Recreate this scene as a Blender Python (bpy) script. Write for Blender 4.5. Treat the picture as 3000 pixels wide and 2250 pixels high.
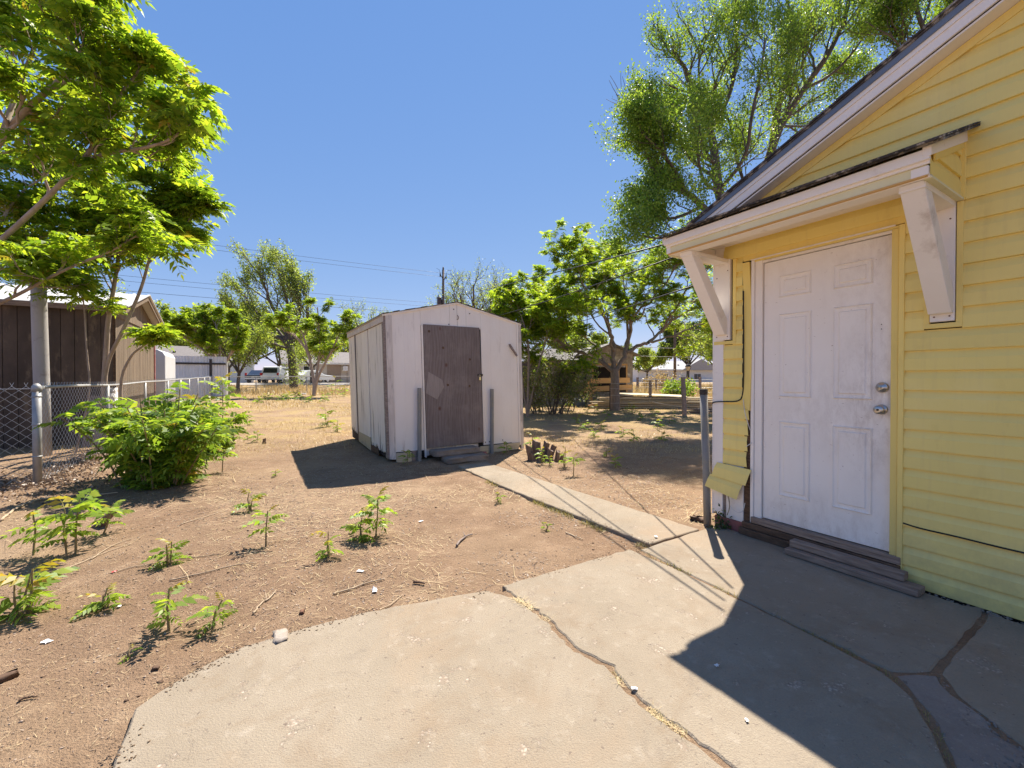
import bpy, math, random
import numpy as np
from mathutils import Vector, Matrix

for o in list(bpy.data.objects): bpy.data.objects.remove(o, do_unlink=True)
scene = bpy.context.scene
COL = scene.collection
R = math.radians
rng = np.random.default_rng(7)
random.seed(7)

# ------------------------------------------------------------------ camera
F, CAMZ, PITCH = 1240.0, 1.27, R(0.554)      # focal length in pixels of a 3000 px wide frame
cam_d = bpy.data.cameras.new('camera'); cam = bpy.data.objects.new('camera', cam_d); COL.objects.link(cam)
cam_d.sensor_width = 36.0; cam_d.lens = 36.0 * F / 3000.0
cam_d.clip_start = 0.05; cam_d.clip_end = 2000
cam.location = (0, 0, CAMZ); cam.rotation_euler = (R(90) - PITCH, 0, 0)
scene.camera = cam

# ------------------------------------------------------------------ sky, sun, exposure
SUN_EL, SUN_AZ = R(56.2), R(16.6)            # azimuth measured from +Y towards +X
w = bpy.data.worlds.new('World'); scene.world = w; w.use_nodes = True
nt = w.node_tree; nt.nodes.clear()
sky = nt.nodes.new('ShaderNodeTexSky'); sky.sky_type = 'NISHITA'; sky.sun_disc = False
sky.sun_elevation = SUN_EL; sky.sun_rotation = SUN_AZ
sky.altitude = 2500; sky.air_density = 1.0; sky.dust_density = 0.0; sky.ozone_density = 6.0
bg = nt.nodes.new('ShaderNodeBackground'); bg.inputs['Strength'].default_value = 0.10
wo = nt.nodes.new('ShaderNodeOutputWorld')
# the whole dome gets one tone curve per channel (the deep, even blue of a clear dry noon sky)
spl = nt.nodes.new('ShaderNodeSeparateColor'); cmbw = nt.nodes.new('ShaderNodeCombineColor'); nt.links.new(sky.outputs[0], spl.inputs[0])
for i_, (gain_, pw_) in enumerate(((0.66, 0.82), (0.89, 0.52), (1.84, 0.235))):
    a_ = nt.nodes.new('ShaderNodeMath'); a_.operation = 'POWER'; a_.inputs[1].default_value = pw_; nt.links.new(spl.outputs[i_], a_.inputs[0])
    b_ = nt.nodes.new('ShaderNodeMath'); b_.operation = 'MULTIPLY'; b_.inputs[1].default_value = gain_; nt.links.new(a_.outputs[0], b_.inputs[0]); nt.links.new(b_.outputs[0], cmbw.inputs[i_])
nt.links.new(cmbw.outputs[0], bg.inputs['Color']); nt.links.new(bg.outputs[0], wo.inputs['Surface'])
sun_d = bpy.data.lights.new('sun', 'SUN'); sun_d.energy = 3.6; sun_d.angle = R(0.53); sun_d.color = (1.0, 0.93, 0.83)
sun = bpy.data.objects.new('sun', sun_d); COL.objects.link(sun)
sv = Vector((math.sin(SUN_AZ) * math.cos(SUN_EL), math.cos(SUN_AZ) * math.cos(SUN_EL), math.sin(SUN_EL)))
sun.rotation_euler = sv.to_track_quat('Z', 'Y').to_euler(); sun.location = (0, 0, 30)
vs = scene.view_settings
scene.display_settings.display_device = 'sRGB'
vs.view_transform = 'Standard'; vs.look = 'None'; vs.gamma = 1.0; vs.use_curve_mapping = False
vs.exposure = 1.6
scene.render.engine = 'CYCLES'
scene.cycles.max_bounces = 8; scene.cycles.diffuse_bounces = 6; scene.cycles.transparent_max_bounces = 8

# ------------------------------------------------------------------ where things stand
TH = R(30.96)                                 # the plot is turned against the view by this angle
UX, UY = -math.sin(TH), math.cos(TH)          # along the house wall, away from the camera
PX, PY = math.cos(TH), math.sin(TH)           # across the yard, to the right

def gz(x, y):
    """height of the ground: flat by the house, rising gently to the back fence and the street"""
    y = np.asarray(y, float)
    return -0.035 + 0.0158 * np.clip(y - 8, 0, 28) + 0.0625 * np.clip(y - 36, 0, 8)
def ray(px, py):
    a = (px - 1500) / F; b = (1125 - py) / F
    return np.array([a, math.cos(PITCH) + b * math.sin(PITCH), -math.sin(PITCH) + b * math.cos(PITCH)])
def at(px, py, y):
    r = ray(px, py); t = y / r[1]
    return np.array([r[0] * t, y, CAMZ + r[2] * t])
def on_ground(px, py):
    z = -0.035
    for _ in range(30):
        r = ray(px, py); t = (z - CAMZ) / r[2]; z = 0.5 * z + 0.5 * float(gz(0, r[1] * t))
    return np.array([r[0] * t, r[1] * t, float(gz(0, r[1] * t))])

# ------------------------------------------------------------------ materials
def newmat(name):
    m = bpy.data.materials.new(name); m.use_nodes = True
    n = m.node_tree; n.nodes.clear()
    out = n.nodes.new('ShaderNodeOutputMaterial'); b = n.nodes.new('ShaderNodeBsdfPrincipled')
    n.links.new(b.outputs[0], out.inputs[0])
    return m, n, b, out
def coords(n, kind='Object', scale=(1, 1, 1)):
    tc = n.nodes.new('ShaderNodeTexCoord'); mp = n.nodes.new('ShaderNodeMapping'); mp.inputs['Scale'].default_value = scale
    n.links.new(tc.outputs[kind], mp.inputs[0]); return mp.outputs[0]
def noise(n, vec, scale, detail=5, rough=0.6, dist=0.0):
    t = n.nodes.new('ShaderNodeTexNoise'); t.inputs['Scale'].default_value = scale
    t.inputs['Detail'].default_value = detail; t.inputs['Roughness'].default_value = rough; t.inputs['Distortion'].default_value = dist
    n.links.new(vec, t.inputs['Vector']); return t.outputs['Fac']
def ramp(n, fac, stops):
    r = n.nodes.new('ShaderNodeValToRGB'); e = r.color_ramp.elements
    while len(e) < len(stops): e.new(0.5)
    for el, (p, c) in zip(e, stops):
        el.position = p; el.color = (c[0], c[1], c[2], 1) if not isinstance(c, (int, float)) else (c, c, c, 1)
    n.links.new(fac, r.inputs[0]); return r.outputs[0]
def mix(n, fac, a, b, mode='MIX'):
    x = n.nodes.new('ShaderNodeMix'); x.data_type = 'RGBA'; x.blend_type = mode
    for v, i in ((fac, 0), (a, 6), (b, 7)):
        if isinstance(v, bpy.types.NodeSocket): n.links.new(v, x.inputs[i])
        elif isinstance(v, (int, float)): x.inputs[i].default_value = v if i == 0 else (v, v, v, 1)
        else: x.inputs[i].default_value = (*v, 1)
    return x.outputs[2]
def bump(n, b, h, strength=0.3, dist=0.01):
    bp = n.nodes.new('ShaderNodeBump'); bp.inputs['Strength'].default_value = strength; bp.inputs['Distance'].default_value = dist
    n.links.new(h, bp.inputs['Height']); n.links.new(bp.outputs[0], b.inputs['Normal'])
def obj_random(n, lo=0.85, hi=1.12):
    oi = n.nodes.new('ShaderNodeObjectInfo'); mr = n.nodes.new('ShaderNodeMapRange')
    mr.inputs[3].default_value = lo; mr.inputs[4].default_value = hi
    n.links.new(oi.outputs['Random'], mr.inputs[0]); return mr.outputs[0]

def surf(name, c1, c2, scale=4, stretch=(1, 1, 1), rough=0.8, bmp=0.2, bscale=60, wear=None, wscale=6, wthr=(0.55, 0.7),
         wstretch=(1, 1, 1), rnd=(1, 1), metal=0.0, spec=0.3, kind='Object', bdist=0.006, detail=6):
    """general weathered surface: two tones of one colour, an optional wear/dirt layer, fine relief"""
    m, n, b, out = newmat(name)
    v = coords(n, kind, stretch)
    base = mix(n, ramp(n, noise(n, v, scale, detail), [(0.3, 0.0), (0.7, 1.0)]), c1, c2)
    if wear:
        wv = coords(n, kind, wstretch)
        base = mix(n, ramp(n, noise(n, wv, wscale, 8, 0.68), [(wthr[0], 0.0), (wthr[1], 1.0)]), base, wear)
    if rnd != (1, 1):
        g = obj_random(n, *rnd); cmb = n.nodes.new('ShaderNodeCombineColor')
        for i in range(3): n.links.new(g, cmb.inputs[i])
        base = mix(n, 1.0, base, cmb.outputs[0], 'MULTIPLY')
    n.links.new(base, b.inputs['Base Color'])
    b.inputs['Roughness'].default_value = rough; b.inputs['Metallic'].default_value = metal
    b.inputs['Specular IOR Level'].default_value = spec
    if bmp: bump(n, b, noise(n, v, bscale, 4, 0.7), bmp, bdist)
    return m

def leafmat(name, c1, c2, c3, tr=0.45, tcol=None, tclump=0.9):
    m, n, b, out = newmat(name)
    gi = n.nodes.new('ShaderNodeNewGeometry')
    col = ramp(n, gi.outputs['Random Per Island'], [(0.0, c1), (0.55, c2), (1.0, c3)])
    v = coords(n, 'Object'); cl = ramp(n, noise(n, v, 1.7, 2), [(0.35, 0.78), (0.65, 1.12)])
    col = mix(n, 1.0, col, cl, 'MULTIPLY')
    n.links.new(col, b.inputs['Base Color']); b.inputs['Roughness'].default_value = 0.45
    b.inputs['Specular IOR Level'].default_value = 0.35
    tl = n.nodes.new('ShaderNodeBsdfTranslucent')
    tc = mix(n, 1.0, col, tcol or (1.9, 1.75, 0.9), 'MULTIPLY'); n.links.new(tc, tl.inputs['Color'])
    ms = n.nodes.new('ShaderNodeMixShader'); ms.inputs[0].default_value = tr
    n.links.new(b.outputs[0], ms.inputs[1]); n.links.new(tl.outputs[0], ms.inputs[2]); n.links.new(ms.outputs[0], out.inputs[0])
    return m

M = {}
def ground_material():
    m, n, b, out = newmat('dirt'); v = coords(n, 'Object')
    big = noise(n, v, 0.55, 5); mid = noise(n, v, 3.5, 6); fine = noise(n, v, 40, 5, 0.75)
    c = mix(n, ramp(n, mid, [(0.3, 0.0), (0.72, 1.0)]), (0.225, 0.142, 0.085), (0.37, 0.245, 0.155))
    c = mix(n, ramp(n, fine, [(0.36, 0.5), (0.60, 0.0)]), c, (0.16, 0.10, 0.062))
    c = mix(n, ramp(n, noise(n, coords(n, 'Object', (1, 2.5, 1)), 65, 3, 0.7), [(0.60, 0.0), (0.68, 0.6)]), c, (0.56, 0.43, 0.28))
    c = mix(n, ramp(n, big, [(0.42, 0.0), (0.68, 0.55)]), c, (0.43, 0.31, 0.195))
    c = mix(n, ramp(n, noise(n, v, 0.28, 5, 0.6, 0.6), [(0.40, 0.40), (0.56, 0.0)]), c, (0.23, 0.145, 0.092))
    c = mix(n, ramp(n, noise(n, v, 7, 7, 0.75), [(0.56, 0.0), (0.70, 0.5)]), c, (0.47, 0.345, 0.22))
    # dry grass and straw cover grows denser towards the back of the yard
    sx = n.nodes.new('ShaderNodeSeparateXYZ'); n.links.new(v, sx.inputs[0])
    mr = n.nodes.new('ShaderNodeMapRange'); mr.inputs[1].default_value = 6.5; mr.inputs[2].default_value = 12.0; n.links.new(sx.outputs[1], mr.inputs[0])
    gn = ramp(n, noise(n, v, 1.3, 6, 0.65), [(0.40, 0.0), (0.60, 1.0)])
    gf = mix(n, 1.0, mr.outputs[0], gn, 'MULTIPLY')
    gcol = mix(n, ramp(n, noise(n, v, 22, 5, 0.7), [(0.3, 0.0), (0.7, 1.0)]), (0.26, 0.175, 0.075), (0.46, 0.335, 0.16))
    c = mix(n, gf, c, gcol)
    # pale flecks: chips, shells and bits of paper trodden into the dirt
    vo = n.nodes.new('ShaderNodeTexVoronoi'); vo.inputs['Scale'].default_value = 26; n.links.new(v, vo.inputs['Vector'])
    fl = ramp(n, vo.outputs['Distance'], [(0.05, 1.0), (0.09, 0.0)])
    sel = ramp(n, noise(n, v, 9, 2), [(0.58, 0.0), (0.62, 0.8)])
    c = mix(n, mix(n, 1.0, fl, sel, 'MULTIPLY'), c, (0.62, 0.55, 0.46))
    n.links.new(c, b.inputs['Base Color']); b.inputs['Roughness'].default_value = 0.95; b.inputs['Specular IOR Level'].default_value = 0.1
    h = mix(n, 0.5, noise(n, v, 28, 6, 0.8), noise(n, v, 110, 3, 0.7)); bump(n, b, h, 1.0, 0.03)
    return m
def concrete_material(name, c1, c2, stain):
    m, n, b, out = newmat(name); v = coords(n, 'Object')
    c = mix(n, ramp(n, noise(n, v, 1.6, 7, 0.62), [(0.3, 0.0), (0.7, 1.0)]), c1, c2)
    c = mix(n, ramp(n, noise(n, v, 120, 3, 0.8), [(0.35, 0.42), (0.65, 0.0)]), c, (0.22, 0.17, 0.125))
    c = mix(n, ramp(n, noise(n, v, 2.6, 8, 0.72, 0.6), [(0.50, 0.0), (0.68, 0.7)]), c, stain)
    c = mix(n, ramp(n, noise(n, v, 0.9, 7, 0.66, 0.8), [(0.50, 0.0), (0.66, 0.6)]), c, (0.32, 0.235, 0.155))
    c = mix(n, ramp(n, noise(n, v, 13, 6, 0.7), [(0.56, 0.0), (0.74, 0.45)]), c, (0.45, 0.39, 0.31))
    c = mix(n, ramp(n, noise(n, v, 3.4, 8, 0.7, 1.2), [(0.57, 0.0), (0.70, 0.5)]), c, (0.20, 0.165, 0.13))
    sp = ramp(n, noise(n, v, 5.5, 9, 0.78, 0.4), [(0.585, 0.0), (0.61, 1.0)])          # spalled patches with bare aggregate
    vo = n.nodes.new('ShaderNodeTexVoronoi'); vo.inputs['Scale'].default_value = 75; n.links.new(v, vo.inputs['Vector'])
    c = mix(n, mix(n, 1.0, sp, 0.7, 'MULTIPLY'), c, ramp(n, vo.outputs['Distance'], [(0.0, (0.62, 0.53, 0.42)), (0.6, (0.25, 0.19, 0.14))]))
    pit = ramp(n, noise(n, v, 34, 3, 0.6), [(0.665, 0.0), (0.69, 0.8)]); c = mix(n, pit, c, (0.17, 0.13, 0.10))
    n.links.new(c, b.inputs['Base Color']); b.inputs['Roughness'].default_value = 0.9; b.inputs['Specular IOR Level'].default_value = 0.2
    h = mix(n, sp, noise(n, v, 150, 3, 0.7), mix(n, 0.5, 0.0, vo.outputs['Distance']), 'MIX')
    bump(n, b, h, 0.7, 0.008)
    return m
def plywood_material():
    m, n, b, out = newmat('plywood_door'); v = coords(n, 'Object', (1, 1, 0.30))
    d = noise(n, v, 3.2, 3, 0.5, 0.9)
    wv = n.nodes.new('ShaderNodeTexWave'); wv.wave_type = 'BANDS'; wv.bands_direction = 'X'
    wv.inputs['Scale'].default_value = 6.5; wv.inputs['Distortion'].default_value = 16.0; wv.inputs['Detail'].default_value = 2.0; wv.inputs['Detail Scale'].default_value = 0.42
    n.links.new(v, wv.inputs['Vector'])
    c = mix(n, ramp(n, wv.outputs['Fac'], [(0.15, 0.0), (0.85, 1.0)]), (0.165, 0.127, 0.115), (0.205, 0.162, 0.146))
    c = mix(n, ramp(n, d, [(0.35, 0.0), (0.7, 0.6)]), c, (0.125, 0.096, 0.085))
    c = mix(n, ramp(n, noise(n, coords(n, 'Object'), 2.2, 6, 0.7), [(0.5, 0.0), (0.75, 0.6)]), c, (0.31, 0.26, 0.23))
    fv = coords(n, 'Object', (30, 30, 1.5)); c = mix(n, ramp(n, noise(n, fv, 3, 5, 0.7), [(0.45, 0.0), (0.75, 0.6)]), c, (0.29, 0.235, 0.21))
    kn = n.nodes.new('ShaderNodeTexVoronoi'); kn.inputs['Scale'].default_value = 2.6; n.links.new(coords(n, 'Object', (1, 1, 0.7)), kn.inputs['Vector'])
    c = mix(n, ramp(n, kn.outputs['Distance'], [(0.055, 0.9), (0.10, 0.0)]), c, (0.12, 0.045, 0.025))
    n.links.new(c, b.inputs['Base Color']); b.inputs['Roughness'].default_value = 0.85
    bump(n, b, wv.outputs['Fac'], 0.12, 0.003); return m
def door_material():
    m, n, b, out = newmat('door_paint'); v = coords(n, 'Object')
    c = mix(n, ramp(n, noise(n, v, 2, 4), [(0.3, 0.0), (0.7, 1.0)]), (0.88, 0.81, 0.73), (0.91, 0.85, 0.78))
    def spot(x, z, r0, r1, sx=1.0, sz=1.0):                    # 1 near (x, z) in door coordinates, fading to 0
        mp = n.nodes.new('ShaderNodeMapping'); mp.inputs['Location'].default_value = (-x * sx, 0, -z * sz); mp.inputs['Scale'].default_value = (sx, 0.0, sz)
        n.links.new(v, mp.inputs[0]); L = n.nodes.new('ShaderNodeVectorMath'); L.operation = 'LENGTH'; n.links.new(mp.outputs[0], L.inputs[0])
        return ramp(n, L.outputs['Value'], [(r0, 1.0), (r1, 0.0)])
    scuff = ramp(n, noise(n, coords(n, 'Object', (1, 1, 0.55)), 16, 9, 0.75), [(0.46, 0.0), (0.70, 1.0)])
    smear = ramp(n, noise(n, coords(n, 'Object', (2.2, 1, 0.5)), 5, 7, 0.7, 0.7), [(0.42, 0.0), (0.75, 1.0)])
    for (x, z, r0, r1, sx, sz, amt, col) in ((0.76, 1.10, .02, .55, 1.6, .8, .85, (0.36, 0.26, 0.19)), (0.40, 0.17, .0, .42, .35, 1.2, .75, (0.42, 0.31, 0.23)), (0.42, 1.05, .0, .45, .6, 1.1, .5, (0.45, 0.35, 0.28)), (0.05, 2.15, .0, .35, 1, 1, .35, (0.55, 0.45, 0.33)), (0.78, 2.1, .0, .5, 1, .6, .6, (0.42, 0.32, 0.25))):
        f = mix(n, 1.0, spot(x, z, r0, r1, sx, sz), mix(n, 0.5, scuff, smear), 'MULTIPLY'); c = mix(n, mix(n, 1.0, f, amt, 'MULTIPLY'), c, col)
    mk = ramp(n, noise(n, coords(n, 'Object', (3, 1, 9)), 9, 3, 0.5), [(0.705, 0.0), (0.72, 0.7)]); c = mix(n, mk, c, (0.40, 0.30, 0.24))
    n.links.new(c, b.inputs['Base Color']); b.inputs['Roughness'].default_value = 0.45; bump(n, b, noise(n, v, 90, 3), 0.05, 0.002); return m
def siding_material(name, c1, c2, dirt):
    m, n, b, out = newmat(name); v = coords(n, 'Object')
    c = mix(n, ramp(n, noise(n, v, 1.2, 4), [(0.3, 0.0), (0.7, 1.0)]), c1, c2)
    c = mix(n, ramp(n, noise(n, coords(n, 'Object', (1, 1, 0.35)), 7, 8, 0.72), [(0.56, 0.0), (0.78, 0.35)]), c, dirt)
    c = mix(n, ramp(n, noise(n, coords(n, 'Object', (9, 1, 0.6)), 3, 5, 0.65), [(0.52, 0.0), (0.78, 0.28)]), c, (0.66, 0.50, 0.22))
    c = mix(n, ramp(n, noise(n, v, 2.3, 5, 0.6), [(0.55, 0.0), (0.8, 0.35)]), c, (0.90, 0.76, 0.36))
    # mildew and splashed dirt along the foot of the wall
    sx = n.nodes.new('ShaderNodeSeparateXYZ'); n.links.new(v, sx.inputs[0])
    mr = n.nodes.new('ShaderNodeMapRange'); mr.inputs[1].default_value = 0.55; mr.inputs[2].default_value = 0.0; n.links.new(sx.outputs[2], mr.inputs[0])
    gr = mix(n, 1.0, mr.outputs[0], ramp(n, noise(n, v, 5, 6, 0.7), [(0.30, 0.0), (0.62, 0.85)]), 'MULTIPLY')
    c = mix(n, gr, c, (0.50, 0.42, 0.18))
    g = obj_random(n, 0.95, 1.04); cm = n.nodes.new('ShaderNodeCombineColor')
    for i in range(3): n.links.new(g, cm.inputs[i])
    c = mix(n, 1.0, c, cm.outputs[0], 'MULTIPLY')
    n.links.new(c, b.inputs['Base Color']); b.inputs['Roughness'].default_value = 0.5; b.inputs['Specular IOR Level'].default_value = 0.35
    bump(n, b, noise(n, coords(n, 'Object', (0.35, 1, 1)), 9, 4), 0.22, 0.004); return m

M['dirt'] = ground_material()
M['concrete'] = concrete_material('concrete', (0.265, 0.217, 0.155), (0.345, 0.288, 0.213), (0.235, 0.172, 0.112))
M['concrete_old'] = concrete_material('concrete_rough', (0.23, 0.185, 0.15), (0.33, 0.275, 0.235), (0.17, 0.12, 0.095))
M['yellow'] = siding_material('yellow_vinyl', (0.84, 0.67, 0.205), (0.89, 0.72, 0.245), (0.60, 0.44, 0.13))
M['yellow_trim'] = siding_material('yellow_trim', (0.85, 0.645, 0.18), (0.89, 0.69, 0.215), (0.56, 0.40, 0.11))
M['white_paint'] = surf('white_paint', (0.87, 0.80, 0.72), (0.91, 0.85, 0.775), 3, bmp=0.08, rough=0.55, wear=(0.48, 0.38, 0.29), wscale=3.2, wthr=(0.60, 0.82))
M['white_dirty'] = surf('white_paint_dirty', (0.83, 0.765, 0.69), (0.88, 0.82, 0.75), 3, bmp=0.15, rough=0.6, wear=(0.40, 0.30, 0.22), wscale=4.5, wthr=(0.55, 0.80))
M['cream'] = surf('cream_board', (0.72, 0.66, 0.40), (0.78, 0.73, 0.50), 3, bmp=0.08, wear=(0.55, 0.45, 0.25), wthr=(0.6, 0.8))
M['door_white'] = door_material()
M['edge_wood'] = surf('bare_wood_edge', (0.62, 0.36, 0.12), (0.70, 0.45, 0.2), 8, (0.2, 1, 1), bmp=0.1)
M['shingle'] = surf('shingle', (0.035, 0.032, 0.033), (0.085, 0.078, 0.075), 30, bmp=0.6, bscale=220, rough=0.95, wear=(0.30, 0.27, 0.23), wscale=14, wthr=(0.50, 0.58), rnd=(0.7, 1.3))
M['drip'] = surf('drip_edge_metal', (0.13, 0.17, 0.235), (0.17, 0.21, 0.28), 3, bmp=0.05, rough=0.4)
M['weathered'] = surf('weathered_wood', (0.17, 0.125, 0.105), (0.33, 0.265, 0.23), 5, (2, 2, 14), bmp=0.5, bscale=30, rnd=(0.8, 1.15))
M['weathered_x'] = surf('weathered_wood_lengthwise', (0.16, 0.105, 0.075), (0.36, 0.265, 0.20), 5, (1.2, 16, 16), bmp=0.5, bscale=20, rnd=(0.8, 1.15))
M['dark_wood'] = surf('rotten_wood', (0.06, 0.035, 0.022), (0.17, 0.10, 0.06), 6, (2, 2, 10), bmp=0.5, bscale=25)
M['red_brick'] = surf('red_painted_foundation', (0.26, 0.085, 0.07), (0.36, 0.14, 0.12), 9, bmp=0.5, wear=(0.42, 0.34, 0.30), wthr=(0.55, 0.7))
M['tar'] = surf('tar_paper', (0.012, 0.011, 0.012), (0.03, 0.027, 0.027), 8, bmp=0.3)
M['black_rubber'] = surf('black_cable', (0.012, 0.012, 0.013), (0.02, 0.02, 0.02), 8, bmp=0, rough=0.5)
M['white_cable'] = surf('white_cable', (0.6, 0.57, 0.52), (0.7, 0.67, 0.62), 8, bmp=0, rough=0.5)
M['steel'] = surf('dull_steel', (0.30, 0.30, 0.295), (0.42, 0.41, 0.395), 10, bmp=0.1, rough=0.42, metal=0.75, wear=(0.20, 0.15, 0.11), wscale=9, wthr=(0.58, 0.75))
M['nickel'] = surf('satin_nickel', (0.50, 0.47, 0.43), (0.60, 0.57, 0.52), 6, bmp=0, rough=0.3, metal=0.95)
M['brass_dark'] = surf('dark_keyway', (0.05, 0.045, 0.04), (0.08, 0.07, 0.06), 6, bmp=0, rough=0.4, metal=0.8)
M['galv'] = surf('galvanised_wire', (0.50, 0.50, 0.49), (0.64, 0.63, 0.61), 12, bmp=0, rough=0.45, metal=0.55)
M['galv_pipe'] = surf('galvanised_pipe', (0.30, 0.29, 0.275), (0.44, 0.43, 0.41), 7, bmp=0.05, rough=0.5, metal=0.35, wear=(0.33, 0.25, 0.17), wscale=7, wthr=(0.6, 0.8))
M['post_grey'] = surf('grey_steel_post', (0.185, 0.18, 0.17), (0.29, 0.28, 0.26), 5, (1, 1, .3), bmp=0.15, rough=0.6, wear=(0.36, 0.30, 0.18), wscale=4, wthr=(0.5, 0.75))
M['shed_white'] = surf('shed_white_paint', (0.82, 0.74, 0.66), (0.88, 0.81, 0.735), 3, (1, 1, .45), bmp=0.25, bscale=45, rough=0.75, wear=(0.50, 0.40, 0.34), wscale=3.6, wthr=(0.60, 0.82), wstretch=(2, 2, 0.35))
M['shed_side'] = surf('shed_flaking_paint', (0.79, 0.715, 0.62), (0.86, 0.79, 0.70), 3, (3, 3, .5), bmp=0.4, bscale=35, rough=0.8, wear=(0.30, 0.235, 0.185), wscale=2.6, wthr=(0.56, 0.70), wstretch=(4, 4, 0.45), rnd=(0.92, 1.05))
M['shed_corner'] = surf('shed_corner_wood', (0.55, 0.47, 0.41), (0.74, 0.67, 0.60), 4, (4, 4, .5), bmp=0.5, bscale=30, wear=(0.26, 0.195, 0.17), wscale=6, wthr=(0.54, 0.74), wstretch=(2, 2, .4))
M['new_lumber'] = surf('pale_lumber', (0.50, 0.40, 0.25), (0.62, 0.52, 0.36), 4, (1.5, 14, 14), bmp=0.2, bscale=25, wear=(0.33, 0.27, 0.2), wthr=(0.55, 0.8), rnd=(0.85, 1.1))
M['orange_lumber'] = surf('orange_lumber', (0.56, 0.30, 0.11), (0.68, 0.42, 0.2), 4, (1.2, 12, 12), bmp=0.15, rnd=(0.9, 1.1))
M['plywood'] = plywood_material()
M['ply_patch'] = surf('paler_plywood_patch', (0.26, 0.215, 0.19), (0.34, 0.285, 0.255), 5, (8, 8, 1), bmp=0.2)
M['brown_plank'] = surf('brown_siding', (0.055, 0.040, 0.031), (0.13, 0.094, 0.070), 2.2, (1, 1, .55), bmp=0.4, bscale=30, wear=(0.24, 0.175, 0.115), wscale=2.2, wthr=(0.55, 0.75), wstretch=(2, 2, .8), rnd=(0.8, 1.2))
M['sunlit_plank'] = surf('brown_siding_sunlit', (0.15, 0.11, 0.072), (0.23, 0.172, 0.115), 3, (6, 6, .7), bmp=0.4, bscale=30, wear=(0.15, 0.09, 0.05), wscale=3, wthr=(0.52, 0.72), wstretch=(5, 5, .5), rnd=(0.88, 1.1))  # the brown siding again, sunlight on the gable side put into its lighter colour
M['metal_roof'] = surf('metal_roof', (0.55, 0.53, 0.50), (0.66, 0.64, 0.61), 2, bmp=0.05, rough=0.5, metal=0.2)
M['grey_metal'] = surf('grey_sheet_metal', (0.62, 0.62, 0.62), (0.72, 0.72, 0.72), 2, bmp=0.05, rough=0.55, rnd=(0.93, 1.05))
M['dark_steel'] = surf('dark_steel', (0.035, 0.028, 0.026), (0.06, 0.05, 0.045), 5, bmp=0.05, rough=0.6)
M['camper_white'] = surf('camper_white', (0.56, 0.55, 0.53), (0.62, 0.61, 0.59), 2, bmp=0.02, rough=0.45)
M['pole_grey'] = surf('grey_pole', (0.36, 0.335, 0.31), (0.47, 0.44, 0.41), 4, (1, 1, .25), bmp=0.35, bscale=60, wear=(0.25, 0.215, 0.19), wthr=(0.55, 0.75))
M['pole_brown'] = surf('brown_pole', (0.10, 0.07, 0.055), (0.17, 0.125, 0.10), 4, (3, 3, .4), bmp=0.4)
M['speckled'] = surf('peeling_whitewash', (0.72, 0.69, 0.65), (0.80, 0.77, 0.73), 5, bmp=0.4, wear=(0.16, 0.125, 0.10), wscale=22, wthr=(0.50, 0.56))
M['transformer'] = surf('transformer_tank', (0.06, 0.045, 0.045), (0.10, 0.08, 0.08), 5, bmp=0.05, rough=0.5)
M['beige_wall'] = surf('beige_wall', (0.50, 0.44, 0.385), (0.56, 0.50, 0.44), 2, bmp=0.1)
M['tan_brick'] = surf('tan_brick', (0.27, 0.20, 0.155), (0.36, 0.28, 0.22), 8, (1, 1, 4), bmp=0.4)
M['grey_roof'] = surf('grey_shingle_roof', (0.16, 0.14, 0.13), (0.215, 0.19, 0.175), 4, bmp=0.3, bscale=90)
M['pale_roof'] = surf('pale_shingle_roof', (0.32, 0.31, 0.30), (0.38, 0.37, 0.36), 4, bmp=0.3, bscale=90)
M['white_wall'] = surf('white_wall', (0.72, 0.71, 0.69), (0.78, 0.77, 0.75), 2, bmp=0.05)
M['window_dark'] = surf('window_glass', (0.02, 0.022, 0.025), (0.035, 0.038, 0.04), 3, bmp=0, rough=0.12, spec=0.6)
M['shack_wall'] = surf('old_shack_boards', (0.20, 0.165, 0.14), (0.36, 0.31, 0.27), 4, (6, 6, 1), bmp=0.5, wear=(0.52, 0.47, 0.42), wscale=4, wthr=(0.5, 0.65), rnd=(0.85, 1.15))
M['shack_dark'] = surf('shack_inside_shade', (0.02, 0.016, 0.013), (0.04, 0.03, 0.025), 4, bmp=0.1)  # near-black colour stands in for the shade inside the shack
M['car_white'] = surf('car_white_paint', (0.74, 0.74, 0.74), (0.78, 0.78, 0.78), 2, bmp=0, rough=0.25, spec=0.5)
M['car_dark'] = surf('car_blue_paint', (0.04, 0.055, 0.09), (0.05, 0.07, 0.11), 2, bmp=0, rough=0.25, spec=0.5)
M['tyre'] = surf('tyre_rubber', (0.018, 0.018, 0.018), (0.03, 0.03, 0.03), 8, bmp=0.1)
M['rim'] = surf('wheel_rim', (0.5, 0.5, 0.5), (0.6, 0.6, 0.6), 5, bmp=0, rough=0.35, metal=0.8)
M['red_lens'] = surf('red_lens', (0.35, 0.015, 0.012), (0.42, 0.02, 0.015), 5, bmp=0, rough=0.2)
M['bark'] = surf('grey_brown_bark', (0.175, 0.13, 0.10), (0.30, 0.235, 0.19), 6, (3, 3, 1), bmp=0.6, bscale=35, bdist=0.01)
M['bark_pale'] = surf('pale_smooth_bark', (0.29, 0.215, 0.16), (0.44, 0.345, 0.27), 5, (2, 2, 1), bmp=0.3, bscale=40)
M['bark_dark'] = surf('dark_bark', (0.085, 0.065, 0.052), (0.165, 0.13, 0.105), 6, (3, 3, .8), bmp=0.7, bscale=30, bdist=0.012)
M['stem'] = surf('green_brown_stem', (0.20, 0.15, 0.07), (0.33, 0.24, 0.13), 9, bmp=0.2)
M['dead_stick'] = surf('dead_stick', (0.30, 0.215, 0.135), (0.50, 0.39, 0.265), 9, bmp=0.2, rnd=(0.7, 1.15))
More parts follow.
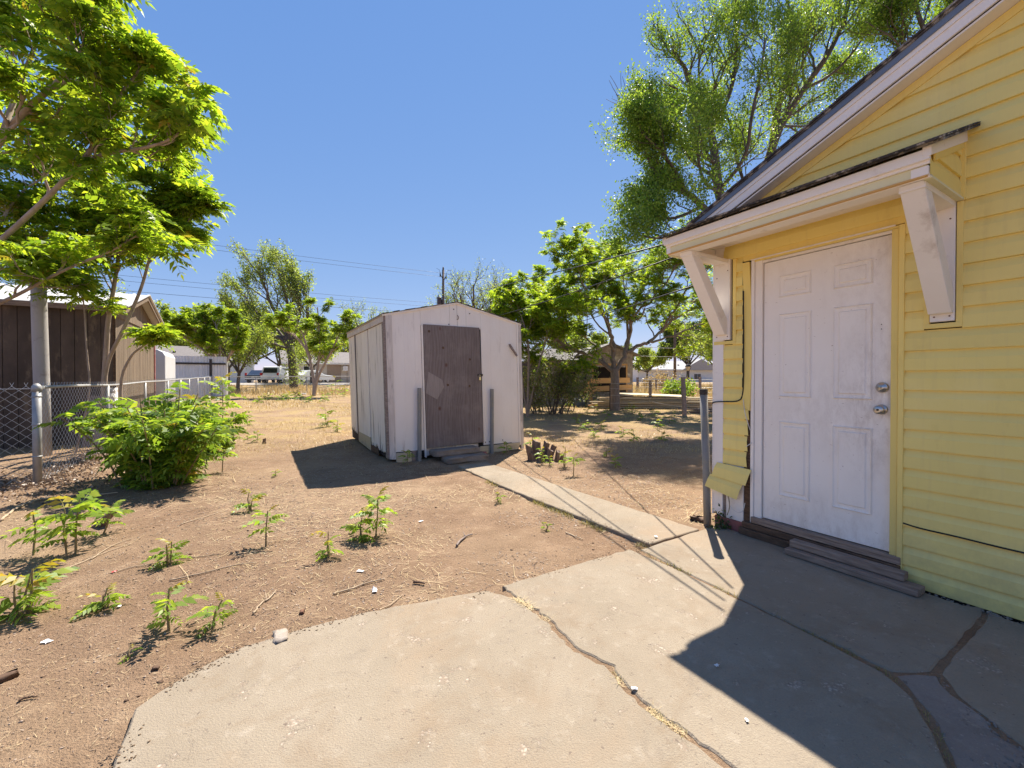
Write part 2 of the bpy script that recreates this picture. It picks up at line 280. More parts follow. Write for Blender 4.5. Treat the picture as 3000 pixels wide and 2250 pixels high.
M['stump'] = surf('stump_wood', (0.115, 0.075, 0.055), (0.25, 0.175, 0.135), 6, (5, 5, .8), bmp=0.7, bscale=28, bdist=0.015)
M['straw'] = surf('straw', (0.46, 0.34, 0.17), (0.66, 0.53, 0.32), 3, bmp=0, rough=0.8)
M['dry_grass'] = leafmat('dry_grass', (0.36, 0.26, 0.11), (0.52, 0.395, 0.18), (0.62, 0.49, 0.25), 0.3, (1.2, 1.1, 0.9))
M['litter'] = leafmat('leaf_litter', (0.12, 0.075, 0.05), (0.25, 0.17, 0.115), (0.42, 0.32, 0.23), 0.1, (1, 1, 1))
M['grass'] = leafmat('green_grass', (0.16, 0.17, 0.05), (0.30, 0.26, 0.10), (0.44, 0.36, 0.17), 0.3)
M['pebble'] = surf('pebble', (0.24, 0.16, 0.11), (0.52, 0.42, 0.33), 1.5, bmp=0.1)
M['gravel'] = surf('gravel', (0.15, 0.115, 0.09), (0.36, 0.29, 0.235), 14, bmp=0.4)
M['rock'] = surf('crumbled_concrete', (0.26, 0.21, 0.165), (0.42, 0.36, 0.30), 25, bmp=0.5, bscale=90, bdist=0.006)
M['paper'] = surf('white_paper', (0.72, 0.70, 0.68), (0.80, 0.79, 0.78), 6, bmp=0)
M['red_plastic'] = surf('red_plastic', (0.55, 0.04, 0.06), (0.6, 0.06, 0.08), 6, bmp=0, rough=0.35)
M['rust'] = surf('rusty_nail', (0.13, 0.06, 0.035), (0.2, 0.1, 0.06), 20, bmp=0.2)
M['lamp_glass'] = surf('lamp_glass', (0.55, 0.47, 0.33), (0.62, 0.54, 0.40), 4, bmp=0, rough=0.2)
M['blue_tub'] = surf('blue_grey_tub', (0.08, 0.11, 0.14), (0.11, 0.14, 0.17), 4, bmp=0.05)
M['leaf_a'] = leafmat('ailanthus_leaf', (0.10, 0.185, 0.018), (0.20, 0.30, 0.028), (0.33, 0.40, 0.04), 0.62)
M['leaf_young'] = leafmat('ailanthus_young_leaf', (0.28, 0.31, 0.03), (0.35, 0.32, 0.035), (0.42, 0.28, 0.045), 0.45, (1.5, 1.45, 0.9))
M['leaf_s'] = leafmat('sapling_leaf', (0.10, 0.19, 0.028), (0.19, 0.30, 0.038), (0.31, 0.39, 0.05), 0.5)
M['leaf_elm'] = leafmat('elm_leaf', (0.10, 0.185, 0.03), (0.18, 0.29, 0.045), (0.29, 0.385, 0.07), 0.52)
M['leaf_far'] = leafmat('far_leaf', (0.15, 0.215, 0.05), (0.24, 0.32, 0.07), (0.34, 0.41, 0.11), 0.5)
M['leaf_dark'] = leafmat('dark_leaf', (0.045, 0.075, 0.028), (0.07, 0.11, 0.035), (0.10, 0.15, 0.045), 0.3)
M['leaf_shrub'] = leafmat('shrub_leaf', (0.10, 0.135, 0.04), (0.17, 0.21, 0.05), (0.23, 0.18, 0.13), 0.45)

# ------------------------------------------------------------------ builders
def tag(o, label=None, cat=None, group=None, kind=None):
    if label: o['label'] = label
    if cat: o['category'] = cat
    if group: o['group'] = group
    if kind: o['kind'] = kind
    return o
def thing(name, label, cat, loc=(0, 0, 0), rz=0.0, group=None):
    o = bpy.data.objects.new(name, None); COL.objects.link(o); o.empty_display_size = 0.1
    o.location = tuple(float(v) for v in loc); o.rotation_euler = (0, 0, rz)
    return tag(o, label, cat, group)
def link(name, me, mat, parent=None, loc=None, smooth=False):
    o = bpy.data.objects.new(name, me); COL.objects.link(o)
    if mat is not None and not len(me.materials):
        for m in (mat if isinstance(mat, (list, tuple)) else [mat]): me.materials.append(m)
    if parent is not None: o.parent = parent
    if loc is not None: o.location = tuple(float(v) for v in loc)
    if smooth: me.polygons.foreach_set('use_smooth', [True] * len(me.polygons))
    return o
def np_mesh(name, V, Fc, midx=None):
    V = np.asarray(V, np.float32); Fc = np.asarray(Fc, np.int32); k = Fc.shape[1]
    me = bpy.data.meshes.new(name)
    me.vertices.add(len(V)); me.vertices.foreach_set('co', V.ravel())
    me.loops.add(Fc.size); me.loops.foreach_set('vertex_index', Fc.ravel())
    me.polygons.add(len(Fc)); me.polygons.foreach_set('loop_start', np.arange(0, Fc.size, k, dtype=np.int32))
    me.polygons.foreach_set('loop_total', np.full(len(Fc), k, np.int32))
    if midx is not None: me.polygons.foreach_set('material_index', np.asarray(midx, np.int32))
    me.update(calc_edges=True); me.validate(); return me

class MB:
    """collects shapes for ONE mesh object"""
    def __init__(s, xf=None): s.v = []; s.f = []; s.xf = xf
    def add(s, v, f):
        k = len(s.v); s.v += [tuple(map(float, p)) for p in v]; s.f += [tuple(i + k for i in q) for q in f]; return s
    def box(s, x0, x1, y0, y1, z0, z1):
        v = [(x, y, z) for z in (z0, z1) for y in (y0, y1) for x in (x0, x1)]
        return s.add(v, [(0, 2, 3, 1), (4, 5, 7, 6), (0, 1, 5, 4), (2, 6, 7, 3), (0, 4, 6, 2), (1, 3, 7, 5)])
    def prism(s, poly, axis, a0, a1):
        """poly: 2-D outline; extruded along 'x','y' or 'z' between a0 and a1"""
        n = len(poly)
        def p3(p, a): return (a, p[0], p[1]) if axis == 'x' else (p[0], a, p[1]) if axis == 'y' else (p[0], p[1], a)
        v = [p3(p, a0) for p in poly] + [p3(p, a1) for p in poly]
        f = [tuple(range(n))[::-1], tuple(range(n, 2 * n))] + [(i, (i + 1) % n, n + (i + 1) % n, n + i) for i in range(n)]
        return s.add(v, f)
    def tube(s, pts, rad, sides=8, caps=True):
        pts = np.asarray(pts, float); n = len(pts); rad = np.broadcast_to(np.asarray(rad, float), (n,))
        V, Fq = tube_arrays(pts, rad, sides)
        k = len(s.v); s.v += [tuple(p) for p in V]; s.f += [tuple(int(i) + k for i in q) for q in Fq]
        if caps:
            s.f.append(tuple(k + i for i in range(sides))[::-1]); s.f.append(tuple(k + (n - 1) * sides + i for i in range(sides)))
        return s
    def lathe(s, prof, c=(0, 0, 0), axis='z', seg=20):
        """prof: (radius, along-axis) pairs"""
        n = len(prof); v = []
        for r, a in prof:
            for i in range(seg):
                t = 2 * math.pi * i / seg; x, y = r * math.cos(t), r * math.sin(t)
                p = (x, y, a) if axis == 'z' else (x, a, y)
                v.append((p[0] + c[0], p[1] + c[1], p[2] + c[2]))
        f = [(i * seg + j, i * seg + (j + 1) % seg, (i + 1) * seg + (j + 1) % seg, (i + 1) * seg + j) for i in range(n - 1) for j in range(seg)]
        f += [tuple(range(seg))[::-1], tuple(range((n - 1) * seg, n * seg))]
        return s.add(v, f)
    def build(s, name, mat, parent=None, rel=False, smooth=False, bevel=0.0, loc=None):
        V = np.array(s.v, float)
        if s.xf is not None: V = s.xf(V)
        if rel and parent is not None: V = V - np.array(parent.location)
        if loc is not None: V = V - np.array(loc)
        me = bpy.data.meshes.new(name); me.from_pydata([tuple(p) for p in V], [], s.f); me.update()
        o = link(name, me, mat, parent, loc, smooth)
        if bevel:
            b = o.modifiers.new('edge', 'BEVEL'); b.width = bevel; b.segments = 2; b.limit_method = 'ANGLE'; b.angle_limit = R(50)
        return o

def tube_arrays(pts, rad, sides):
    n = len(pts); T = np.gradient(pts, axis=0); T /= np.linalg.norm(T, axis=1)[:, None] + 1e-9
    ref = np.array([0.31, 0.27, 0.91]) if abs(T[:, 2]).mean() < 0.8 else np.array([0.9, 0.3, 0.1])
    A = np.cross(T, ref); A /= np.linalg.norm(A, axis=1)[:, None] + 1e-9; B = np.cross(T, A)
    t = np.arange(sides) * 2 * math.pi / sides
    V = pts[:, None, :] + rad[:, None, None] * (np.cos(t)[None, :, None] * A[:, None, :] + np.sin(t)[None, :, None] * B[:, None, :])
    i = np.arange(n - 1)[:, None] * sides; j = np.arange(sides)[None, :]; j2 = (j + 1) % sides
    Fq = np.stack([i + j, i + j2, i + sides + j2, i + sides + j], -1).reshape(-1, 4)
    return V.reshape(-1, 3), Fq
class Tubes:
    def __init__(s): s.V = []; s.F = []; s.n = 0
    def add(s, pts, rad, sides=5):
        V, Fq = tube_arrays(np.asarray(pts, float), np.asarray(rad, float), sides); s.V.append(V); s.F.append(Fq + s.n); s.n += len(V)
    def build(s, name, mat, parent=None, rel=True):
        V = np.concatenate(s.V)
        if rel and parent is not None: V = V - np.array(parent.location)
        return link(name, np_mesh(name, V, np.concatenate(s.F)), mat, parent, smooth=True)

def vnoise(x, y, seed=0, scale=1.0):
    """smooth value noise on arrays, 0..1"""
    x = np.asarray(x) / scale; y = np.asarray(y) / scale; xi = np.floor(x).astype(np.int64); yi = np.floor(y).astype(np.int64)
    fx = x - xi; fy = y - yi; fx = fx * fx * (3 - 2 * fx); fy = fy * fy * (3 - 2 * fy)
    def h(a, b):
        k = (a * 374761393 + b * 668265263 + seed * 1442695041) & 0x7fffffff; k = ((k ^ (k >> 13)) * 1274126177) & 0x7fffffff
        return ((k ^ (k >> 16)) & 0xffff) / 65535.0
    return (h(xi, yi) * (1 - fx) + h(xi + 1, yi) * fx) * (1 - fy) + (h(xi, yi + 1) * (1 - fx) + h(xi + 1, yi + 1) * fx) * fy

# ================================================================== GROUND
def spaced(lo, a, b, hi, step, grow=1.16):
    xs = list(np.arange(a, b + 1e-6, step)); d = step; x = b
    while x < hi: d = min(d * grow, 25); x += d; xs.append(x)
    d = step; x = a; left = []
    while x > lo: d = min(d * grow, 25); x -= d; left.append(x)
    return np.array(left[::-1] + xs)
gxs = spaced(-260, -7.5, 4.5, 260, 0.05); gys = spaced(-40, 0.8, 8.5, 420, 0.05)
GX, GY = np.meshgrid(gxs, gys)
def bumps(x, y):
    near = np.clip(1.6 - np.hypot(x, y - 4) / 12, 0.0, 1)
    return near * (0.022 * (vnoise(x, y, 1, 0.9) - .5) + 0.016 * (vnoise(x, y, 2, 0.24) - .5) + 0.011 * (vnoise(x, y, 3, 0.085) - .5))
GZ = gz(GX, GY) + bumps(GX, GY)
nx = len(gxs); ii = (np.arange(len(gys) - 1)[:, None] * nx + np.arange(nx - 1)[None, :]).ravel()
ground = link('ground', np_mesh('ground', np.stack([GX, GY, GZ], -1).reshape(-1, 3), np.stack([ii, ii + 1, ii + nx + 1, ii + nx], 1)), M['dirt'], smooth=True)
tag(ground, kind='structure')
def surf_z(x, y): return float(gz(x, y) + bumps(np.array(x), np.array(y)))

# ---- concrete slabs
def resample(poly, step=0.07, jit=0.004, seed=1, rough=None):
    out = []; r = np.random.default_rng(seed)
    for i in range(len(poly)):
        a = np.array(poly[i]); b = np.array(poly[(i + 1) % len(poly)]); L = np.linalg.norm(b - a); m_ = (a + b) / 2; rj = jit
        if rough and min(math.hypot(m_[0] - c_[0], m_[1] - c_[1]) for c_ in rough) < .13: k = max(1, int(L / .026)); rj = .0055
        else: k = max(1, int(L / step))
        nrm = np.array([-(b - a)[1], (b - a)[0]]) / (L + 1e-9)
        for j in range(k):
            out.append(tuple(a + (b - a) * j / k + nrm * (r.normal(0, rj) if j else r.normal(0, rj * .3))))
    return out
def slab(poly, ztop, zbot, mat, parent, name='slab', seed=1, jit=0.004, tilt=(0, 0)):
    p = np.array(resample(poly, 0.06, jit, seed, [c_ for c_ in crack[:-3]])); n = len(p)
    d = np.roll(p, -1, 0) - np.roll(p, 1, 0); nr = np.stack([d[:, 1], -d[:, 0]], 1); nr /= np.linalg.norm(nr, axis=1)[:, None] + 1e-9
    area = 0.5 * np.sum(p[:, 0] * np.roll(p[:, 1], -1) - np.roll(p[:, 0], -1) * p[:, 1])
    if area < 0: nr = -nr
    c = p.mean(0)
    z = lambda q: ztop + tilt[0] * (q[:, 0] - c[0]) + tilt[1] * (q[:, 1] - c[1])
    inn = p - nr * 0.007
    V = np.concatenate([np.c_[inn, z(inn)], np.c_[p, z(p) - 0.006], np.c_[p, np.full(n, zbot)]])
    f = [tuple(range(n)) if area > 0 else tuple(range(n))[::-1]]
    for k in (0, n):
        for i in range(n): j = (i + 1) % n; q = (k + i, k + n + i, k + n + j, k + j); f.append(q if area > 0 else q[::-1])
    me = bpy.data.meshes.new(name); me.from_pydata([tuple(v) for v in V], [], f); me.update()
    return link(name, me, mat, parent)
def gpt(s, off=0.0):                          # a point on the ground by the house: s along the wall, off out from it
    return (2.009 - UX * s - PX * off, 3.384 - UY * s - PY * off)
crack = [(-0.09, 2.58), (0.016, 2.464), (0.10, 2.36), (0.162, 2.27), (0.215, 2.19), (0.238, 2.113), (0.303, 1.979), (0.422, 1.883), (0.484, 1.711), (0.56, 1.585), (0.617, 1.517), (0.685, 1.417), (0.72, 1.373), (0.86, 1.1), (1.1, .4), (1.3, -.6), (1.4, -2.2)]
seam = [(0.926, 3.15), (1.08, 2.89), (1.212, 2.648), (1.364, 2.37), (1.47, 2.16), (1.557, 1.979), (1.622, 1.828), (1.613, 1.683), (1.525, 1.506), (1.439, 1.373), (1.36, 1.1), (1.40, .4), (1.55, -.6), (1.6, -2.2)]
off = lambda c, dx, dy=0: [(x + dx, y + dy) for x, y in c]
bed = [(-1.25, 1.3), (-1.40, 1.62), (-1.34, 1.79), (-1.2, 1.98), (-.75, 2.27), (-.1, 2.51), (.5, 2.88), (1.0, 3.16), (1.75, 3.62), gpt(0, .05), gpt(1.2, .05), gpt(2.5, .05), gpt(6.0, .05), (2.0, -2.15), (-.8, -2.15), (-1.0, .2)]
patio_me = bpy.data.meshes.new('concrete_patio'); patio_me.from_pydata([(x, y, -0.007) for x, y in bed], [], [tuple(range(len(bed)))[::-1]]); patio_me.update()
patio = tag(link('concrete_patio', patio_me, M['dirt']), kind='structure')
slab([(-1.0, .2), (-1.18, .9), (-1.307, 1.373), (-1.40, 1.53), (-1.459, 1.625), (-1.44, 1.71), (-1.4, 1.815), (-1.35, 1.91), (-1.275, 2.015), (-1.05, 2.165), (-0.788, 2.314), (-.45, 2.44), (-0.15, 2.545)] + off(crack[1:], -.012, -.007) + [(-.8, -2.2)], 0.0, -0.14, M['concrete'], patio, seed=3)
slab([(-0.06, 2.597), (0.25, 2.79), (0.473, 2.921), (0.88, 3.165)] + off(seam[1:], -.011) + off(crack, .010, .006)[::-1][:-1], 0.001, -0.14, M['concrete'], patio, seed=4)
slab([(0.965, 3.163), (1.3, 3.38), (1.628, 3.592), (1.80, 3.70), gpt(0.0, .03), gpt(.6, .03), gpt(1.14, .06), (2.645, 2.345), (2.36, 2.165), (2.066, 1.985), (1.83, 1.838), (1.66, 1.838), (1.585, 1.99)] + off(seam[1:5], .011)[::-1], 0.0, -0.14, M['concrete'], patio, seed=5)
slab([gpt(1.30, .05), (2.656, 2.326), (2.368, 2.148), (2.076, 1.967), (1.862, 1.826), (1.80, 1.70), (1.775, 1.456), (1.80, 1.1), (1.92, .4), (2.1, -2.2), gpt(6, .05), gpt(3, .05)], -0.004, -0.14, M['concrete'], patio, seed=6)
slab([(1.66, 1.815), (1.622, 1.68), (1.534, 1.5), (1.449, 1.37), (1.37, 1.1), (1.41, .4), (1.895, .4), (1.78, 1.1), (1.757, 1.456), (1.782, 1.70), (1.83, 1.812)], -0.005, -0.14, M['concrete_old'], patio, seed=9, jit=.012)
path = slab([(-0.803, 6.288), (-0.604, 5.931), (-.34, 5.47), (-0.077, 5.036), (.28, 4.48), (0.633, 3.955), (.86, 3.62), (1.075, 3.29), (1.35, 3.46), (1.60, 3.612), (1.0, 4.49), (0.4, 5.37), (-0.226, 6.288), (-0.30, 6.42), (-0.383, 6.578)], -0.008, -0.13, M['concrete'], None, 'concrete_path', 7)
tag(path, kind='structure')

# ================================================================== HOUSE
HROT = math.atan2(-UY, -UX)
house = thing('yellow_house', 'yellow vinyl-sided house with white back door and small door canopy', 'house', (2.009, 3.384, 0), HROT)
# local frame: x along the wall (to the right), -y out of the wall, z up
WL, WR, EAVE, SLOPE = -0.41, 7.0, 2.62, 0.41
RIDGE_X = (WL + WR) / 2
def rake_z(x): return 2.72 + SLOPE * (min(x, 2 * RIDGE_X - x) + 0.388)
def rake_x(z): return (z - 2.72) / SLOPE - 0.388

def course(x0b, x0t, x1b, x1t, z0, h, name='siding_panel', parent=house, mat=None, y=0.0, xf=None, seed=0):
    prof = [(0.0, 0.0), (-0.0215, 0.001), (-0.0225, 0.005), (-0.0220, h * .60), (-0.0170, h * .70), (-0.0065, h * 0.93), (-0.0050, h + .001)]
    n = max(1, int(abs(x1b - x0b) / 0.35)); v = []; f = []; r = np.random.default_rng(int(seed * 7 + z0 * 1000 + x0b * 100) & 0xffff)
    wob = r.normal(0, 0.0006, n + 1)
    for i in range(n + 1):
        t = i / n
        for (py, pz) in prof:
            k = pz / h; a = x0b + (x0t - x0b) * k; b = x1b + (x1t - x1b) * k
            v.append((a + (b - a) * t, y + py + wob[i] * .8, z0 + pz + wob[i]))
    m = len(prof)
    for i in range(n):
        for j in range(m - 1): f.append((i * m + j, i * m + j + 1, (i + 1) * m + j + 1, (i + 1) * m + j)[::-1])
    return MB(xf).add(v, f).build(name, mat or M['yellow'], parent)
H = 0.1206; Z0 = 0.0005
blocks = [(-0.16, 0.863, -1, 2.236), (0.957, 1.117, 1.60, 2.33), (-0.415, -0.243, 1.60, 2.33), (-0.5, -0.16, -1, 1.205)]
k = 0
while True:
    z0 = Z0 + k * H; k += 1
    if z0 > 4.0: break
    zm = z0 + H / 2; lo, hi = -0.327, WR - .02
    if z0 + H > 2.45:
        lo = max(lo, rake_x(z0 + .195)); hi = 2 * RIDGE_X - lo
        if hi - lo < 0.3: break
    spans = [(lo, hi)]
    for (a, b, za, zb) in blocks:
        if za < zm < zb:
            ns = []
            for (p, q) in spans:
                if b <= p or a >= q: ns.append((p, q)); continue
                if a - p > 0.02: ns.append((p, a))
                if q - b > 0.02: ns.append((b, q))
            spans = ns
    for (p, q) in spans:
        gb = rake_x(z0 + .195); gt = rake_x(z0 + H + .195)
        pb = max(p, gb) if z0 > 2.3 else p; pt = max(p, gt) if z0 > 2.3 else p
        qb = min(q, 2 * RIDGE_X - gb) if z0 > 2.3 else q; qt = min(q, 2 * RIDGE_X - gt) if z0 > 2.3 else q
        course(pb, pt, qb, qt, z0, H)
# left of the door the siding has sagged: longer courses with ragged, torn ends
rg = np.random.default_rng(5)
for j in range(5):
    zt = 1.205 - 0.131 * j
    e = -0.16 + (0.05 if j > 0 else 0.03) + rg.uniform(-.008, .016)
    course(-0.327, -0.327, e, e - .012, zt - 0.131, 0.131)
# sheathing behind the siding, torn open by the door
for (xa_, xb_, za_, zb_) in ((-0.40, -0.066, -0.1, 2.62), (0.838, WR, -0.1, 2.62), (-0.066, 0.838, 2.224, 2.62), (-0.066, 0.838, -0.1, 0.115)): MB().box(xa_, xb_, 0.002, 0.06, za_, zb_).build('wall_sheathing', M['tar'], house)
gp = [(WL + .02, 2.62), (RIDGE_X, rake_z(RIDGE_X) - .25), (WR - .02, 2.62)]
MB().prism(gp, 'y', 0.002, 0.06).build('gable_sheathing', M['tar'], house)
MB().box(-0.405, WR, 0.125, 8.0, 0.0, 2.60).build('wall', M['yellow'], house)
# exposed boards at the foot of the corner
MB().box(-0.300, -0.150, -0.012, 0.0, 0.085, 0.56).build('exposed_board', M['white_dirty'], house, bevel=.002)
MB().box(-0.326, -0.303, -0.010, 0.0, 0.09, 0.56).build('exposed_stud', M['weathered'], house)
MB().box(-0.147, -0.088, -0.006, 0.001, 0.03, 1.13).build('exposed_stud', M['dark_wood'], house)
MB().box(-0.405, -0.145, -0.016, 0.0, -0.05, 0.082).build('foundation', M['red_brick'], house, bevel=.004)
# white corner trim (the foot is broken off)
MB().prism([(-0.412, 0.115), (-0.327, 0.085), (-0.327, 0.55), (-0.325, 2.31), (-0.412, 2.31)], 'y', -0.024, 0.0).build('corner_trim', M['white_paint'], house, bevel=.003)
MB().box(-0.414, -0.326, -0.018, 0.0, 2.312, 2.52).build('corner_trim', M['white_paint'], house)
MB().box(-0.424, -0.412, -0.024, 0.07, 0.09, 2.31).build('corner_trim', M['white_paint'], house)
# the loose piece of siding that hangs down by the corner
def hang(V):
    p = V.copy(); X = V[:, 0]; Z = V[:, 2]
    p[:, 0] = -0.372 + X * .98 + Z * .30; p[:, 2] = 0.552 - X * (.04 - .55 * Z) + Z * .92
    p[:, 1] = V[:, 1] - 0.03 + Z * 0.10 - X * 0.02
    return p
lp = MB(hang)
for q in range(2):
    zz = -0.122 * (q + 1); prof = [(-.0165, 0.0), (-.0165, .08), (-.004, .122)]
    v = [(x, py, zz + pz) for x in (0.0 - q * .02, .31 - q * .03) for (py, pz) in prof] + [(x, py + .003, zz + pz) for x in (0.0 - q * .02, .31 - q * .03) for (py, pz) in prof]
    f = [(0, 3, 4, 1), (1, 4, 5, 2), (6, 7, 10, 9), (7, 8, 11, 10), (0, 6, 9, 3), (3, 9, 10, 4), (4, 10, 11, 5), (0, 1, 7, 6), (1, 2, 8, 7)]
    lp.add(v, f)
tag(lp.build('loose_siding_panel', M['yellow'], house), 'bent yellow siding piece hanging loose at the corner')

# ---- door
door = MB().box(0.0, 0.815, 0.0065, 0.045, 0.166, 2.198).build('door', M['door_white'], house, bevel=.002)
tag(door, 'scuffed white six-panel door')
for (x0, x1, z0, z1) in [(0.113, 0.338, 1.905, 2.072), (0.115, 0.341, 1.138, 1.778), (0.119, 0.335, 0.375, 0.950), (0.475, 0.700, 1.905, 2.072), (0.475, 0.700, 1.138, 1.778), (0.475, 0.704, 0.375, 0.950)]:
    m = MB(); rings = [(0.0, 0.0066), (0.006, -0.0040), (0.013, 0.0030), (0.034, 0.0060), (0.041, -0.0035), (0.054, -0.0030)]
    v = []; f = []
    for (d, y) in rings: v += [(x0 + d, y, z0 + d), (x1 - d, y, z0 + d), (x1 - d, y, z1 - d), (x0 + d, y, z1 - d)]
    for i in range(len(rings) - 1):
        for j in range(4): f.append((i * 4 + j, i * 4 + (j + 1) % 4, (i + 1) * 4 + (j + 1) % 4, (i + 1) * 4 + j))
    f.append(tuple(range((len(rings) - 1) * 4, len(rings) * 4)))
    m.add(v, f).build('door_panel', M['door_white'], door)
kb = MB().lathe([(0.033, 0.006), (0.033, 0.002), (0.029, -0.004), (0.013, -0.008), (0.011, -0.020), (0.020, -0.026), (0.027, -0.036), (0.0285, -0.048), (0.025, -0.056), (0.012, -0.060), (0.001, -0.0605)], (0.749, 0, 1.078), 'y', 24).build('door_knob', M['nickel'], door, smooth=True)
MB().lathe([(0.0075, -0.055), (0.0075, -0.062), (0.001, -0.0622)], (0.749, 0, 1.078), 'y', 12).build('keyhole', M['brass_dark'], kb)
db = MB().lathe([(0.034, 0.006), (0.034, -0.004), (0.030, -0.012), (0.019, -0.015), (0.018, -0.018), (0.001, -0.0185)], (0.752, 0, 1.221), 'y', 24).build('deadbolt', M['nickel'], door, smooth=True)
MB().box(0.750, 0.754, -0.0195, -0.017, 1.214, 1.229).build('keyway', M['brass_dark'], db)
for zz in (1.60, 1.63): MB().lathe([(0.003, 0.007), (0.003, 0.0045), (.0005, .004)], (0.744, 0, zz), 'y', 8).build('screw_hole', M['tar'], door)
# frame round the door
MB().box(-0.062, -0.006, -0.012, 0.05, 0.10, 2.235).build('door_jamb', M['white_paint'], house, bevel=.003)
MB().box(-0.088, -0.064, -0.024, 0.02, 0.10, 2.235).build('door_jamb', M['white_paint'], house, bevel=.003)
MB().box(-0.006, 0.815, -0.006, 0.05, 2.203, 2.222).build('head_jamb', M['white_dirty'], house)
MB().box(-0.16, 0.866, -0.014, 0.002, 2.246, 2.300).build('head_board', M['yellow_trim'], house)
MB().box(-0.088, 0.860, -0.017, 0.02, 2.224, 2.240).build('head_casing', M['yellow_trim'], house, bevel=.002)
MB().box(-0.088, 0.820, -0.030, -0.017, 2.238, 2.246).build('head_casing', M['white_dirty'], house)
MB().box(0.800, 0.836, -0.020, 0.03, 0.118, 2.222).build('door_casing', M['yellow_trim'], house, bevel=.003)
MB().box(0.838, 0.866, -0.030, 0.01, 0.075, 2.238).build('door_casing', M['yellow_trim'], house, bevel=.003)
# the strip on the left has come loose and is torn off at knee height
def loose(V):
    p = V.copy(); t = np.clip((2.25 - V[:, 2]) / 1.25, 0, 1); p[:, 0] += 0.020 * np.sin(t * 3.0) + .012 * t; p[:, 1] -= 0.018 * t * t; return p
ls = MB(loose); zs = np.linspace(1.02, 2.235, 14); hw = 0.030
for i in range(len(zs) - 1):
    a, b = zs[i], zs[i + 1]; da = .035 if i == 0 else 0
    ls.add([(-0.166, -.022, a + da), (-0.166 + 2 * hw, -.022, a), (-0.166 + 2 * hw, -.022, b), (-0.166, -.022, b), (-0.166, .0, a + da), (-0.166, .0, b), (-0.166 + 2 * hw, .0, a), (-0.166 + 2 * hw, .0, b)],
           [(0, 1, 2, 3), (4, 0, 3, 5), (1, 6, 7, 2)])
tag(ls.build('door_casing', M['yellow_trim'], house), 'loose torn yellow casing strip')
# sill and steps
MB().box(-0.075, 0.86, -0.040, 0.06, 0.112, 0.160).build('threshold', M['weathered_x'], house, bevel=.004)
MB().box(-0.14, 0.86, -0.052, 0.04, 0.062, 0.108).build('sill_board', M['dark_wood'], house, bevel=.004)
MB().box(-0.16, 0.62, -0.066, 0.0, 0.002, 0.058).build('sill_board', M['dark_wood'], house, bevel=.004)
MB().box(0.262, 0.905, -0.130, -0.055, 0.050, 0.098).build('step_board', M['weathered_x'], house, bevel=.006)
MB().box(0.255, 0.985, -0.185, -0.068, 0.004, 0.046).build('step_board', M['weathered_x'], house, bevel=.006)

# ---- canopy over the door
can = MB().add([(-0.51, -0.625, 2.428), (1.18, -0.625, 2.428), (1.18, 0.0, 2.690), (-0.51, 0.0, 2.690), (-0.51, -0.625, 2.441), (1.18, -0.625, 2.441), (1.18, 0.0, 2.703), (-0.51, 0.0, 2.703)],
               [(0, 1, 2, 3)[::-1], (4, 5, 6, 7), (0, 1, 5, 4), (1, 2, 6, 5), (3, 0, 4, 7)]).build('canopy', M['shingle'], house)
tag(can, 'small sloping door canopy on two white brackets')
def cpart(name, mb, mat, bevel=0.003): return mb.build(name, M[mat], can, bevel=bevel)
rr = np.random.default_rng(11)
nv = np.array([0, -0.452, 0.892])
for r in range(5):
    x = -0.52 - rr.uniform(0, .12)
    while x < 1.19:
        wdt = rr.uniform(.24, .30); x0, x1 = max(x, -.518 - rr.uniform(0, .006)), min(x + wdt - .006, 1.180 + rr.uniform(0, .004)); x += wdt
        if x1 - x0 < .03: continue
        t0 = r * .145 - (.022 if r == 0 else 0.0) + rr.uniform(-.004, .004); t1 = min(r * .145 + .19, .672)
        P = lambda X, t, h: (X, -0.625 + t * .922 - h * .387, 2.444 + t * .387 + h * .922)
        l0 = .003 + rr.uniform(0, .003)
        v = [P(x0, t0, l0 - .005), P(x1, t0, l0 - .005), P(x1, t1, .001), P(x0, t1, .001), P(x0, t0, l0 + .005), P(x1, t0, l0 + .005 + rr.uniform(-.001, .003)), P(x1, t1, .006), P(x0, t1, .006)]
        MB().add(v, [(3, 2, 1, 0), (4, 5, 6, 7), (0, 1, 5, 4), (1, 2, 6, 5), (2, 3, 7, 6), (3, 0, 4, 7)]).build('shingle', M['shingle'], can)
cpart('fascia_board', MB().box(-0.485, 1.122, -0.598, -0.572, 2.372, 2.426), 'white_paint')
cpart('fascia_board', MB().box(-0.478, 1.118, -0.580, -0.566, 2.356, 2.374), 'white_paint', .001)
cpart('fascia_board', MB().box(-0.470, 1.104, -0.566, -0.548, 2.308, 2.357), 'cream')
cpart('fascia_edge', MB().box(-0.470, 1.104, -0.570, -0.546, 2.300, 2.307), 'edge_wood', .001)
cpart('end_cap', MB().box(-0.478, -0.44, -0.571, -0.552, 2.306, 2.356), 'white_paint', .001)
cpart('end_cap', MB().box(1.045, 1.112, -0.571, -0.552, 2.306, 2.350), 'white_paint', .001)
cpart('soffit_beam', MB().box(-0.468, 1.112, -0.546, -0.440, 2.296, 2.318), 'white_paint')
cpart('soffit_beam', MB().box(-0.468, -0.400, -0.438, -0.002, 2.298, 2.318), 'white_paint')
cpart('soffit_beam', MB().box(0.965, 1.100, -0.438, -0.020, 2.298, 2.318), 'white_dirty')
cpart('soffit', MB().box(-0.40, 0.965, -0.44, -0.024, 2.405, 2.415), 'white_dirty')
cpart('soffit_beam', MB().box(-0.40, 0.965, -0.452, -0.441, 2.319, 2.404), 'white_dirty', 0)
cpart('soffit_beam', MB().box(-0.412, -0.401, -0.44, -0.024, 2.319, 2.404), 'white_dirty', 0)
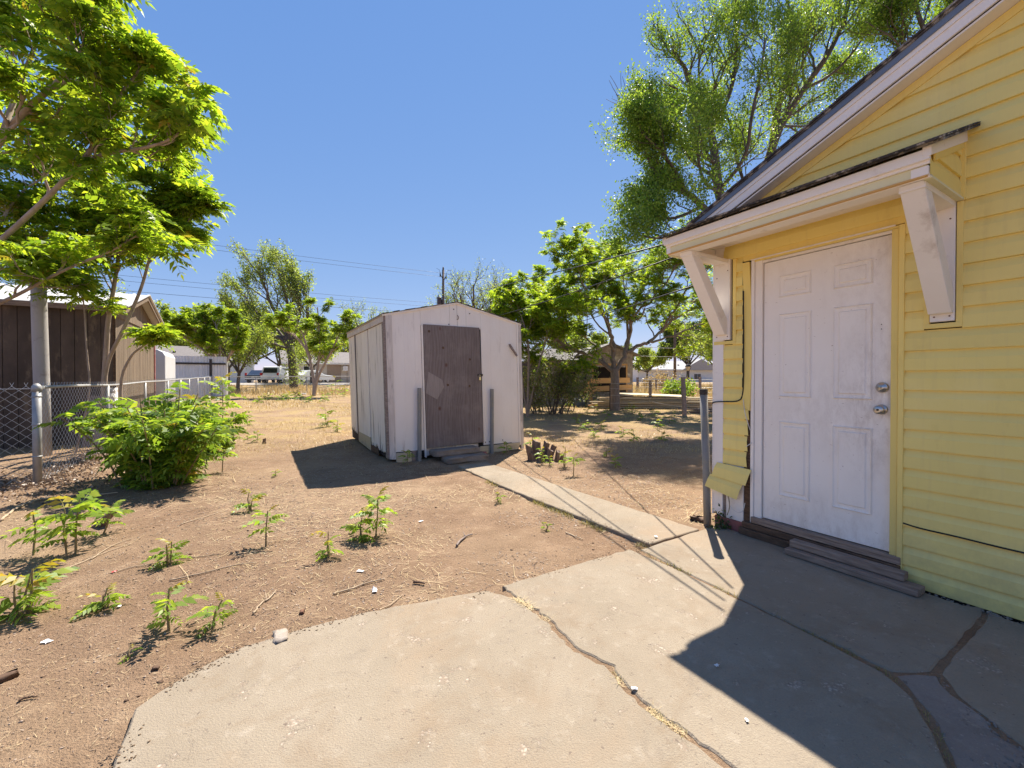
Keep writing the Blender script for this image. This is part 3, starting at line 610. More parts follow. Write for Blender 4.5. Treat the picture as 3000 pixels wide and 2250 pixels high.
cpart('soffit_beam', MB().box(0.966, 0.977, -0.44, -0.024, 2.319, 2.404), 'white_dirty', 0)
for (xe, sgn) in ((1.100, 1), (-0.466, -1)):                # triangular ends with horizontal siding
    zb = 2.306
    for j in range(3):
        za, zc = zb + j * .118, zb + (j + 1) * .118
        ya = lambda z: min(0.0, max(-.545, -.625 + (z - 2.395) / .42)) if z > 2.33 else -.545
        y0, y1 = ya(za), ya(min(zc, 2.70))
        if y0 > -.03: break
        o = sgn * .012
        v = [(xe + o, y0, za), (xe + o, -.012, za), (xe + o, -.012, za + .075), (xe + o, ya(za + .075), za + .075), (xe, y1, min(zc, 2.60)), (xe, -.012, min(zc, 2.62)), (xe - sgn * .01, y0, za), (xe - sgn * .01, -.012, za)]
        cpart('siding_panel', MB().add(v, [(0, 1, 2, 3), (3, 2, 5, 4), (6, 7, 1, 0)]), 'yellow', 0)
    a, b = (xe - .004, xe + .030) if sgn > 0 else (xe - .030, xe + .004)
    cpart('rake_board', MB().prism([(-0.600, 2.384), (-0.600, 2.437), (-.012, 2.683), (-.012, 2.622)], 'x', a, b), 'white_paint')
    cpart('rake_trim', MB().prism([(-0.50, 2.388), (-0.50, 2.424), (-.03, 2.621), (-.03, 2.583)], 'x', xe + (.012 if sgn > 0 else -.022), xe + (.022 if sgn > 0 else -.012)), 'yellow_trim', .001)
    cpart('wall_trim', MB().box(xe + (.004 if sgn > 0 else -.028), xe + (.028 if sgn > 0 else -.004), -.036, -.019, 2.30, 2.61), 'yellow_trim', .002)
    cpart('bottom_trim', MB().box(xe - .012, xe + .020, -.545, -.02, 2.292, 2.304), 'cream', .001)
for (xa, xb, mt) in ((-0.400, -0.262, 'white_paint'), (0.983, 1.088, 'white_dirty')):
    xm = (xa + xb) / 2; hw = .050
    br = cpart('bracket', MB().box(xa, xb, -.034, 0.0, 1.612, 2.297), mt)
    MB().prism([(-0.535, 2.294), (-0.432, 2.294), (-0.020, 1.760), (-0.036, 1.655), (-0.075, 1.655)], 'x', xm - hw, xm + hw).build('brace', M[mt], can, bevel=.004)
    MB().box(xm - hw - .004, xm + hw + .004, -.52, -.036, 2.262, 2.2955).build('bracket_arm', M[mt], can, bevel=.003)
    for (x, z) in ((xa + .02, 1.64), (xb - .02, 1.64), (xa + .02, 2.15), (xb - .02, 2.2)):
        MB().lathe([(0.0045, -.033), (0.0045, -.0365), (.001, -.037)], (x, 0, z), 'y', 8).build('screw', M['rust'], can)
for (x0, x1) in ((-0.243, -0.214), (1.092, 1.119), (0.955, 0.980)):
    zt = 2.29 if x0 != 0.955 else 1.80
    MB().box(x0, x1, -.026, 0.0, 1.600, zt).build('bracket_trim', M['yellow_trim'], house, bevel=.002)
MB().box(0.955, 1.119, -.027, 0.0, 1.575, 1.603).build('bracket_trim', M['yellow_trim'], house, bevel=.002)
MB().box(-0.412, -0.214, -.027, 0.0, 1.575, 1.603).build('bracket_trim', M['yellow_trim'], house, bevel=.002)

# ---- main roof: two slopes, white rake boards
def roof_side(sg):
    """sg=+1: the left slope that is seen; -1: the right slope"""
    mx = lambda x: x if sg > 0 else 2 * RIDGE_X - x
    xe = -0.56; zr = lambda x: 2.72 + SLOPE * (x + 0.388)
    def slope_slab(name, mat, x0, x1, y0, y1, d0, d1):
        v = [(mx(x), y, zr(x) - d) for d in (d0, d1) for y in (y0, y1) for x in (x0, x1)]
        MB().add(v, [(0, 1, 3, 2), (4, 6, 7, 5), (0, 4, 5, 1), (2, 3, 7, 6), (0, 2, 6, 4), (1, 5, 7, 3)]).build(name, M[mat], house)
    slope_slab('roof', 'shingle', xe, RIDGE_X, -.168, 8.3, 0.0, .012)
    slope_slab('drip_edge', 'drip', xe + .01, RIDGE_X, -.160, -.150, .013, .052)
    slope_slab('rake_board', 'white_paint', xe + .02, RIDGE_X, -.150, -.130, .030, .082)
    slope_slab('rake_board', 'white_paint', xe + .02, RIDGE_X, -.143, -.128, .083, .142)
    slope_slab('rake_soffit', 'white_paint', xe + .10, RIDGE_X, -.128, -.018, .150, .162)
    slope_slab('rake_trim', 'yellow_trim', xe + .20, RIDGE_X, -.030, -.0185, .165, .215)
    slope_slab('roof_deck', 'weathered_x', xe + .01, RIDGE_X, -.127, 8.2, .014, .040)
    MB().box(min(mx(xe), mx(xe + .02)), max(mx(xe), mx(xe + .02)), -.15, 8.2, 2.50, 2.645).build('eave_fascia', M['white_paint'], house)
    MB().box(min(mx(xe + .021), mx(WL)), max(mx(xe + .021), mx(WL)), -.127, 8.2, 2.502, 2.515).build('eave_soffit', M['white_paint'], house)
    if sg > 0:                                             # shingle courses along the visible rake, each a little proud
        x = xe - .02; j = 0; q = np.random.default_rng(3)
        while x < RIDGE_X - .1:
            l = .142; o = q.uniform(0, .008)
            v = [(xx, y, zr(xx) + d) for d in (.001, .012) for y in (-.176 - o, .8) for xx in (x, min(x + l + .03, RIDGE_X))]
            v[4] = (v[4][0], v[4][1], v[4][2] + .006); v[6] = (v[6][0], v[6][1], v[6][2] + .006)
            MB().add(v, [(0, 1, 3, 2), (4, 6, 7, 5)[::-1], (0, 4, 5, 1), (2, 3, 7, 6), (0, 2, 6, 4), (1, 5, 7, 3)]).build('shingle', M['shingle'], house); x += l
roof_side(1); roof_side(-1)

# ---- cables on the wall
def cable(pts, r=.005, mat='black_rubber', name='wall_cable', parent=house):
    P = np.array(pts, float)
    for _ in range(3):
        Q = [P[0]]
        for i in range(len(P) - 1): Q += [P[i] * .75 + P[i + 1] * .25, P[i] * .25 + P[i + 1] * .75]
        P = np.array(Q + [P[-1]])
    return MB().tube(P, r, 6).build(name, M[mat], parent, smooth=True)
cable([(-.138, -.045, 2.0), (-.140, -.04, 1.6), (-.138, -.04, 1.3), (-.145, -.035, 1.12), (-.20, -.03, 1.088), (-.30, -.03, 1.084), (-.40, -.035, 1.078), (-.43, -.03, 1.06), (-.43, .1, 1.04)])
cable([(.868, -.022, .378), (.95, -.024, .368), (1.1, -.026, .370), (1.3, -.026, .362), (1.7, -.026, .366), (2.4, -.026, .36)])
cable([(-.135, -.045, 1.11), (-.12, -.05, 1.0), (-.10, -.04, .92), (-.085, -.03, .86)], .003, 'white_cable')
cable([(-.12, -.03, .72), (-.09, -.05, .74), (-.07, -.03, .76)], .003, 'white_cable')
cable([(-.29, -.03, .34), (-.25, -.05, .20), (-.17, -.05, .16), (-.13, -.045, .19), (-.12, -.04, .26)], .003, 'white_cable')
cable([(-.30, -.03, .36), (-.26, -.05, .30), (-.24, -.05, .2), (-.27, -.045, .12)], .004, 'dead_stick')

# ================================================================== WHITE SHED
shed = thing('garden_shed', 'weathered white wooden shed with a grey plywood door', 'shed', (-1.92, 6.63, -0.035), TH)
def lean(V): p = V.copy(); p[:, 0] -= 0.030 * V[:, 2]; return p
SW, SD, SE, SA, AX = 2.47, 3.05, 2.335, 2.625, 1.215          # width, depth, eave, apex
def sroof(x): return SE + (SA - SE) * (1 - abs(x - AX) / AX) if x <= AX else SE + .02 + (SA - SE - .02) * (1 - (x - AX) / (SW - AX))
def spart(name, mb, mat, bevel=.002): mb.xf = lean; return mb.build(name, M[mat], shed, bevel=bevel)
DX0, DX1, DZ0, DZ1 = .602, 1.640, .20, 2.215
# front boards: strips of the grooved sheet siding
fr = np.random.default_rng(4)
xs = [.10, .285, .46, .565]
for a, b in zip(xs[:-1], xs[1:]):
    zb = .155 + fr.uniform(-.01, .01)
    spart('wall_board', MB().prism([(a + .0004, zb), (b - .0004, zb), (b - .0004, sroof(b) - .03), (a + .0004, sroof(a) - .03)], 'y', -.012 - fr.uniform(0, .0008), .01), 'shed_white', 0)
xs = [1.655, 1.84, 2.04, 2.24, 2.385]
for a, b in zip(xs[:-1], xs[1:]):
    zb = .15 + fr.uniform(-.01, .01)
    spart('wall_board', MB().prism([(a + .0004, zb), (b - .0004, zb), (b - .0004, sroof(b) - .03), (a + .0004, sroof(a) - .03)], 'y', -.012 - fr.uniform(0, .0008), .01), 'shed_white', 0)
xs = [.567, .74, .91, 1.075, AX - .001, 1.38, 1.53, 1.653]
for a, b in zip(xs[:-1], xs[1:]):
    g = .003 if abs(b - AX) < .01 or abs(a - AX) < .01 else .0004
    spart('wall_board', MB().prism([(a + g, 2.195), (b - g, 2.195), (b - g, sroof(b) - .03), (a + g, sroof(a) - .03)], 'y', -.012 - fr.uniform(0, .0006), .01), 'shed_white', 0)
# corner boards and door jamb strip
spart('corner_board', MB().prism([(0.0, .06), (.098, .05), (.098, sroof(.098) - .03), (0.0, SE - .02)], 'y', -.026, .0), 'shed_corner')
spart('corner_board', MB().box(-.030, -.003, -.018, .10, .07, SE - .03), 'weathered')
spart('corner_board', MB().prism([(2.388, .10), (2.425, .10), (2.425, sroof(2.425) - .03), (2.388, sroof(2.388) - .03)], 'y', -.024, .0), 'shed_white')
spart('corner_board', MB().prism([(2.432, .02), (2.49, .02), (2.49, sroof(2.47) - .04), (2.432, sroof(2.432) - .03)], 'y', -.020, .03), 'shed_corner')
spart('door_jamb', MB().prism([(.568, .045), (.596, .03), (.600, 2.19), (.572, 2.19)], 'y', -.028, .0), 'shed_white')
# weathered base boards
spart('base_board', MB().box(.100, .345, -.034, -.012, -.005, .062), 'new_lumber')
spart('base_board', MB().box(.100, .345, -.034, -.012, .065, .150), 'new_lumber')
spart('base_board', MB().box(.348, .430, -.040, -.012, .0, .165), 'weathered')
spart('base_board', MB().prism([(1.52, .0), (2.36, .025), (2.40, .150), (1.575, .138)], 'y', -.042, -.013), 'new_lumber')
spart('base_board', MB().box(.60, 1.55, -.008, .012, .06, .19), 'shed_corner')
# plywood door
sd = spart('door', MB().prism([(DX0, DZ0 - .02), (DX1, DZ0 + .01), (DX1 - .02, DZ1), (DX0 + .004, DZ1 - .005)], 'y', -.036, -.014), 'plywood', .002)
tag(sd, 'bare grey plywood door with a patch and a padlock')
def dpart(name, mb, mat, bevel=0): mb.xf = lean; return mb.build(name, M[mat], sd, bevel=bevel)
dpart('patch', MB().prism([(.610, 1.09), (.80, .98), (.93, 1.19), (.905, 1.305), (.665, 1.44)], 'y', -.042, -.0365), 'ply_patch', .001)
dpart('hasp', MB().box(1.555, 1.66, -.043, -.0365, 1.37, 1.41), 'dark_steel', .001)
dpart('padlock', MB().box(1.575, 1.612, -.062, -.0435, 1.30, 1.355), 'nickel', .003)
dpart('padlock_shackle', MB().tube([(1.581, -.053, 1.35), (1.581, -.053, 1.385), (1.594, -.053, 1.398), (1.606, -.053, 1.385), (1.606, -.053, 1.35)], .0035, 6), 'nickel')
for (x, z) in ((.935, 1.84), (1.42, 1.66), (1.0, 1.22), (1.40, 1.2), (.70, 2.1)):
    dpart('knot', MB().lathe([(.022, -.0365), (.019, -.0372), (.001, -.0374)], (x, 0, z), 'y', 10), 'dark_wood')
# a turn-button latch, hook and bolt heads
lt = MB(); lt.prism([(2.205, 1.955), (2.235, 1.96), (2.385, 1.755), (2.365, 1.735), (2.232, 1.90)], 'y', -.052, -.027); spart('latch_bar', lt, 'weathered')
spart('hook', MB().tube([(AX + .0, -.02, 2.40), (AX + .008, -.034, 2.39), (AX + .014, -.036, 2.36), (AX + .006, -.034, 2.335), (AX - .01, -.02, 2.335)], .006, 6), 'rust', 0)
for (x, z) in ((1.155, 2.50), (1.45, 2.45), (1.06, 2.24), (2.04, .215), (1.69, .20), (1.77, .205)):
    spart('bolt_head', MB().lathe([(.010, -.012), (.010, -.017), (.001, -.018)], (x, 0, z), 'y', 8), 'tar', 0)
# left side: flaking panels with dark gaps, rotten at the foot
MB(lean).box(.012, SW - .012, .014, SD - .01, .05, SE - .02).build('wall_core', M['tar'], shed)
def rot_bottom(y0, y1, z0, z1, seed, n=12, amp=.10):
    q = np.random.default_rng(seed); ys = np.linspace(y0, y1, n); return [(y, z0 + abs(q.normal(0, amp))) for y in ys] + [(y1, z1), (y0, z1)]
for (y0, y1, zb, sd_, amp) in ((.075, .62, .10, 3, .09), (.622, 1.15, .13, 4, .05), (1.215, 1.73, .26, 5, .0), (1.732, 2.26, .26, 6, .0), (2.41, 2.70, .20, 7, .05), (2.702, 3.03, .22, 8, .06)):
    spart('side_board', MB().prism(rot_bottom(y0, y1, zb, SE - .13, sd_, 12, amp), 'x', -.012, .010), 'shed_side', .0015)
spart('gap_strip', MB().box(-.006, .010, 2.265, 2.405, .06, SE - .12), 'dark_steel', 0)
spart('skirt_board', MB().prism([(1.215, .02), (2.26, .06), (2.26, .255), (1.215, .255)], 'x', -.014, .008), 'new_lumber')
spart('rotten_sill', MB().prism(rot_bottom(.62, 1.2, .0, .14, 9, 8, .03), 'x', -.016, -.0125), 'dark_wood', 0)
spart('eave_board', MB().box(-.035, -.013, -.01, SD, SE - .125, SE - .03), 'shed_corner')
spart('eave_board', MB().box(-.045, -.036, -.02, SD + .01, SE - .032, SE - .005), 'new_lumber')
spart('wall_board', MB().box(SW - .010, SW + .012, .03, SD - .03, .06, SE - .03), 'shed_side')
spart('wall_board', MB().prism([(0, .06), (SW, .06), (SW, SE), (AX, SA - .03), (0, SE)], 'y', SD - .008, SD + .010), 'shed_side')
# rake trim and thin black felt roof
for (xa, xb) in ((-.045, AX), (AX, SW + .02)):
    za, zb = (SE - .008, SA) if xb == AX else (SA, SE + .012)
    v = lambda d0, d1, y0, y1: [(x, y, z + d) for d in (d0, d1) for y in (y0, y1) for (x, z) in ((xa, za), (xb, zb))]
    Fx = [(0, 1, 3, 2), (4, 6, 7, 5), (0, 4, 5, 1), (2, 3, 7, 6), (0, 2, 6, 4), (1, 5, 7, 3)]
    spart('rake_trim', MB().add(v(-.034, -.004, -.030, -.013), Fx), 'shed_white', .002)
    spart('roof_deck', MB().add(v(-.018, -.001, -.012, SD + .02), Fx), 'weathered', 0)
    rf = MB(); q = np.random.default_rng(21); n = 14
    for i in range(n):                                           # ragged felt: short strips of uneven overhang and thickness
        t0, t1 = i / n, (i + 1) / n; o = q.uniform(.0, .018); h = q.uniform(.004, .015)
        P = lambda t, y, d: (xa + (xb - xa) * t, y, za + (zb - za) * t + d)
        rf.add([P(t, y, d) for d in (.0, h) for y in (-.034 - o, SD + .04) for t in (t0, t1)], Fx)
    spart('roof', rf, 'shingle', 0)

# steel posts, concrete steps, stump by the shed
def sh(x, y, z=0.0):                                              # shed-local to world
    return np.array([-1.92 + PX * x + UX * y, 6.63 + PY * x + UY * y, z])
for (x, y, lab, hgt) in ((.455, -.085, 'grey steel post left of the shed door', 1.19), (1.775, -.085, 'grey steel post right of the shed door', 1.16)):
    p = sh(x, y, -.05)
    t = thing('steel_post', lab, 'post', p, TH, 'posts in front of the shed')
    MB().lathe([(.033, 0), (.033, hgt), (.028, hgt), (.028, hgt - .15), (.001, hgt - .15)], (0, 0, 0), 'z', 16).build('pipe', M['post_grey'], t, smooth=False)
def rough_block(name, label, cat, loc, rz, size, mat, seed, amp=.02, group=None, sub=4):
    t = np.random.default_rng(seed); n = sub
    V = []; Fq = []; idx = {}
    def vid(p):
        k = tuple(np.round(p, 4))
        if k not in idx: idx[k] = len(V); V.append(p)
        return idx[k]
    g = np.linspace(-.5, .5, n + 1)
    for ax in range(3):
        for s in (-.5, .5):
            for i in range(n):
                for j in range(n):
                    q = []
                    for (a, b) in ((i, j), (i + 1, j), (i + 1, j + 1), (i, j + 1)):
                        p = [0, 0, 0]; p[ax] = s; p[(ax + 1) % 3] = g[a]; p[(ax + 2) % 3] = g[b]; q.append(vid(tuple(p)))
                    Fq.append(q if s > 0 else q[::-1])
    A = np.array(V); A *= np.array(size); A[:, :2] *= (1 - .12 * (A[:, 2:3] / size[2] + .5) * 0)
    k = A.copy()
    top = A[:, 2] > size[2] * .45
    nz = t.normal(0, amp, A.shape); nz[top, 2] *= .25; A = A + nz; A[:, 2] += size[2] / 2
    me = np_mesh(name, A, np.array(Fq)); o = link(name, me, M[mat], None, loc); o.rotation_euler = (0, 0, rz); return tag(o, label, cat, group)
p = sh(1.02, -.20, -.03); rough_block('concrete_step', 'upper broken concrete slab under the shed door', 'step', (p[0], p[1], .05), TH + R(3), (.80, .26, .09), 'concrete_old', 3, .010, 'broken slabs at the shed door')
p = sh(1.10, -.42, -.04); rough_block('concrete_step', 'lower broken concrete slab lying in front of the shed door', 'step', (p[0], p[1], -.035), TH - R(2), (.72, .32, .085), 'concrete_old', 5, .011, 'broken slabs at the shed door')
p = on_ground(1417, 1337); rough_block('stone', 'small reddish stone by the right shed post', 'stone', p, .4, (.09, .07, .08), 'red_brick', 8, .008, None, 3)

def stump(base, label, stems, seed):
    q = np.random.default_rng(seed); t = thing('tree_stump', label, 'stump', base)
    for (dx, dy, h, r, lx, ly) in stems:
        n = 10; pts = []; V = []; ang = np.linspace(0, 2 * math.pi, n, endpoint=False); rj = r * (1 + q.normal(0, .16, n)); tw = q.uniform(-.5, .5)
        hs = [-.04, .0, h * .3, h * .7]
        for i, hh in enumerate(hs):
            k = [1.5, 1.25, 1.02, .95][i]; V += [(dx + lx * hh + math.cos(a) * rj[j] * k, dy + ly * hh + math.sin(a) * rj[j] * k, hh) for j, a in enumerate(ang)]
        V += [(dx + lx * h + math.cos(a) * rj[j] * .93, dy + ly * h + math.sin(a) * rj[j] * .93, h + math.cos(a * 1 + seed) * r * .5 + q.normal(0, .008)) for j, a in enumerate(ang)]
        f = [(i * n + j, i * n + (j + 1) % n, (i + 1) * n + (j + 1) % n, (i + 1) * n + j) for i in range(4) for j in range(n)] + [tuple(range(4 * n, 5 * n))]
        MB().add(V, f).build('cut_stem', M['stump'], t)
    return t
p = on_ground(1577, 1349)
stump(p, 'cluster of dark cut stems beside the right corner of the shed', [(-.11, .0, .24, .050, -.25, .0), (-.02, .06, .30, .058, -.02, .1), (.09, .03, .29, .052, .2, .0), (.18, .09, .22, .045, .4, .1), (.02, -.08, .17, .055, .1, -.2), (-.07, -.08, .12, .05, -.3, -.1), (.13, -.06, .19, .05, .3, -.1)], 3)
p = on_ground(1632, 1351); stump(p, 'small dark stump among saplings near the path', [(0, 0, .16, .04, .1, 0), (.07, .03, .11, .03, .2, 0)], 4)
p = on_ground(285, 1543); stump(p, 'slanting cut stub beside the two-stemmed sapling', [(0, 0, .14, .035, .9, .2)], 6)
p = on_ground(774, 1299); stump(p, 'short brown cut stub standing in dry grass left of the shed', [(0, 0, .10, .032, .05, 0)], 7)
p = on_ground(683, 1291); stump(p, 'tiny dark stub beside the fence-side sapling', [(0, 0, .06, .03, .3, 0)], 9)

# ================================================================== CHAIN-LINK FENCES
F0 = np.array([-5.92, 5.27, 0.0]); DU = np.array([UX, UY, 0.0]); DP = np.array([PX, PY, 0.0])
def link_mesh(p0, d, length, ztop_extra, pitch=.0575, step=.048, r=.0026, height=1.20, barb=True):
    n = int(length / pitch); m = int(height / step); V = []; Fc = []; cnt = 0
    k = np.arange(m + 1); zz = k * step
    for i in range(n):
        s0 = i * pitch; base = p0 + d * s0
        z0 = float(gz(0, base[1])) + .03
        xo = ((k + i) % 2) * pitch; side = np.where((k + i) % 2 == 0, .004, -.004)
        wob = .010 * math.sin(s0 * 2.1) + .006 * math.sin(s0 * 5.3)
        P = base[None, :] + d[None, :] * xo[:, None] + np.array([-d[1], d[0], 0])[None, :] * (side + wob * np.sin(zz / height * math.pi))[:, None]; P[:, 2] = z0 + zz
        if barb: e = P[-1] + d * (.018 if ((m + i) % 2) else -.018) + np.array([0, 0, .045]); P = np.vstack([P, e])
        v, f = tube_arrays(P, np.full(len(P), r), 3); V.append(v); Fc.append(f + cnt); cnt += len(v)
    return np.concatenate(V), np.concatenate(Fc)
fl = thing('chain_link_fence', 'galvanised chain-link fence running back along the left side of the yard', 'fence', F0 + np.array([0, 0, float(gz(0, F0[1]))]))
V, Fc = link_mesh(F0, DU, 25.0, 0)
link('wire_mesh', np_mesh('wire_mesh', V - np.array(fl.location), Fc), M['galv'], fl)
FL = 25.0
tt = np.linspace(0, FL, 26); P = F0[None, :] + DU[None, :] * tt[:, None]; P[:, 2] = gz(0, P[:, 1]) + 1.21 + .008 * np.sin(tt * 1.3)
MB().tube(P, .020, 10).build('top_rail', M['galv_pipe'], fl, rel=True, smooth=True)
def fpost(par, p, h, r, cap=True, mat='galv_pipe'):
    z = float(gz(0, p[1])); MB().tube([(p[0], p[1], z - .1), (p[0], p[1], z + h * .5), (p[0], p[1], z + h)], r, 14).build('post', M[mat], par, rel=True, smooth=True)
    if cap: MB().lathe([(r + .006, -.055), (r + .006, -.01), (r + .002, .012), (r * .75, .032), (r * .35, .044), (.001, .047)], (p[0], p[1], z + h), 'z', 16).build('post_cap', M['galv_pipe'], par, rel=True, smooth=True)
fpost(fl, F0, 1.215, .042)
for s in (2.9, 5.9, 8.9, 11.4, 13.6, 16.4, 19.2, 22.0, 25.0): fpost(fl, F0 + DU * s, 1.20, .026, s == 25.0)
for s in (.0,):                                                    # bands that tie the rail and mesh to the end post
    for h in (.35, .75, 1.10): 
        z = float(gz(0, F0[1])) + h; MB().lathe([(.045, -.010), (.048, 0), (.045, .010)], (F0[0], F0[1], z), 'z', 14).build('tension_band', M['galv_pipe'], fl, rel=True, smooth=True)
MB().tube([F0 + np.array([0, 0, 1.17]), F0 + DU * .16 + np.array([0, 0, 1.172])], .026, 10).build('rail_end_cup', M['galv_pipe'], fl, rel=True)
fn = thing('chain_link_fence', 'chain-link panel without a top rail left of the capped end post', 'fence', F0 - DP * 1.5 + np.array([0, 0, float(gz(0, F0[1]))]))
V, Fc = link_mesh(F0 - DP * .03, -DP, 2.4, 0, .060, .052, .0030, 1.23)
link('wire_mesh', np_mesh('wire_mesh', V - np.array(fn.location), Fc), M['galv'], fn)
MB().tube([F0 - DP * .03 + np.array([0, 0, 1.16]), F0 - DP * 2.4 + np.array([0, 0, 1.15])], .003, 5).build('tension_wire', M['galv'], fn, rel=True)
fpost(fn, F0 - DP * 2.42, 1.2, .03)
# back fence
FB = F0 + DU * 25.3
fb = thing('chain_link_fence', 'chain-link fence across the back of the yard', 'fence', FB + np.array([0, 0, float(gz(0, FB[1]))]))
V, Fc = link_mesh(FB, DP, 24.0, 0, .085, .07, .0032, 1.19, False)
link('wire_mesh', np_mesh('wire_mesh', V - np.array(fb.location), Fc), M['galv'], fb)
tt = np.linspace(0, 24, 12); P = FB[None, :] + DP[None, :] * tt[:, None]; P[:, 2] = gz(0, P[:, 1]) + 1.20
MB().tube(P, .026, 8).build('top_rail', M['galv_pipe'], fb, rel=True, smooth=True)
for s in (0.1, 2.25, 5.3, 8.3, 11.4, 14.5, 17.6, 20.7, 23.9): fpost(fb, FB + DP * s, 1.2, .032, False)

# post at the house corner
p = np.array([1.745, 3.765, -.06])
t = thing('steel_post', 'tall grey pipe post right beside the house corner', 'post', p)
MB().tube([(0, 0, 0), (-.010, .0, .45), (-.035, .01, 1.20)], [.032, .032, .032], 16).build('pipe', M['post_grey'], t, smooth=True)
MB().lathe([(.0345, 1.20), (.0345, 1.245), (.030, 1.25), (.001, 1.252)], (-.0362, .01, 0), 'z', 16).build('post_cap', M['dark_steel'], t)

# ================================================================== NEIGHBOUR'S SIDE (LEFT)
BC = np.array([-8.27, 8.8, 0.0]); BG = float(gz(0, 9.5))
bs = thing('brown_shed', 'brown plank shed with metal roof behind the left fence', 'shed', (BC[0], BC[1], BG), TH)
# local: x along the dark front (to the left = -x), y along the sunny gable side
BE, BA, BW, BL = 2.80 - BG, 3.36 - BG, 3.92, 4.6
q = np.random.default_rng(9); x = 0.0
while x > -BL:
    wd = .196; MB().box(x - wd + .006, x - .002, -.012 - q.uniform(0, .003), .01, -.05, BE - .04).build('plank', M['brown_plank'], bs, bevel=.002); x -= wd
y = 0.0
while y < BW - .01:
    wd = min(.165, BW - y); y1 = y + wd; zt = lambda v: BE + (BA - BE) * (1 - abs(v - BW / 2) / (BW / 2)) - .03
    MB().prism([(y + .002, -.05), (y1 - .004, -.05), (y1 - .004, zt(y1)), (y + .002, zt(y))], 'x', -.01, .012 + q.uniform(0, .003)).build('plank', M['sunlit_plank'], bs, bevel=.002); y = y1
MB().box(-BL, -.011, .012, BW - .01, -.04, BE - .05).build('wall_core', M['tar'], bs)
MB().box(-.010, .030, -.030, -.013, -.05, BE - .05).build('corner_board', M['dark_wood'], bs)
MB().box(.013, .035, -.030, .07, -.05, BE - .05).build('corner_board', M['sunlit_plank'], bs)
MB().box(.013, .035, BW - .07, BW + .02, -.05, BE - .02).build('corner_board', M['red_brick'], bs)
MB().box(.016, .036, .07, BW - .07, BE - .20, BE - .06).build('belly_band', M['sunlit_plank'], bs)
for (ya, yb, za, zb) in ((-.16, BW / 2, BE - .045, BA), (BW / 2, BW + .12, BA, BE - .03)):
    Fx = [(0, 1, 3, 2), (4, 6, 7, 5), (0, 4, 5, 1), (2, 3, 7, 6), (0, 2, 6, 4), (1, 5, 7, 3)]
    v = lambda x0, x1, d0, d1: [(x, y, z + d) for d in (d0, d1) for x in (x0, x1) for (y, z) in ((ya, za), (yb, zb))]
    n = 18; wd = (BL + .35) / n
    for i in range(n):
        x0 = -BL - .1 + i * wd; MB().add(v(x0, x0 + wd - .004, .012, .022), Fx).build('roof_panel', M['metal_roof'], bs)
        MB().add(v(x0 + wd - .03, x0 + wd + .012, .0225, .042), Fx).build('roof_rib', M['metal_roof'], bs)
    MB().add(v(.20, .225, -.11, .010), Fx).build('rake_board', M['sunlit_plank'], bs)
MB().box(-BL, .2, -.16, -.14, BE - .13, BE - .035).build('eave_board', M['weathered_x'], bs)
# leaning sheet
bp = at(280, 1110, 8.35); t = thing('plywood_sheet', 'grey plywood sheet leaning against the brown shed', 'plywood', (bp[0], bp[1], BG - .03), TH)
MB().add([(-.19, -.10, 0), (.16, -.10, 0), (.13, .20, .98), (-.13, .20, 1.0), (-.19, -.085, 0), (.16, -.085, 0), (.13, .215, .98), (-.13, .215, 1.0)], [(0, 1, 2, 3), (7, 6, 5, 4), (0, 4, 5, 1), (1, 5, 6, 2), (2, 6, 7, 3), (3, 7, 4, 0)]).build('sheet', M['weathered'], t)
pp = at(327, 1100, 8.2); t = thing('whitewashed_post', 'thick post with peeling whitewash behind the left fence', 'post', (pp[0], pp[1], BG - .04))
MB().tube([(0, 0, 0), (.01, 0, .5), (.0, 0, 1.17)], [.085, .08, .085], 12).build('post', M['speckled'], t, smooth=True)
pp = at(122, 1100, 7.25); t = thing('grey_pole', 'thick grey pole standing behind the left fence', 'pole', (pp[0], pp[1], float(gz(0, 7.25)) - .05))
MB().tube([(.02, 0, 0), (.0, 0, 1.2), (-.03, 0, 2.6), (-.04, 0, 3.25)], [.105, .10, .098, .095], 18).build('pole', M['pole_grey'], t, smooth=True)
# camper
cp = at(433, 1110, 14.5); cz = float(gz(0, 14.5))
t = thing('camper_trailer', 'white rounded camper trailer beyond the brown shed', 'trailer', (cp[0], cp[1], cz), TH)
prof = [(-.05, .35), (.55, .35), (.62, .5), (.62, 2.0), (.55, 2.13), (.42, 2.2), (-1.6, 2.42), (-1.6, .35)]
MB().prism(prof, 'y', -1.0, 1.0).build('body', M['camper_white'], t, bevel=.03)
MB().box(.30, .36, -1.012, -1.002, .4, 2.05).build('trim_strip', M['grey_metal'], t)
for yy in (-.82, .82): MB().lathe([(.30, -.1), (.31, -.08), (.31, .08), (.30, .1)], (-.6, yy, .31), 'y', 18).build('wheel', M['tyre'], t)
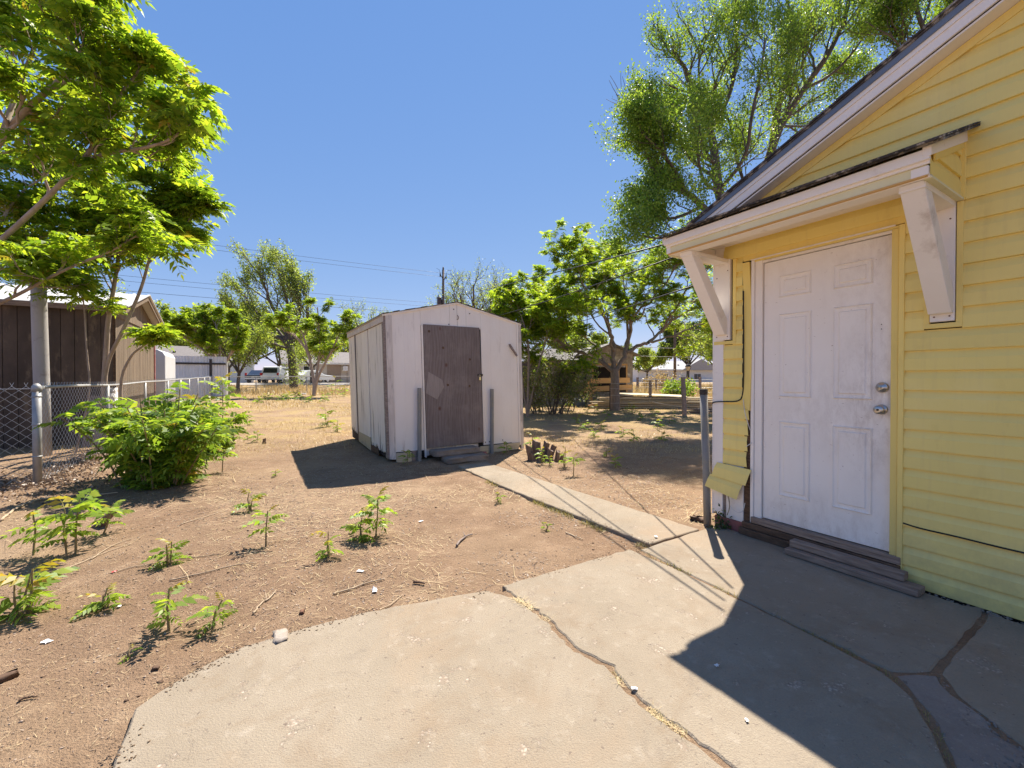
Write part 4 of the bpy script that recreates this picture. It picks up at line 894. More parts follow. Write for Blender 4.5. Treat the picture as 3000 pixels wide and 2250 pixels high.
# grey metal fence
mp = at(663, 1110, 26.2); t = thing('metal_fence', 'grey ribbed sheet-metal fence behind the chain-link', 'fence', (mp[0], mp[1], float(gz(0, 26))), TH)
for i in range(26):
    x0 = -.15 * (i + 1); MB().prism([(x0 + .003, 0), (x0 + .04, -.03), (x0 + .075, -.03), (x0 + .11, 0), (x0 + .147, 0), (x0 + .147, .006), (x0 + .003, .006)], 'z', .02, 2.45).build('panel', M['grey_metal'], t)
MB().box(-4.2, -.02, -.085, -.035, 1.95, 2.06).build('rail', M['dark_steel'], t); MB().box(-.85, -.72, -.10, -.036, 0, 2.28).build('post', M['dark_steel'], t); MB().box(-3.3, -3.17, -.10, -.036, 0, 2.28).build('post', M['dark_steel'], t)
for i in range(8):
    y0 = .02 + .15 * i; MB().prism([(.0, y0), (.03, y0 + .04), (.03, y0 + .08), (.0, y0 + .12), (.0, y0 + .147), (-.006, y0 + .147), (-.006, y0)], 'z', .02, 2.45).build('panel', M['camper_white'], t)

# ================================================================== FAR BUILDINGS
def far_house(label, loc, rz, W, D, wh, rh, wall, roof, windows=(), doors=(), extra=None, cat='house', name='house'):
    """local: x along the front, y into the house, front wall at y=0"""
    t = thing(name, label, cat, loc, rz)
    MB().box(0, W, 0, D, -.3, wh).build('wall', M[wall], t)
    o = .45; ov = .4
    Fx = [(0, 1, 3, 2), (4, 6, 7, 5), (0, 4, 5, 1), (2, 3, 7, 6), (0, 2, 6, 4), (1, 5, 7, 3)]
    rm = MB()
    for (ya, yb, za, zb) in ((-o, D / 2, wh - .12, wh + rh), (D / 2, D + o, wh + rh, wh - .12)):
        rm.add([(x, y, z + d) for d in (0, .14) for x in (-ov, W + ov) for (y, z) in ((ya, za), (yb, zb))], Fx)
    rf = rm.build('roof', M[roof], t)
    for xx in (0.0, W): MB().prism([(0, wh), (D, wh), (D / 2, wh + rh)], 'x', xx - .05, xx + .05).build('gable', M[wall], t)
    MB().box(-ov, W + ov, -o - .02, -o + .01, wh - .17, wh - .02).build('eave_board', M['white_wall'], t)
    for (x0, x1, z0, z1) in windows:
        wn = MB().box(x0 - .06, x1 + .06, -.05, .0, z0 - .06, z1 + .06).build('window', M['white_wall'], t)
        xm = (x0 + x1) / 2
        for (a, b) in ((x0, xm - .02), (xm + .02, x1)): MB().box(a, b, -.062, -.051, z0, z1).build('pane', M['window_dark'], wn)
    for (x0, x1, z1) in doors: MB().box(x0, x1, -.06, 0, 0, z1).build('door', M['beige_wall'], t)
    for k in range(2): MB().box(W * (.3 + .35 * k), W * (.3 + .35 * k) + .25, D * .2, D * .2 + .25, wh + rh * .35, wh + rh * .62).build('roof_vent', M['dark_steel'], rf)
    return t
p = at(835, 1110, 50); z = float(gz(0, 50))
bh = far_house('beige house with a grey shingle roof beyond the back fence', (p[0], p[1], z), TH, 14, 8, 2.45, 1.5, 'beige_wall', 'grey_roof', [(8.15, 9.35, .55, 2.05), (2.0, 3.2, .8, 2.0)])
MB().box(4.6, 6.2, -.08, 0, -.1, 2.3).build('brick_panel', M['tan_brick'], bh)
MB().box(6.4, 6.95, -.45, 0, 1.5, 2.1).build('air_conditioner', M['grey_metal'], bh)
for xx in (6.9, 7.7): MB().box(xx, xx + .05, -.06, .0, .0, 2.3).build('wall_batten', M['tan_brick'], bh)
p = at(380, 1110, 44); z = float(gz(0, 44)); far_house('grey roofed house rising behind the sheet-metal fence', (p[0], p[1], z), TH, 11, 9, 2.6, 1.6, 'white_wall', 'grey_roof', [(6.0, 7.2, .9, 2.0)])
p = at(1868, 1110, 74); z = float(gz(0, 74)) - .35
wh = far_house('long white house with pale roof beyond the yard on the right', (p[0], p[1], z), R(4), 27, 9, 2.55, 1.5, 'white_wall', 'pale_roof', [(10.2, 11.4, .7, 1.75), (4.2, 5.4, .7, 1.75), (16, 17.2, .7, 1.75)])
MB().prism([(7.6, 2.4), (11.2, 4.4), (14.8, 2.4)], 'y', -.7, 4.2).build('cross_gable', M['pale_roof'], wh)

# ---- old shack on the right
SX = at(1718, 1110, 19.2); sz = float(gz(0, 19.5))
sk = thing('old_shack', 'old roofless-looking shack with a dark opening behind the spreading tree', 'shack', (SX[0], SX[1], sz), R(12))
q = np.random.default_rng(13)
SKW, SKH = 2.28, 2.30
def skb(x0, x1, z0, z1, y=0.0, mat='shack_wall'): MB().box(x0 + .004, x1 - .004, y - .02 - q.uniform(0, .006), y, z0, z1).build('plank', M[mat], sk)
zz = 0.0
while zz < SKH:
    z1 = min(zz + .19, SKH); 
    if .55 < zz + .09 < 1.78: skb(0, .30, zz, z1); skb(1.98, SKW, zz, z1)
    else: skb(0, SKW, zz, z1)
    zz += .19
MB().box(.01, SKW - .01, .5, 3.4, 0, SKH - .05).build('interior_shade_block', M['shack_dark'], sk)  # solid block behind the opening, interior shade put into its colour
for (x0, x1, z0, z1) in ((.27, .33, .5, 1.85), (1.93, 2.0, .5, 1.85), (.27, 2.0, 1.79, 1.87), (1.55, 1.60, .5, 1.8)): MB().box(x0, x1, -.045, -.026, z0, z1).build('opening_frame', M['orange_lumber'], sk)
MB().prism([(0, SKH), (SKW, SKH), (SKW / 2, SKH + .42)], 'y', -.02, .0).build('gable', M['shack_wall'], sk)
Fx = [(0, 1, 3, 2), (4, 6, 7, 5), (0, 4, 5, 1), (2, 3, 7, 6), (0, 2, 6, 4), (1, 5, 7, 3)]
for (xa, xb, za, zb) in ((-.2, SKW / 2, SKH - .08, SKH + .46), (SKW / 2, SKW + .25, SKH + .46, SKH - .08)):
    MB().add([(x, y, z2 + d) for d in (0, .05) for y in (-.3, 3.5) for (x, z2) in ((xa, za), (xb, zb))], Fx).build('roof', M['grey_roof'], sk)
for k in range(12): MB().box(-2.6, -.02, .35 - q.uniform(0, .01), .37, k * .17, k * .17 + .162).build('plank', M['shack_wall'], sk)
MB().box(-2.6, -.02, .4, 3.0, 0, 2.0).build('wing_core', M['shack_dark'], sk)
MB().add([(x, y, z2 + d) for d in (0, .05) for x in (-2.8, -.22) for (y, z2) in ((.1, 1.98), (3.2, 2.7))], Fx).build('wing_roof', M['shingle'], sk)
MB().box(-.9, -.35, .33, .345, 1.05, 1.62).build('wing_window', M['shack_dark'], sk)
# orange boards nailed across in front
bp = at(1782, 1190, 18.4); t = thing('board_barrier', 'two fresh orange boards nailed across in front of the shack', 'barrier', (bp[0], bp[1], float(gz(0, 18.4))), R(6))
MB().add([(-.78, 0, .98), (.97, 0, 1.02), (.97, 0, 1.24), (-.78, 0, 1.21), (-.78, .04, .98), (.97, .04, 1.02), (.97, .04, 1.24), (-.78, .04, 1.21)], [(0, 1, 2, 3), (7, 6, 5, 4), (0, 4, 5, 1), (1, 5, 6, 2), (2, 6, 7, 3), (3, 7, 4, 0)]).build('board', M['orange_lumber'], t)
MB().add([(-1.08, 0, .60), (1.07, 0, .72), (1.07, 0, .94), (-1.08, 0, .83), (-1.08, .04, .60), (1.07, .04, .72), (1.07, .04, .94), (-1.08, .04, .83)], [(0, 1, 2, 3), (7, 6, 5, 4), (0, 4, 5, 1), (1, 5, 6, 2), (2, 6, 7, 3), (3, 7, 4, 0)]).build('board', M['orange_lumber'], t)
MB().add([(-.78, -.045, -.02), (-.66, -.045, -.02), (-.83, -.045, 1.10), (-.94, -.045, 1.10), (-.78, -.005, -.02), (-.66, -.005, -.02), (-.83, -.005, 1.10), (-.94, -.005, 1.10)], [(0, 1, 2, 3), (7, 6, 5, 4), (0, 4, 5, 1), (1, 5, 6, 2), (2, 6, 7, 3), (3, 7, 4, 0)]).build('leg', M['orange_lumber'], t)
# blue tub left of the barrier
tp = at(1700, 1180, 18.0); t = thing('plastic_tub', 'dark blue-grey tub standing beside the dark shrub', 'tub', (tp[0], tp[1], float(gz(0, 18.0))))
MB().lathe([(.20, 0), (.25, .34), (.27, .35), (.27, .38), (.24, .38), (.19, .05), (.001, .05)], (0, 0, 0), 'z', 18).build('tub', M['blue_tub'], t)

# ---- lumber pile
lg = 'boards of the lumber pile'
q = np.random.default_rng(17); k = 0
for layer in range(6):
    for j in range(5 - layer // 3):
        L = q.uniform(4.2, 5.0); c = at(1925 + q.uniform(-25, 25), 1190, 17.0 + .30 * j + q.uniform(-.06, .06))
        o = MB().box(-L / 2, L / 2, -.07, .07, 0, .045).build('lumber_board', M['new_lumber' if q.uniform() > .25 else 'orange_lumber'], None, bevel=.003)
        o.location = (c[0], c[1], float(gz(0, c[1])) + .02 + layer * .075 + q.uniform(0, .012)); o.rotation_euler = (0, q.normal(0, .006), R(-4) + q.normal(0, .035))
        tag(o, 'long pale board in the lumber pile behind the wooden fence posts', 'board', lg)
c = at(1905, 1160, 17.6)
o = MB().box(-1.35, 1.35, -.6, .6, 0, .02).build('plywood_sheet', M['new_lumber'], None); o.location = (c[0], c[1], float(gz(0, 17.6)) + .53); o.rotation_euler = (R(2), R(2.2), R(-8))
tag(o, 'pale plywood sheet lying on top of the lumber pile', 'plywood')
# rusty scrap heap at the right end of the pile is stacked timber offcuts
for i in range(7):
    c = at(2070 + q.uniform(-40, 20), 1190, 15.5 + q.uniform(-.5, .9)); L = q.uniform(.5, 1.4)
    o = MB().box(-L / 2, L / 2, -.05, .05, 0, .05).build('timber_offcut', M['weathered_x'], None, bevel=.003)
    o.location = (c[0], c[1], float(gz(0, c[1])) + .01 + .05 * (i % 3)); o.rotation_euler = (0, q.normal(0, .04), q.uniform(-.6, .6)); tag(o, 'dark short offcut lying at the right end of the lumber pile', 'board', 'offcuts by the lumber pile')

# ---- wooden posts and wires of the fence on the right
wf = thing('wire_fence', 'sagging wire fence on grey wooden posts in front of the lumber', 'fence', (5.56, 17.1, float(gz(0, 17.1))))
def wpost(par, px, Y, h, r, leanx=0.0, mat='weathered'):
    p = at(px, 1110, Y); z = float(gz(0, Y)); MB().tube([(p[0], Y, z - .1), (p[0] - leanx * .5, Y, z + h * .5), (p[0] - leanx, Y, z + h)], [r * 1.05, r, r * .95], 9).build('post', M[mat], par, rel=True, smooth=False); return np.array([p[0], Y, z])
a = wpost(wf, 1905, 17.1, 1.14, .062); b = wpost(wf, 2006, 14.3, 1.30, .075, .06); c = wpost(wf, 1787, 16.0, 1.05, .022, 0, 'dark_steel')
for h in (.3, .6, .85, 1.05):
    for (u_, v_) in ((c, a), (a, b)): MB().tube([u_ + np.array([0, -.07, h]), (u_ + v_) / 2 + np.array([0, -.07, h - .03]), v_ + np.array([0, -.08, h])], .0035, 5).build('strand', M['galv'], wf, rel=True)
wf2 = thing('wire_fence', 'pipe-railed wire fence in the dry grass far right', 'fence', (8.6, 29, float(gz(0, 29))))
a = wpost(wf2, 1868, 29, 1.15, .09); b = wpost(wf2, 1922, 29.3, 1.05, .06); c = wpost(wf2, 1973, 29.5, 1.1, .06); d = wpost(wf2, 2051, 27.5, 1.2, .09); e = wpost(wf2, 2110, 27.2, 1.2, .06)
for (u_, v_) in ((a, b), (b, c), (c, d), (d, e)):
    MB().tube([u_ + np.array([0, -.08, 1.0]), v_ + np.array([0, -.08, 1.0])], .022, 6).build('rail', M['galv_pipe'], wf2, rel=True)
    for h in (.2, .5, .8): MB().tube([u_ + np.array([0, -.09, h]), v_ + np.array([0, -.09, h])], .006, 4).build('strand', M['galv'], wf2, rel=True)

# ---- lamp post
lp_ = at(2016, 1110, 25.5); t = thing('lamp_post', 'black garden lamp post with a tapered glass lantern', 'lamp', (lp_[0], lp_[1], float(gz(0, 25.5))))
MB().lathe([(.06, 0), (.06, .1), (.035, .14), (.03, 1.5), (.05, 1.55), (.05, 1.58), (.001, 1.58)], (0, 0, 0), 'z', 12).build('post', M['dark_steel'], t)
MB().lathe([(.08, 1.58), (.17, 1.82), (.001, 1.82)], (0, 0, 0), 'z', 6).build('lantern', M['lamp_glass'], t)
MB().lathe([(.20, 1.822), (.12, 1.94), (.05, 2.0), (.02, 2.06), (.001, 2.07)], (0, 0, 0), 'z', 6).build('lantern_roof', M['dark_steel'], t)
for i in range(6):
    an = i * math.pi / 3; MB().tube([(.082 * math.cos(an), .082 * math.sin(an), 1.58), (.174 * math.cos(an), .174 * math.sin(an), 1.822)], .008, 5).build('glazing_bar', M['dark_steel'], t)

# ================================================================== VEHICLES ON THE STREET
def vehicle(name, label, cat, loc, rz, paint, L, W, Hh, wagon=True):
    t = thing(name, label, cat, loc, rz)
    # side profile in (y, z); the rear is at y=0 and faces the camera
    if wagon: prof = [(0, .55), (0, .95), (.06, 1.02), (.32, Hh - .06), (.45, Hh), (L * .52, Hh), (L * .60, Hh - .05), (L * .72, 1.05), (L * .95, .92), (L, .78), (L, .45), (L * .02, .42)]
    else: prof = [(0, .5), (.02, .92), (.75, .98), (1.35, Hh), (L * .55, Hh), (L * .72, .95), (L * .97, .82), (L, .7), (L, .35), (0, .35)]
    n = len(prof); V = []
    for (s, k) in ((-1, 0), (-1, 1), (1, 1), (1, 0)):
        for (y, z) in prof:
            ins = max(0, (z - 1.0) / (Hh - 1.0)) * .14; w2 = W / 2 - ins - (.05 if k == 0 else 0) * 0
            V.append((s * (w2 if k == 0 else w2 - .05), y if k == 0 else y, z))
    # left side, right side and skin
    Lf = list(range(0, n)); Rt = list(range(3 * n, 4 * n)); f = [tuple(Lf), tuple(Rt[::-1])]
    for i in range(n): j = (i + 1) % n; f.append((Lf[j], Lf[i], Rt[i], Rt[j]))
    body = MB().add(V, f).build('body', M[paint], t, bevel=.05)
    if wagon:
        MB().add([(-W / 2 + .22, .06, 1.12), (W / 2 - .22, .06, 1.12), (W / 2 - .28, .24, Hh - .16), (-W / 2 + .28, .24, Hh - .16)], [(0, 1, 2, 3)]).build('rear_window', M['window_dark'], t)
    for s in (-1, 1):
        MB().box(min(s * (W / 2 - .22), s * (W / 2 - .03)), max(s * (W / 2 - .22), s * (W / 2 - .03)), -.03, .10, .85, 1.12).build('taillight', M['red_lens'], t, bevel=.02)
        y0, y1 = (.75, L * .55) if wagon else (1.45, L * .55)
        MB().add([(s * (W / 2 + .004 - .02), y0, 1.08), (s * (W / 2 + .004 - .02), y1, 1.08), (s * (W / 2 - .11), y1 - .1, Hh - .16), (s * (W / 2 - .11), y0 + .05, Hh - .16)], [(0, 1, 2, 3)]).build('side_window', M['window_dark'], t)
        for yy in (L * .18, L * .80):
            wl = MB().lathe([(.20, -.11), (.33, -.10), (.345, -.05), (.345, .05), (.33, .10), (.20, .11)], (0, 0, 0), 'z', 20)
            o = wl.build('wheel', M['tyre'], t); o.rotation_euler = (0, R(90), 0); o.location = (s * (W / 2 - .12), yy, .345)
            r_ = MB().lathe([(.20, -.112), (.19, .113), (.05, .118), (.001, .118)], (0, 0, 0), 'z', 16).build('rim', M['rim'], o)
    MB().box(-W / 2 + .03, W / 2 - .03, -.10, .02, .45, .60).build('bumper', M['grey_metal'], t, bevel=.03)
    MB().box(-.17, .17, -.115, -.101, .62, .76).build('number_plate', M['camper_white'], t)
    return t
p = at(790, 1110, 43.6); vehicle('parked_van', 'white van parked on the street seen from behind', 'van', (p[0], p[1], float(gz(0, 43.6))), R(4), 'car_white', 4.8, 1.85, 1.78)
p = at(742, 1110, 46); vehicle('parked_car', 'dark blue car parked left of the white van', 'car', (p[0], p[1], float(gz(0, 46))), R(10), 'car_dark', 4.5, 1.75, 1.45, False)
p = at(858, 1110, 46.5); vehicle('parked_car', 'white car half hidden behind the shaggy elm trunk', 'car', (p[0], p[1], float(gz(0, 46.5))), R(-35), 'car_white', 4.5, 1.75, 1.45, False)
# street
st = MB().add([(-120, 40.5, gz(0, 40.5) + .0), (-6, 40.5, gz(0, 40.5)), (-6, 49, .93), (-120, 49, .93)], [(0, 1, 2, 3)])
st.v = [(x, y, float(gz(0, y)) + .03) for (x, y, z) in st.v]; st.f = [(0, 1, 2, 3)]
pts = [(x, y) for y in np.linspace(41.5, 49, 6) for x in (-120, -4)]
stm = MB().add([(x, y, float(gz(0, y)) + .03) for x, y in pts], [(2 * i, 2 * i + 1, 2 * i + 3, 2 * i + 2) for i in range(5)]).build('road', surf('pale_road', (.30, .27, .24), (.38, .34, .30), 3, bmp=.2), None); tag(stm, kind='structure')

# ================================================================== POLES AND OVERHEAD CABLES
UP = np.array([at(1299, 1110, 40.0)[0], 40.0, float(gz(0, 40))])
t = thing('utility_pole', 'brown utility pole with a transformer rising behind the white shed', 'pole', UP)
MB().tube([(0, 0, -.2), (0, 0, 6), (0, 0, 11.0)], [.15, .125, .105], 12).build('pole', M['pole_brown'], t, smooth=True)
MB().lathe([(.04, 10.98), (.07, 11.04), (.09, 11.12), (.05, 11.16), (.07, 11.22), (.001, 11.3)], (0, 0, 0), 'z', 10).build('insulator', M['dark_steel'], t)
tr = MB().lathe([(.20, 7.50), (.22, 7.54), (.22, 8.30), (.23, 8.32), (.23, 8.36), (.15, 8.42), (.001, 8.44)], (-.36, -.05, 0), 'z', 18).build('transformer', M['transformer'], t)
MB().lathe([(.035, 8.42), (.05, 8.5), (.03, 8.56), (.045, 8.62), (.001, 8.68)], (-.42, -.05, 0), 'z', 8).build('bushing', M['dark_steel'], t)
MB().box(-.16, -.08, -.06, .06, 7.65, 8.2).build('transformer_hanger', M['dark_steel'], t)
for (s, z) in ((-1, 10.45), (1, 10.25)):
    MB().tube([(0, -.05, z - .35), (s * .22, -.06, z), (s * .25, -.06, z + .1)], .035, 6).build('crossarm_brace', M['dark_steel'], t)
    MB().lathe([(.04, z - .15), (.055, z), (.04, z + .2), (.02, z + .32), (.001, z + .33)], (s * .28, -.06, 0), 'z', 8).build('cutout_fuse', M['dark_steel'], t)
MB().tube([(-.28, -.06, 10.7), (-.38, -.06, 11.0), (-.62, -.06, 11.1)], .015, 5).build('jumper', M['dark_steel'], t); MB().tube([(.28, -.06, 10.5), (.4, -.06, 10.9), (.85, -.06, 10.95)], .015, 5).build('jumper', M['dark_steel'], t)
MB().tube([(-.50, -.1, 8.6), (-.66, -.1, 8.2), (-.62, -.1, 7.4), (-.4, -.05, 6.5)], .012, 5).build('jumper', M['dark_steel'], t)

def wire(p0, p1, sag, r, label, mat='black_rubber', n=28):
    t_ = np.linspace(0, 1, n)[:, None]; P = np.array(p0) * (1 - t_) + np.array(p1) * t_; P[:, 2] -= (4 * sag * t_ * (1 - t_))[:, 0]
    o = MB().tube(P, r, 5).build('overhead_cable', M[mat], None, smooth=True); return tag(o, label, 'cable', 'overhead cables')
for (z, r, k1, lab) in ((11.3, .011, 46, 'topmost thin power line crossing the sky to the pole top'), (10.95, .011, 46, 'second thin power line just under the topmost one'), (8.45, .010, 46, 'upper line of the middle pair of thin power lines'),
                    (8.1, .010, 46, 'lower line of the middle pair of thin power lines'), (7.45, .012, 46, 'single thin line below the middle pair of power lines'), (6.05, .028, 46, 'thick black cable above the left treetops'), (5.3, .024, 46, 'lowest black cable crossing behind the left treetops')):
    base = np.array([UP[0], UP[1], 0]); wire(base - DP * k1 + np.array([0, 0, z + .25]), base + np.array([0, -.12, z]), .35, r, lab)
    right = {11.3: 'topmost thin line leaving the pole towards the right', 10.95: 'second thin line leaving the pole towards the right', 6.05: 'thick cable leaving the pole towards the right behind the shed'}.get(z)
    if right: wire(base + np.array([0, -.12, z]), base + DP * 45 + np.array([0, 0, z - .2]), .5, r, right)
hc = np.array([1.62, 3.95, 0])
wire((UP[0] + .1, UP[1] - .1, 9.05), (1.66, 3.98, 2.60), .10, .009, 'black service cable rising from the shed peak to the house eave')
wire((UP[0] + .3, UP[1] - .1, 7.0), (1.70, 4.02, 2.49), .45, .008, 'second black cable crossing the big tree to the house corner')
wire(at(1600, 968, 26), (1.76, 3.96, 2.17), .05, .008, 'lowest cable passing in front of the spreading tree to the house')
rp = np.array([at(1977, 1110, 40)[0], 40, float(gz(0, 40))]); t = thing('utility_pole', 'dark pole behind the spreading tree on the right', 'pole', rp)
MB().tube([(0, 0, -.2), (0, 0, 4), (0, 0, 9)], [.14, .125, .11], 10).build('pole', M['pole_brown'], t, smooth=True)
for (z, lab) in ((3.55, 'pale upper wire running right from the dark pole'), (2.75, 'pale lower wire running right from the dark pole')): wire(rp + np.array([-9, 0, z + .3]), rp + np.array([16, -2, z - .3]), .1, .012, lab, 'white_cable')

# ================================================================== VEGETATION
def unit(v): v = np.asarray(v, float); return v / (np.linalg.norm(v, axis=-1, keepdims=True) + 1e-9)
def frond(pairs, droop, seed, ll=.30, lw=.36, rach=.010):
    """compound leaf of unit length along +x: rachis plus paired leaflets, each a folded kite"""
    q = np.random.default_rng(seed); V = []; Fc = []
    R_ = lambda t: np.array([t * (1 - .12 * droop * t), 0, .10 * math.sin(t * 2.2) - droop * t * t * .55])
    def leaflet(b, d, L, w, n):
        s = unit(np.cross(n, d)); k = len(V)
        V.extend([b, b + d * L * .42 + s * w * .5 + n * L * .05, b + d * L - n * L * .16, b + d * L * .42 - s * w * .5 + n * L * .05]); Fc.append((k, k + 1, k + 2, k + 3))
    for i in range(pairs):
        t = .16 + .80 * i / (pairs - 1); b = R_(t); L = ll * (.72 + .5 * math.sin(math.pi * min(1, t * .85 + .1))) * (1 - .35 * t) * q.uniform(.88, 1.1)
        for s in (-1, 1):
            d = unit(np.array([.42 + .4 * t + q.normal(0, .08), s * 1.0, -.28 - .25 * droop + q.normal(0, .14)])); n = unit(np.array([-.1, .25 * s + q.normal(0, .22), 1.0]))
            leaflet(b, d, L, L * lw, n)
    leaflet(R_(1.0), unit(R_(1.0) - R_(.9)), ll * .62, ll * .22, np.array([0, 0, 1.0]))
    for i in range(3):
        a, b = R_(i / 3), R_((i + 1) / 3); k = len(V); w = rach * (1 - i * .25); V.extend([a + [0, w, 0], a - [0, w, 0], b - [0, w * .7, 0], b + [0, w * .7, 0]]); Fc.append((k, k + 1, k + 2, k + 3))
    return np.array(V), np.array(Fc)
FRONDS = [frond(6, .6, 1, .40, .46), frond(5, .9, 2, .42, .48), frond(6, .4, 3, .38, .46), frond(5, 1.1, 4, .42, .46), frond(4, .6, 5, .44, .50)]
FRONDS_BIG = [frond(5, .7, 11, .44, .48), frond(5, 1.0, 12, .44, .50), frond(6, .5, 13, .40, .46)]
def frames(D, roll=None):
    X = unit(D); up = np.tile([0, 0, 1.0], (len(X), 1)); Y = np.cross(up, X); bad = np.linalg.norm(Y, axis=1) < .05; Y[bad] = [0, 1, 0]; Y = unit(Y); Z = np.cross(X, Y)
    if roll is not None: c, s = np.cos(roll)[:, None], np.sin(roll)[:, None]; Y, Z = Y * c + Z * s, -Y * s + Z * c
    return np.stack([X, Y, Z], 1)                             # rows are the axes
def scatter(tmpl, P, D, S, seed, roll=.35, mi=None):
    q = np.random.default_rng(seed); P = np.asarray(P); n = len(P); Rm = frames(np.asarray(D), q.normal(0, roll, n)); pick = q.integers(0, len(tmpl), n)
    VV, FF, MI, cnt = [], [], [], 0
    for k, (tv, tf) in enumerate(tmpl):
        id_ = np.where(pick == k)[0]
        if not len(id_): continue
        v = np.einsum('vi,nij->nvj', tv, Rm[id_]) * np.asarray(S)[id_][:, None, None] + P[id_][:, None, :]
        f = tf[None] + (np.arange(len(id_)) * len(tv))[:, None, None] + cnt
        VV.append(v.reshape(-1, 3)); FF.append(f.reshape(-1, tf.shape[1])); cnt += v.shape[0] * v.shape[1]
        if mi is not None: MI.append(np.repeat(np.asarray(mi)[id_], len(tf)))
    return np.concatenate(VV), np.concatenate(FF), (np.concatenate(MI) if mi is not None else None)
LEAF = [(np.array([(0, 0, 0), (.42, .30, .06), (1, 0, -.10), (.42, -.30, .06)]), np.array([(0, 1, 2, 3)]))]

class Skeleton:
    def __init__(s, seed): s.T = Tubes(); s.tips = []; s.dirs = []; s.q = np.random.default_rng(seed); s.lim = []
    def curve(s, pts, r0, r1, sides=7, wob=.0):
        P = np.array(pts, float)
        for _ in range(2):
            Q = [P[0]]
            for i in range(len(P) - 1): Q += [P[i] * .75 + P[i + 1] * .25, P[i] * .25 + P[i + 1] * .75]
            P = np.array(Q + [P[-1]])
        if wob: P[1:-1] += s.q.normal(0, wob, P[1:-1].shape)
        s.T.add(P, np.linspace(r0, r1, len(P)), sides); s.lim.append((P, r0, r1)); return P
    def grow(s, p, d, L, r, lev, up=.15, ang=.7, ratio=.68, kids=3, wig=.18, bias=None, leafy_from=0):
        q = s.q; n = 4; P = [np.array(p)]; d = unit(d)
        for i in range(n):
            d = unit(d + q.normal(0, wig, 3) + np.array([0, 0, up]) + (bias if bias is not None else 0)); P.append(P[-1] + d * L / n)
        P = np.array(P); s.T.add(P, np.linspace(r, r * .55, n + 1), 5 if r > .012 else 3)
        if lev <= leafy_from:
            for k in ((4,) if lev else (2, 3, 4)): s.tips.append(P[k]); s.dirs.append(unit(P[k] - P[k - 1]))
        if lev > 0:
            for k in range(kids):
                t = q.uniform(.35, 1.0) if k else 1.0; i = min(n - 1, int(t * n)); b = P[i] + (P[i + 1] - P[i]) * (t * n - i)
                a = q.uniform(.55, 1.15) * ang * (.5 if k == 0 else 1); ax = unit(np.cross(d, q.normal(0, 1, 3))); dd = d * math.cos(a) + ax * math.sin(a)
                s.grow(b, dd, L * ratio * q.uniform(.8, 1.15), r * .55, lev - 1, up, ang, ratio, kids, wig, bias, leafy_from)
    def along(s, P, r0, r1, n, lo, L, lev, spread=.9, **kw):
        q = s.q
        for i in range(n):
            t = lo + (1 - lo) * (i + q.uniform(0, 1)) / n; k = min(len(P) - 2, int(t * (len(P) - 1))); b = P[k] + (P[k + 1] - P[k]) * (t * (len(P) - 1) - k)
            d = unit(P[k + 1] - P[k]); ax = unit(np.cross(d, q.normal(0, 1, 3))); a = q.uniform(.4, 1) * spread
            s.grow(b, d * math.cos(a) + ax * math.sin(a), L * q.uniform(.7, 1.2) * (1.15 - .5 * t), max(.004, (r0 + (r1 - r0) * t) * .5), lev, **kw)
def plant(name, label, cat, base, group=None): return thing(name, label, cat, base, 0, group)
def ail_crown(sk, t, per, size, seed, young=.12, tmpl=FRONDS, mat=('leaf_a', 'leaf_young'), flat=.35, keep=1.0, cl=.45):
    q = np.random.default_rng(seed); T = np.array(sk.tips); D = np.array(sk.dirs)
    if keep < 1:                                              # thin the crown out in clumps so that sky shows between the sprays
        kk = (.6 * vnoise(T[:, 0] + T[:, 2] * .7, T[:, 1] + T[:, 2] * .5, seed, cl) + .4 * q.uniform(0, 1, len(T))) ; ok = kk > np.quantile(kk, 1 - keep); T, D = T[ok], D[ok]
    n = len(T)
    P = np.repeat(T, per, 0); a = q.uniform(0, 2 * math.pi, n * per); rad = np.stack([np.cos(a), np.sin(a), q.normal(.12, .35, n * per)], 1)
    DD = unit(rad + np.repeat(D, per, 0) * flat); P = P - np.repeat(D, per, 0) * q.uniform(0, .12, n * per)[:, None]
    mi = (q.uniform(0, 1, n * per) < young).astype(int); S = size * q.uniform(.6, 1.15, n * per) * np.where(mi, .62, 1)
    V, Fc, MI = scatter(tmpl, P, DD, S, seed, .35, mi)
    return link('crown', np_mesh('crown', V - np.array(t.location), Fc, MI), [M[mat[0]], M[mat[1]]], t)
def leaf_crown(sk, t, per, size, spread, seed, mat='leaf_elm', back=.35):
    q = np.random.default_rng(seed); T = np.array(sk.tips); D = np.array(sk.dirs); n = len(T)
    P = np.repeat(T, per, 0) - np.repeat(D, per, 0) * q.uniform(-.1, back, n * per)[:, None] + q.normal(0, spread, (n * per, 3))
    V, Fc, _ = scatter(LEAF, P, q.normal(0, 1, (n * per, 3)) + np.array([0, 0, -.25]), size * q.uniform(.6, 1.25, n * per), seed, 1.5)
    return link('crown', np_mesh('crown', V - np.array(t.location), Fc), M[mat], t)

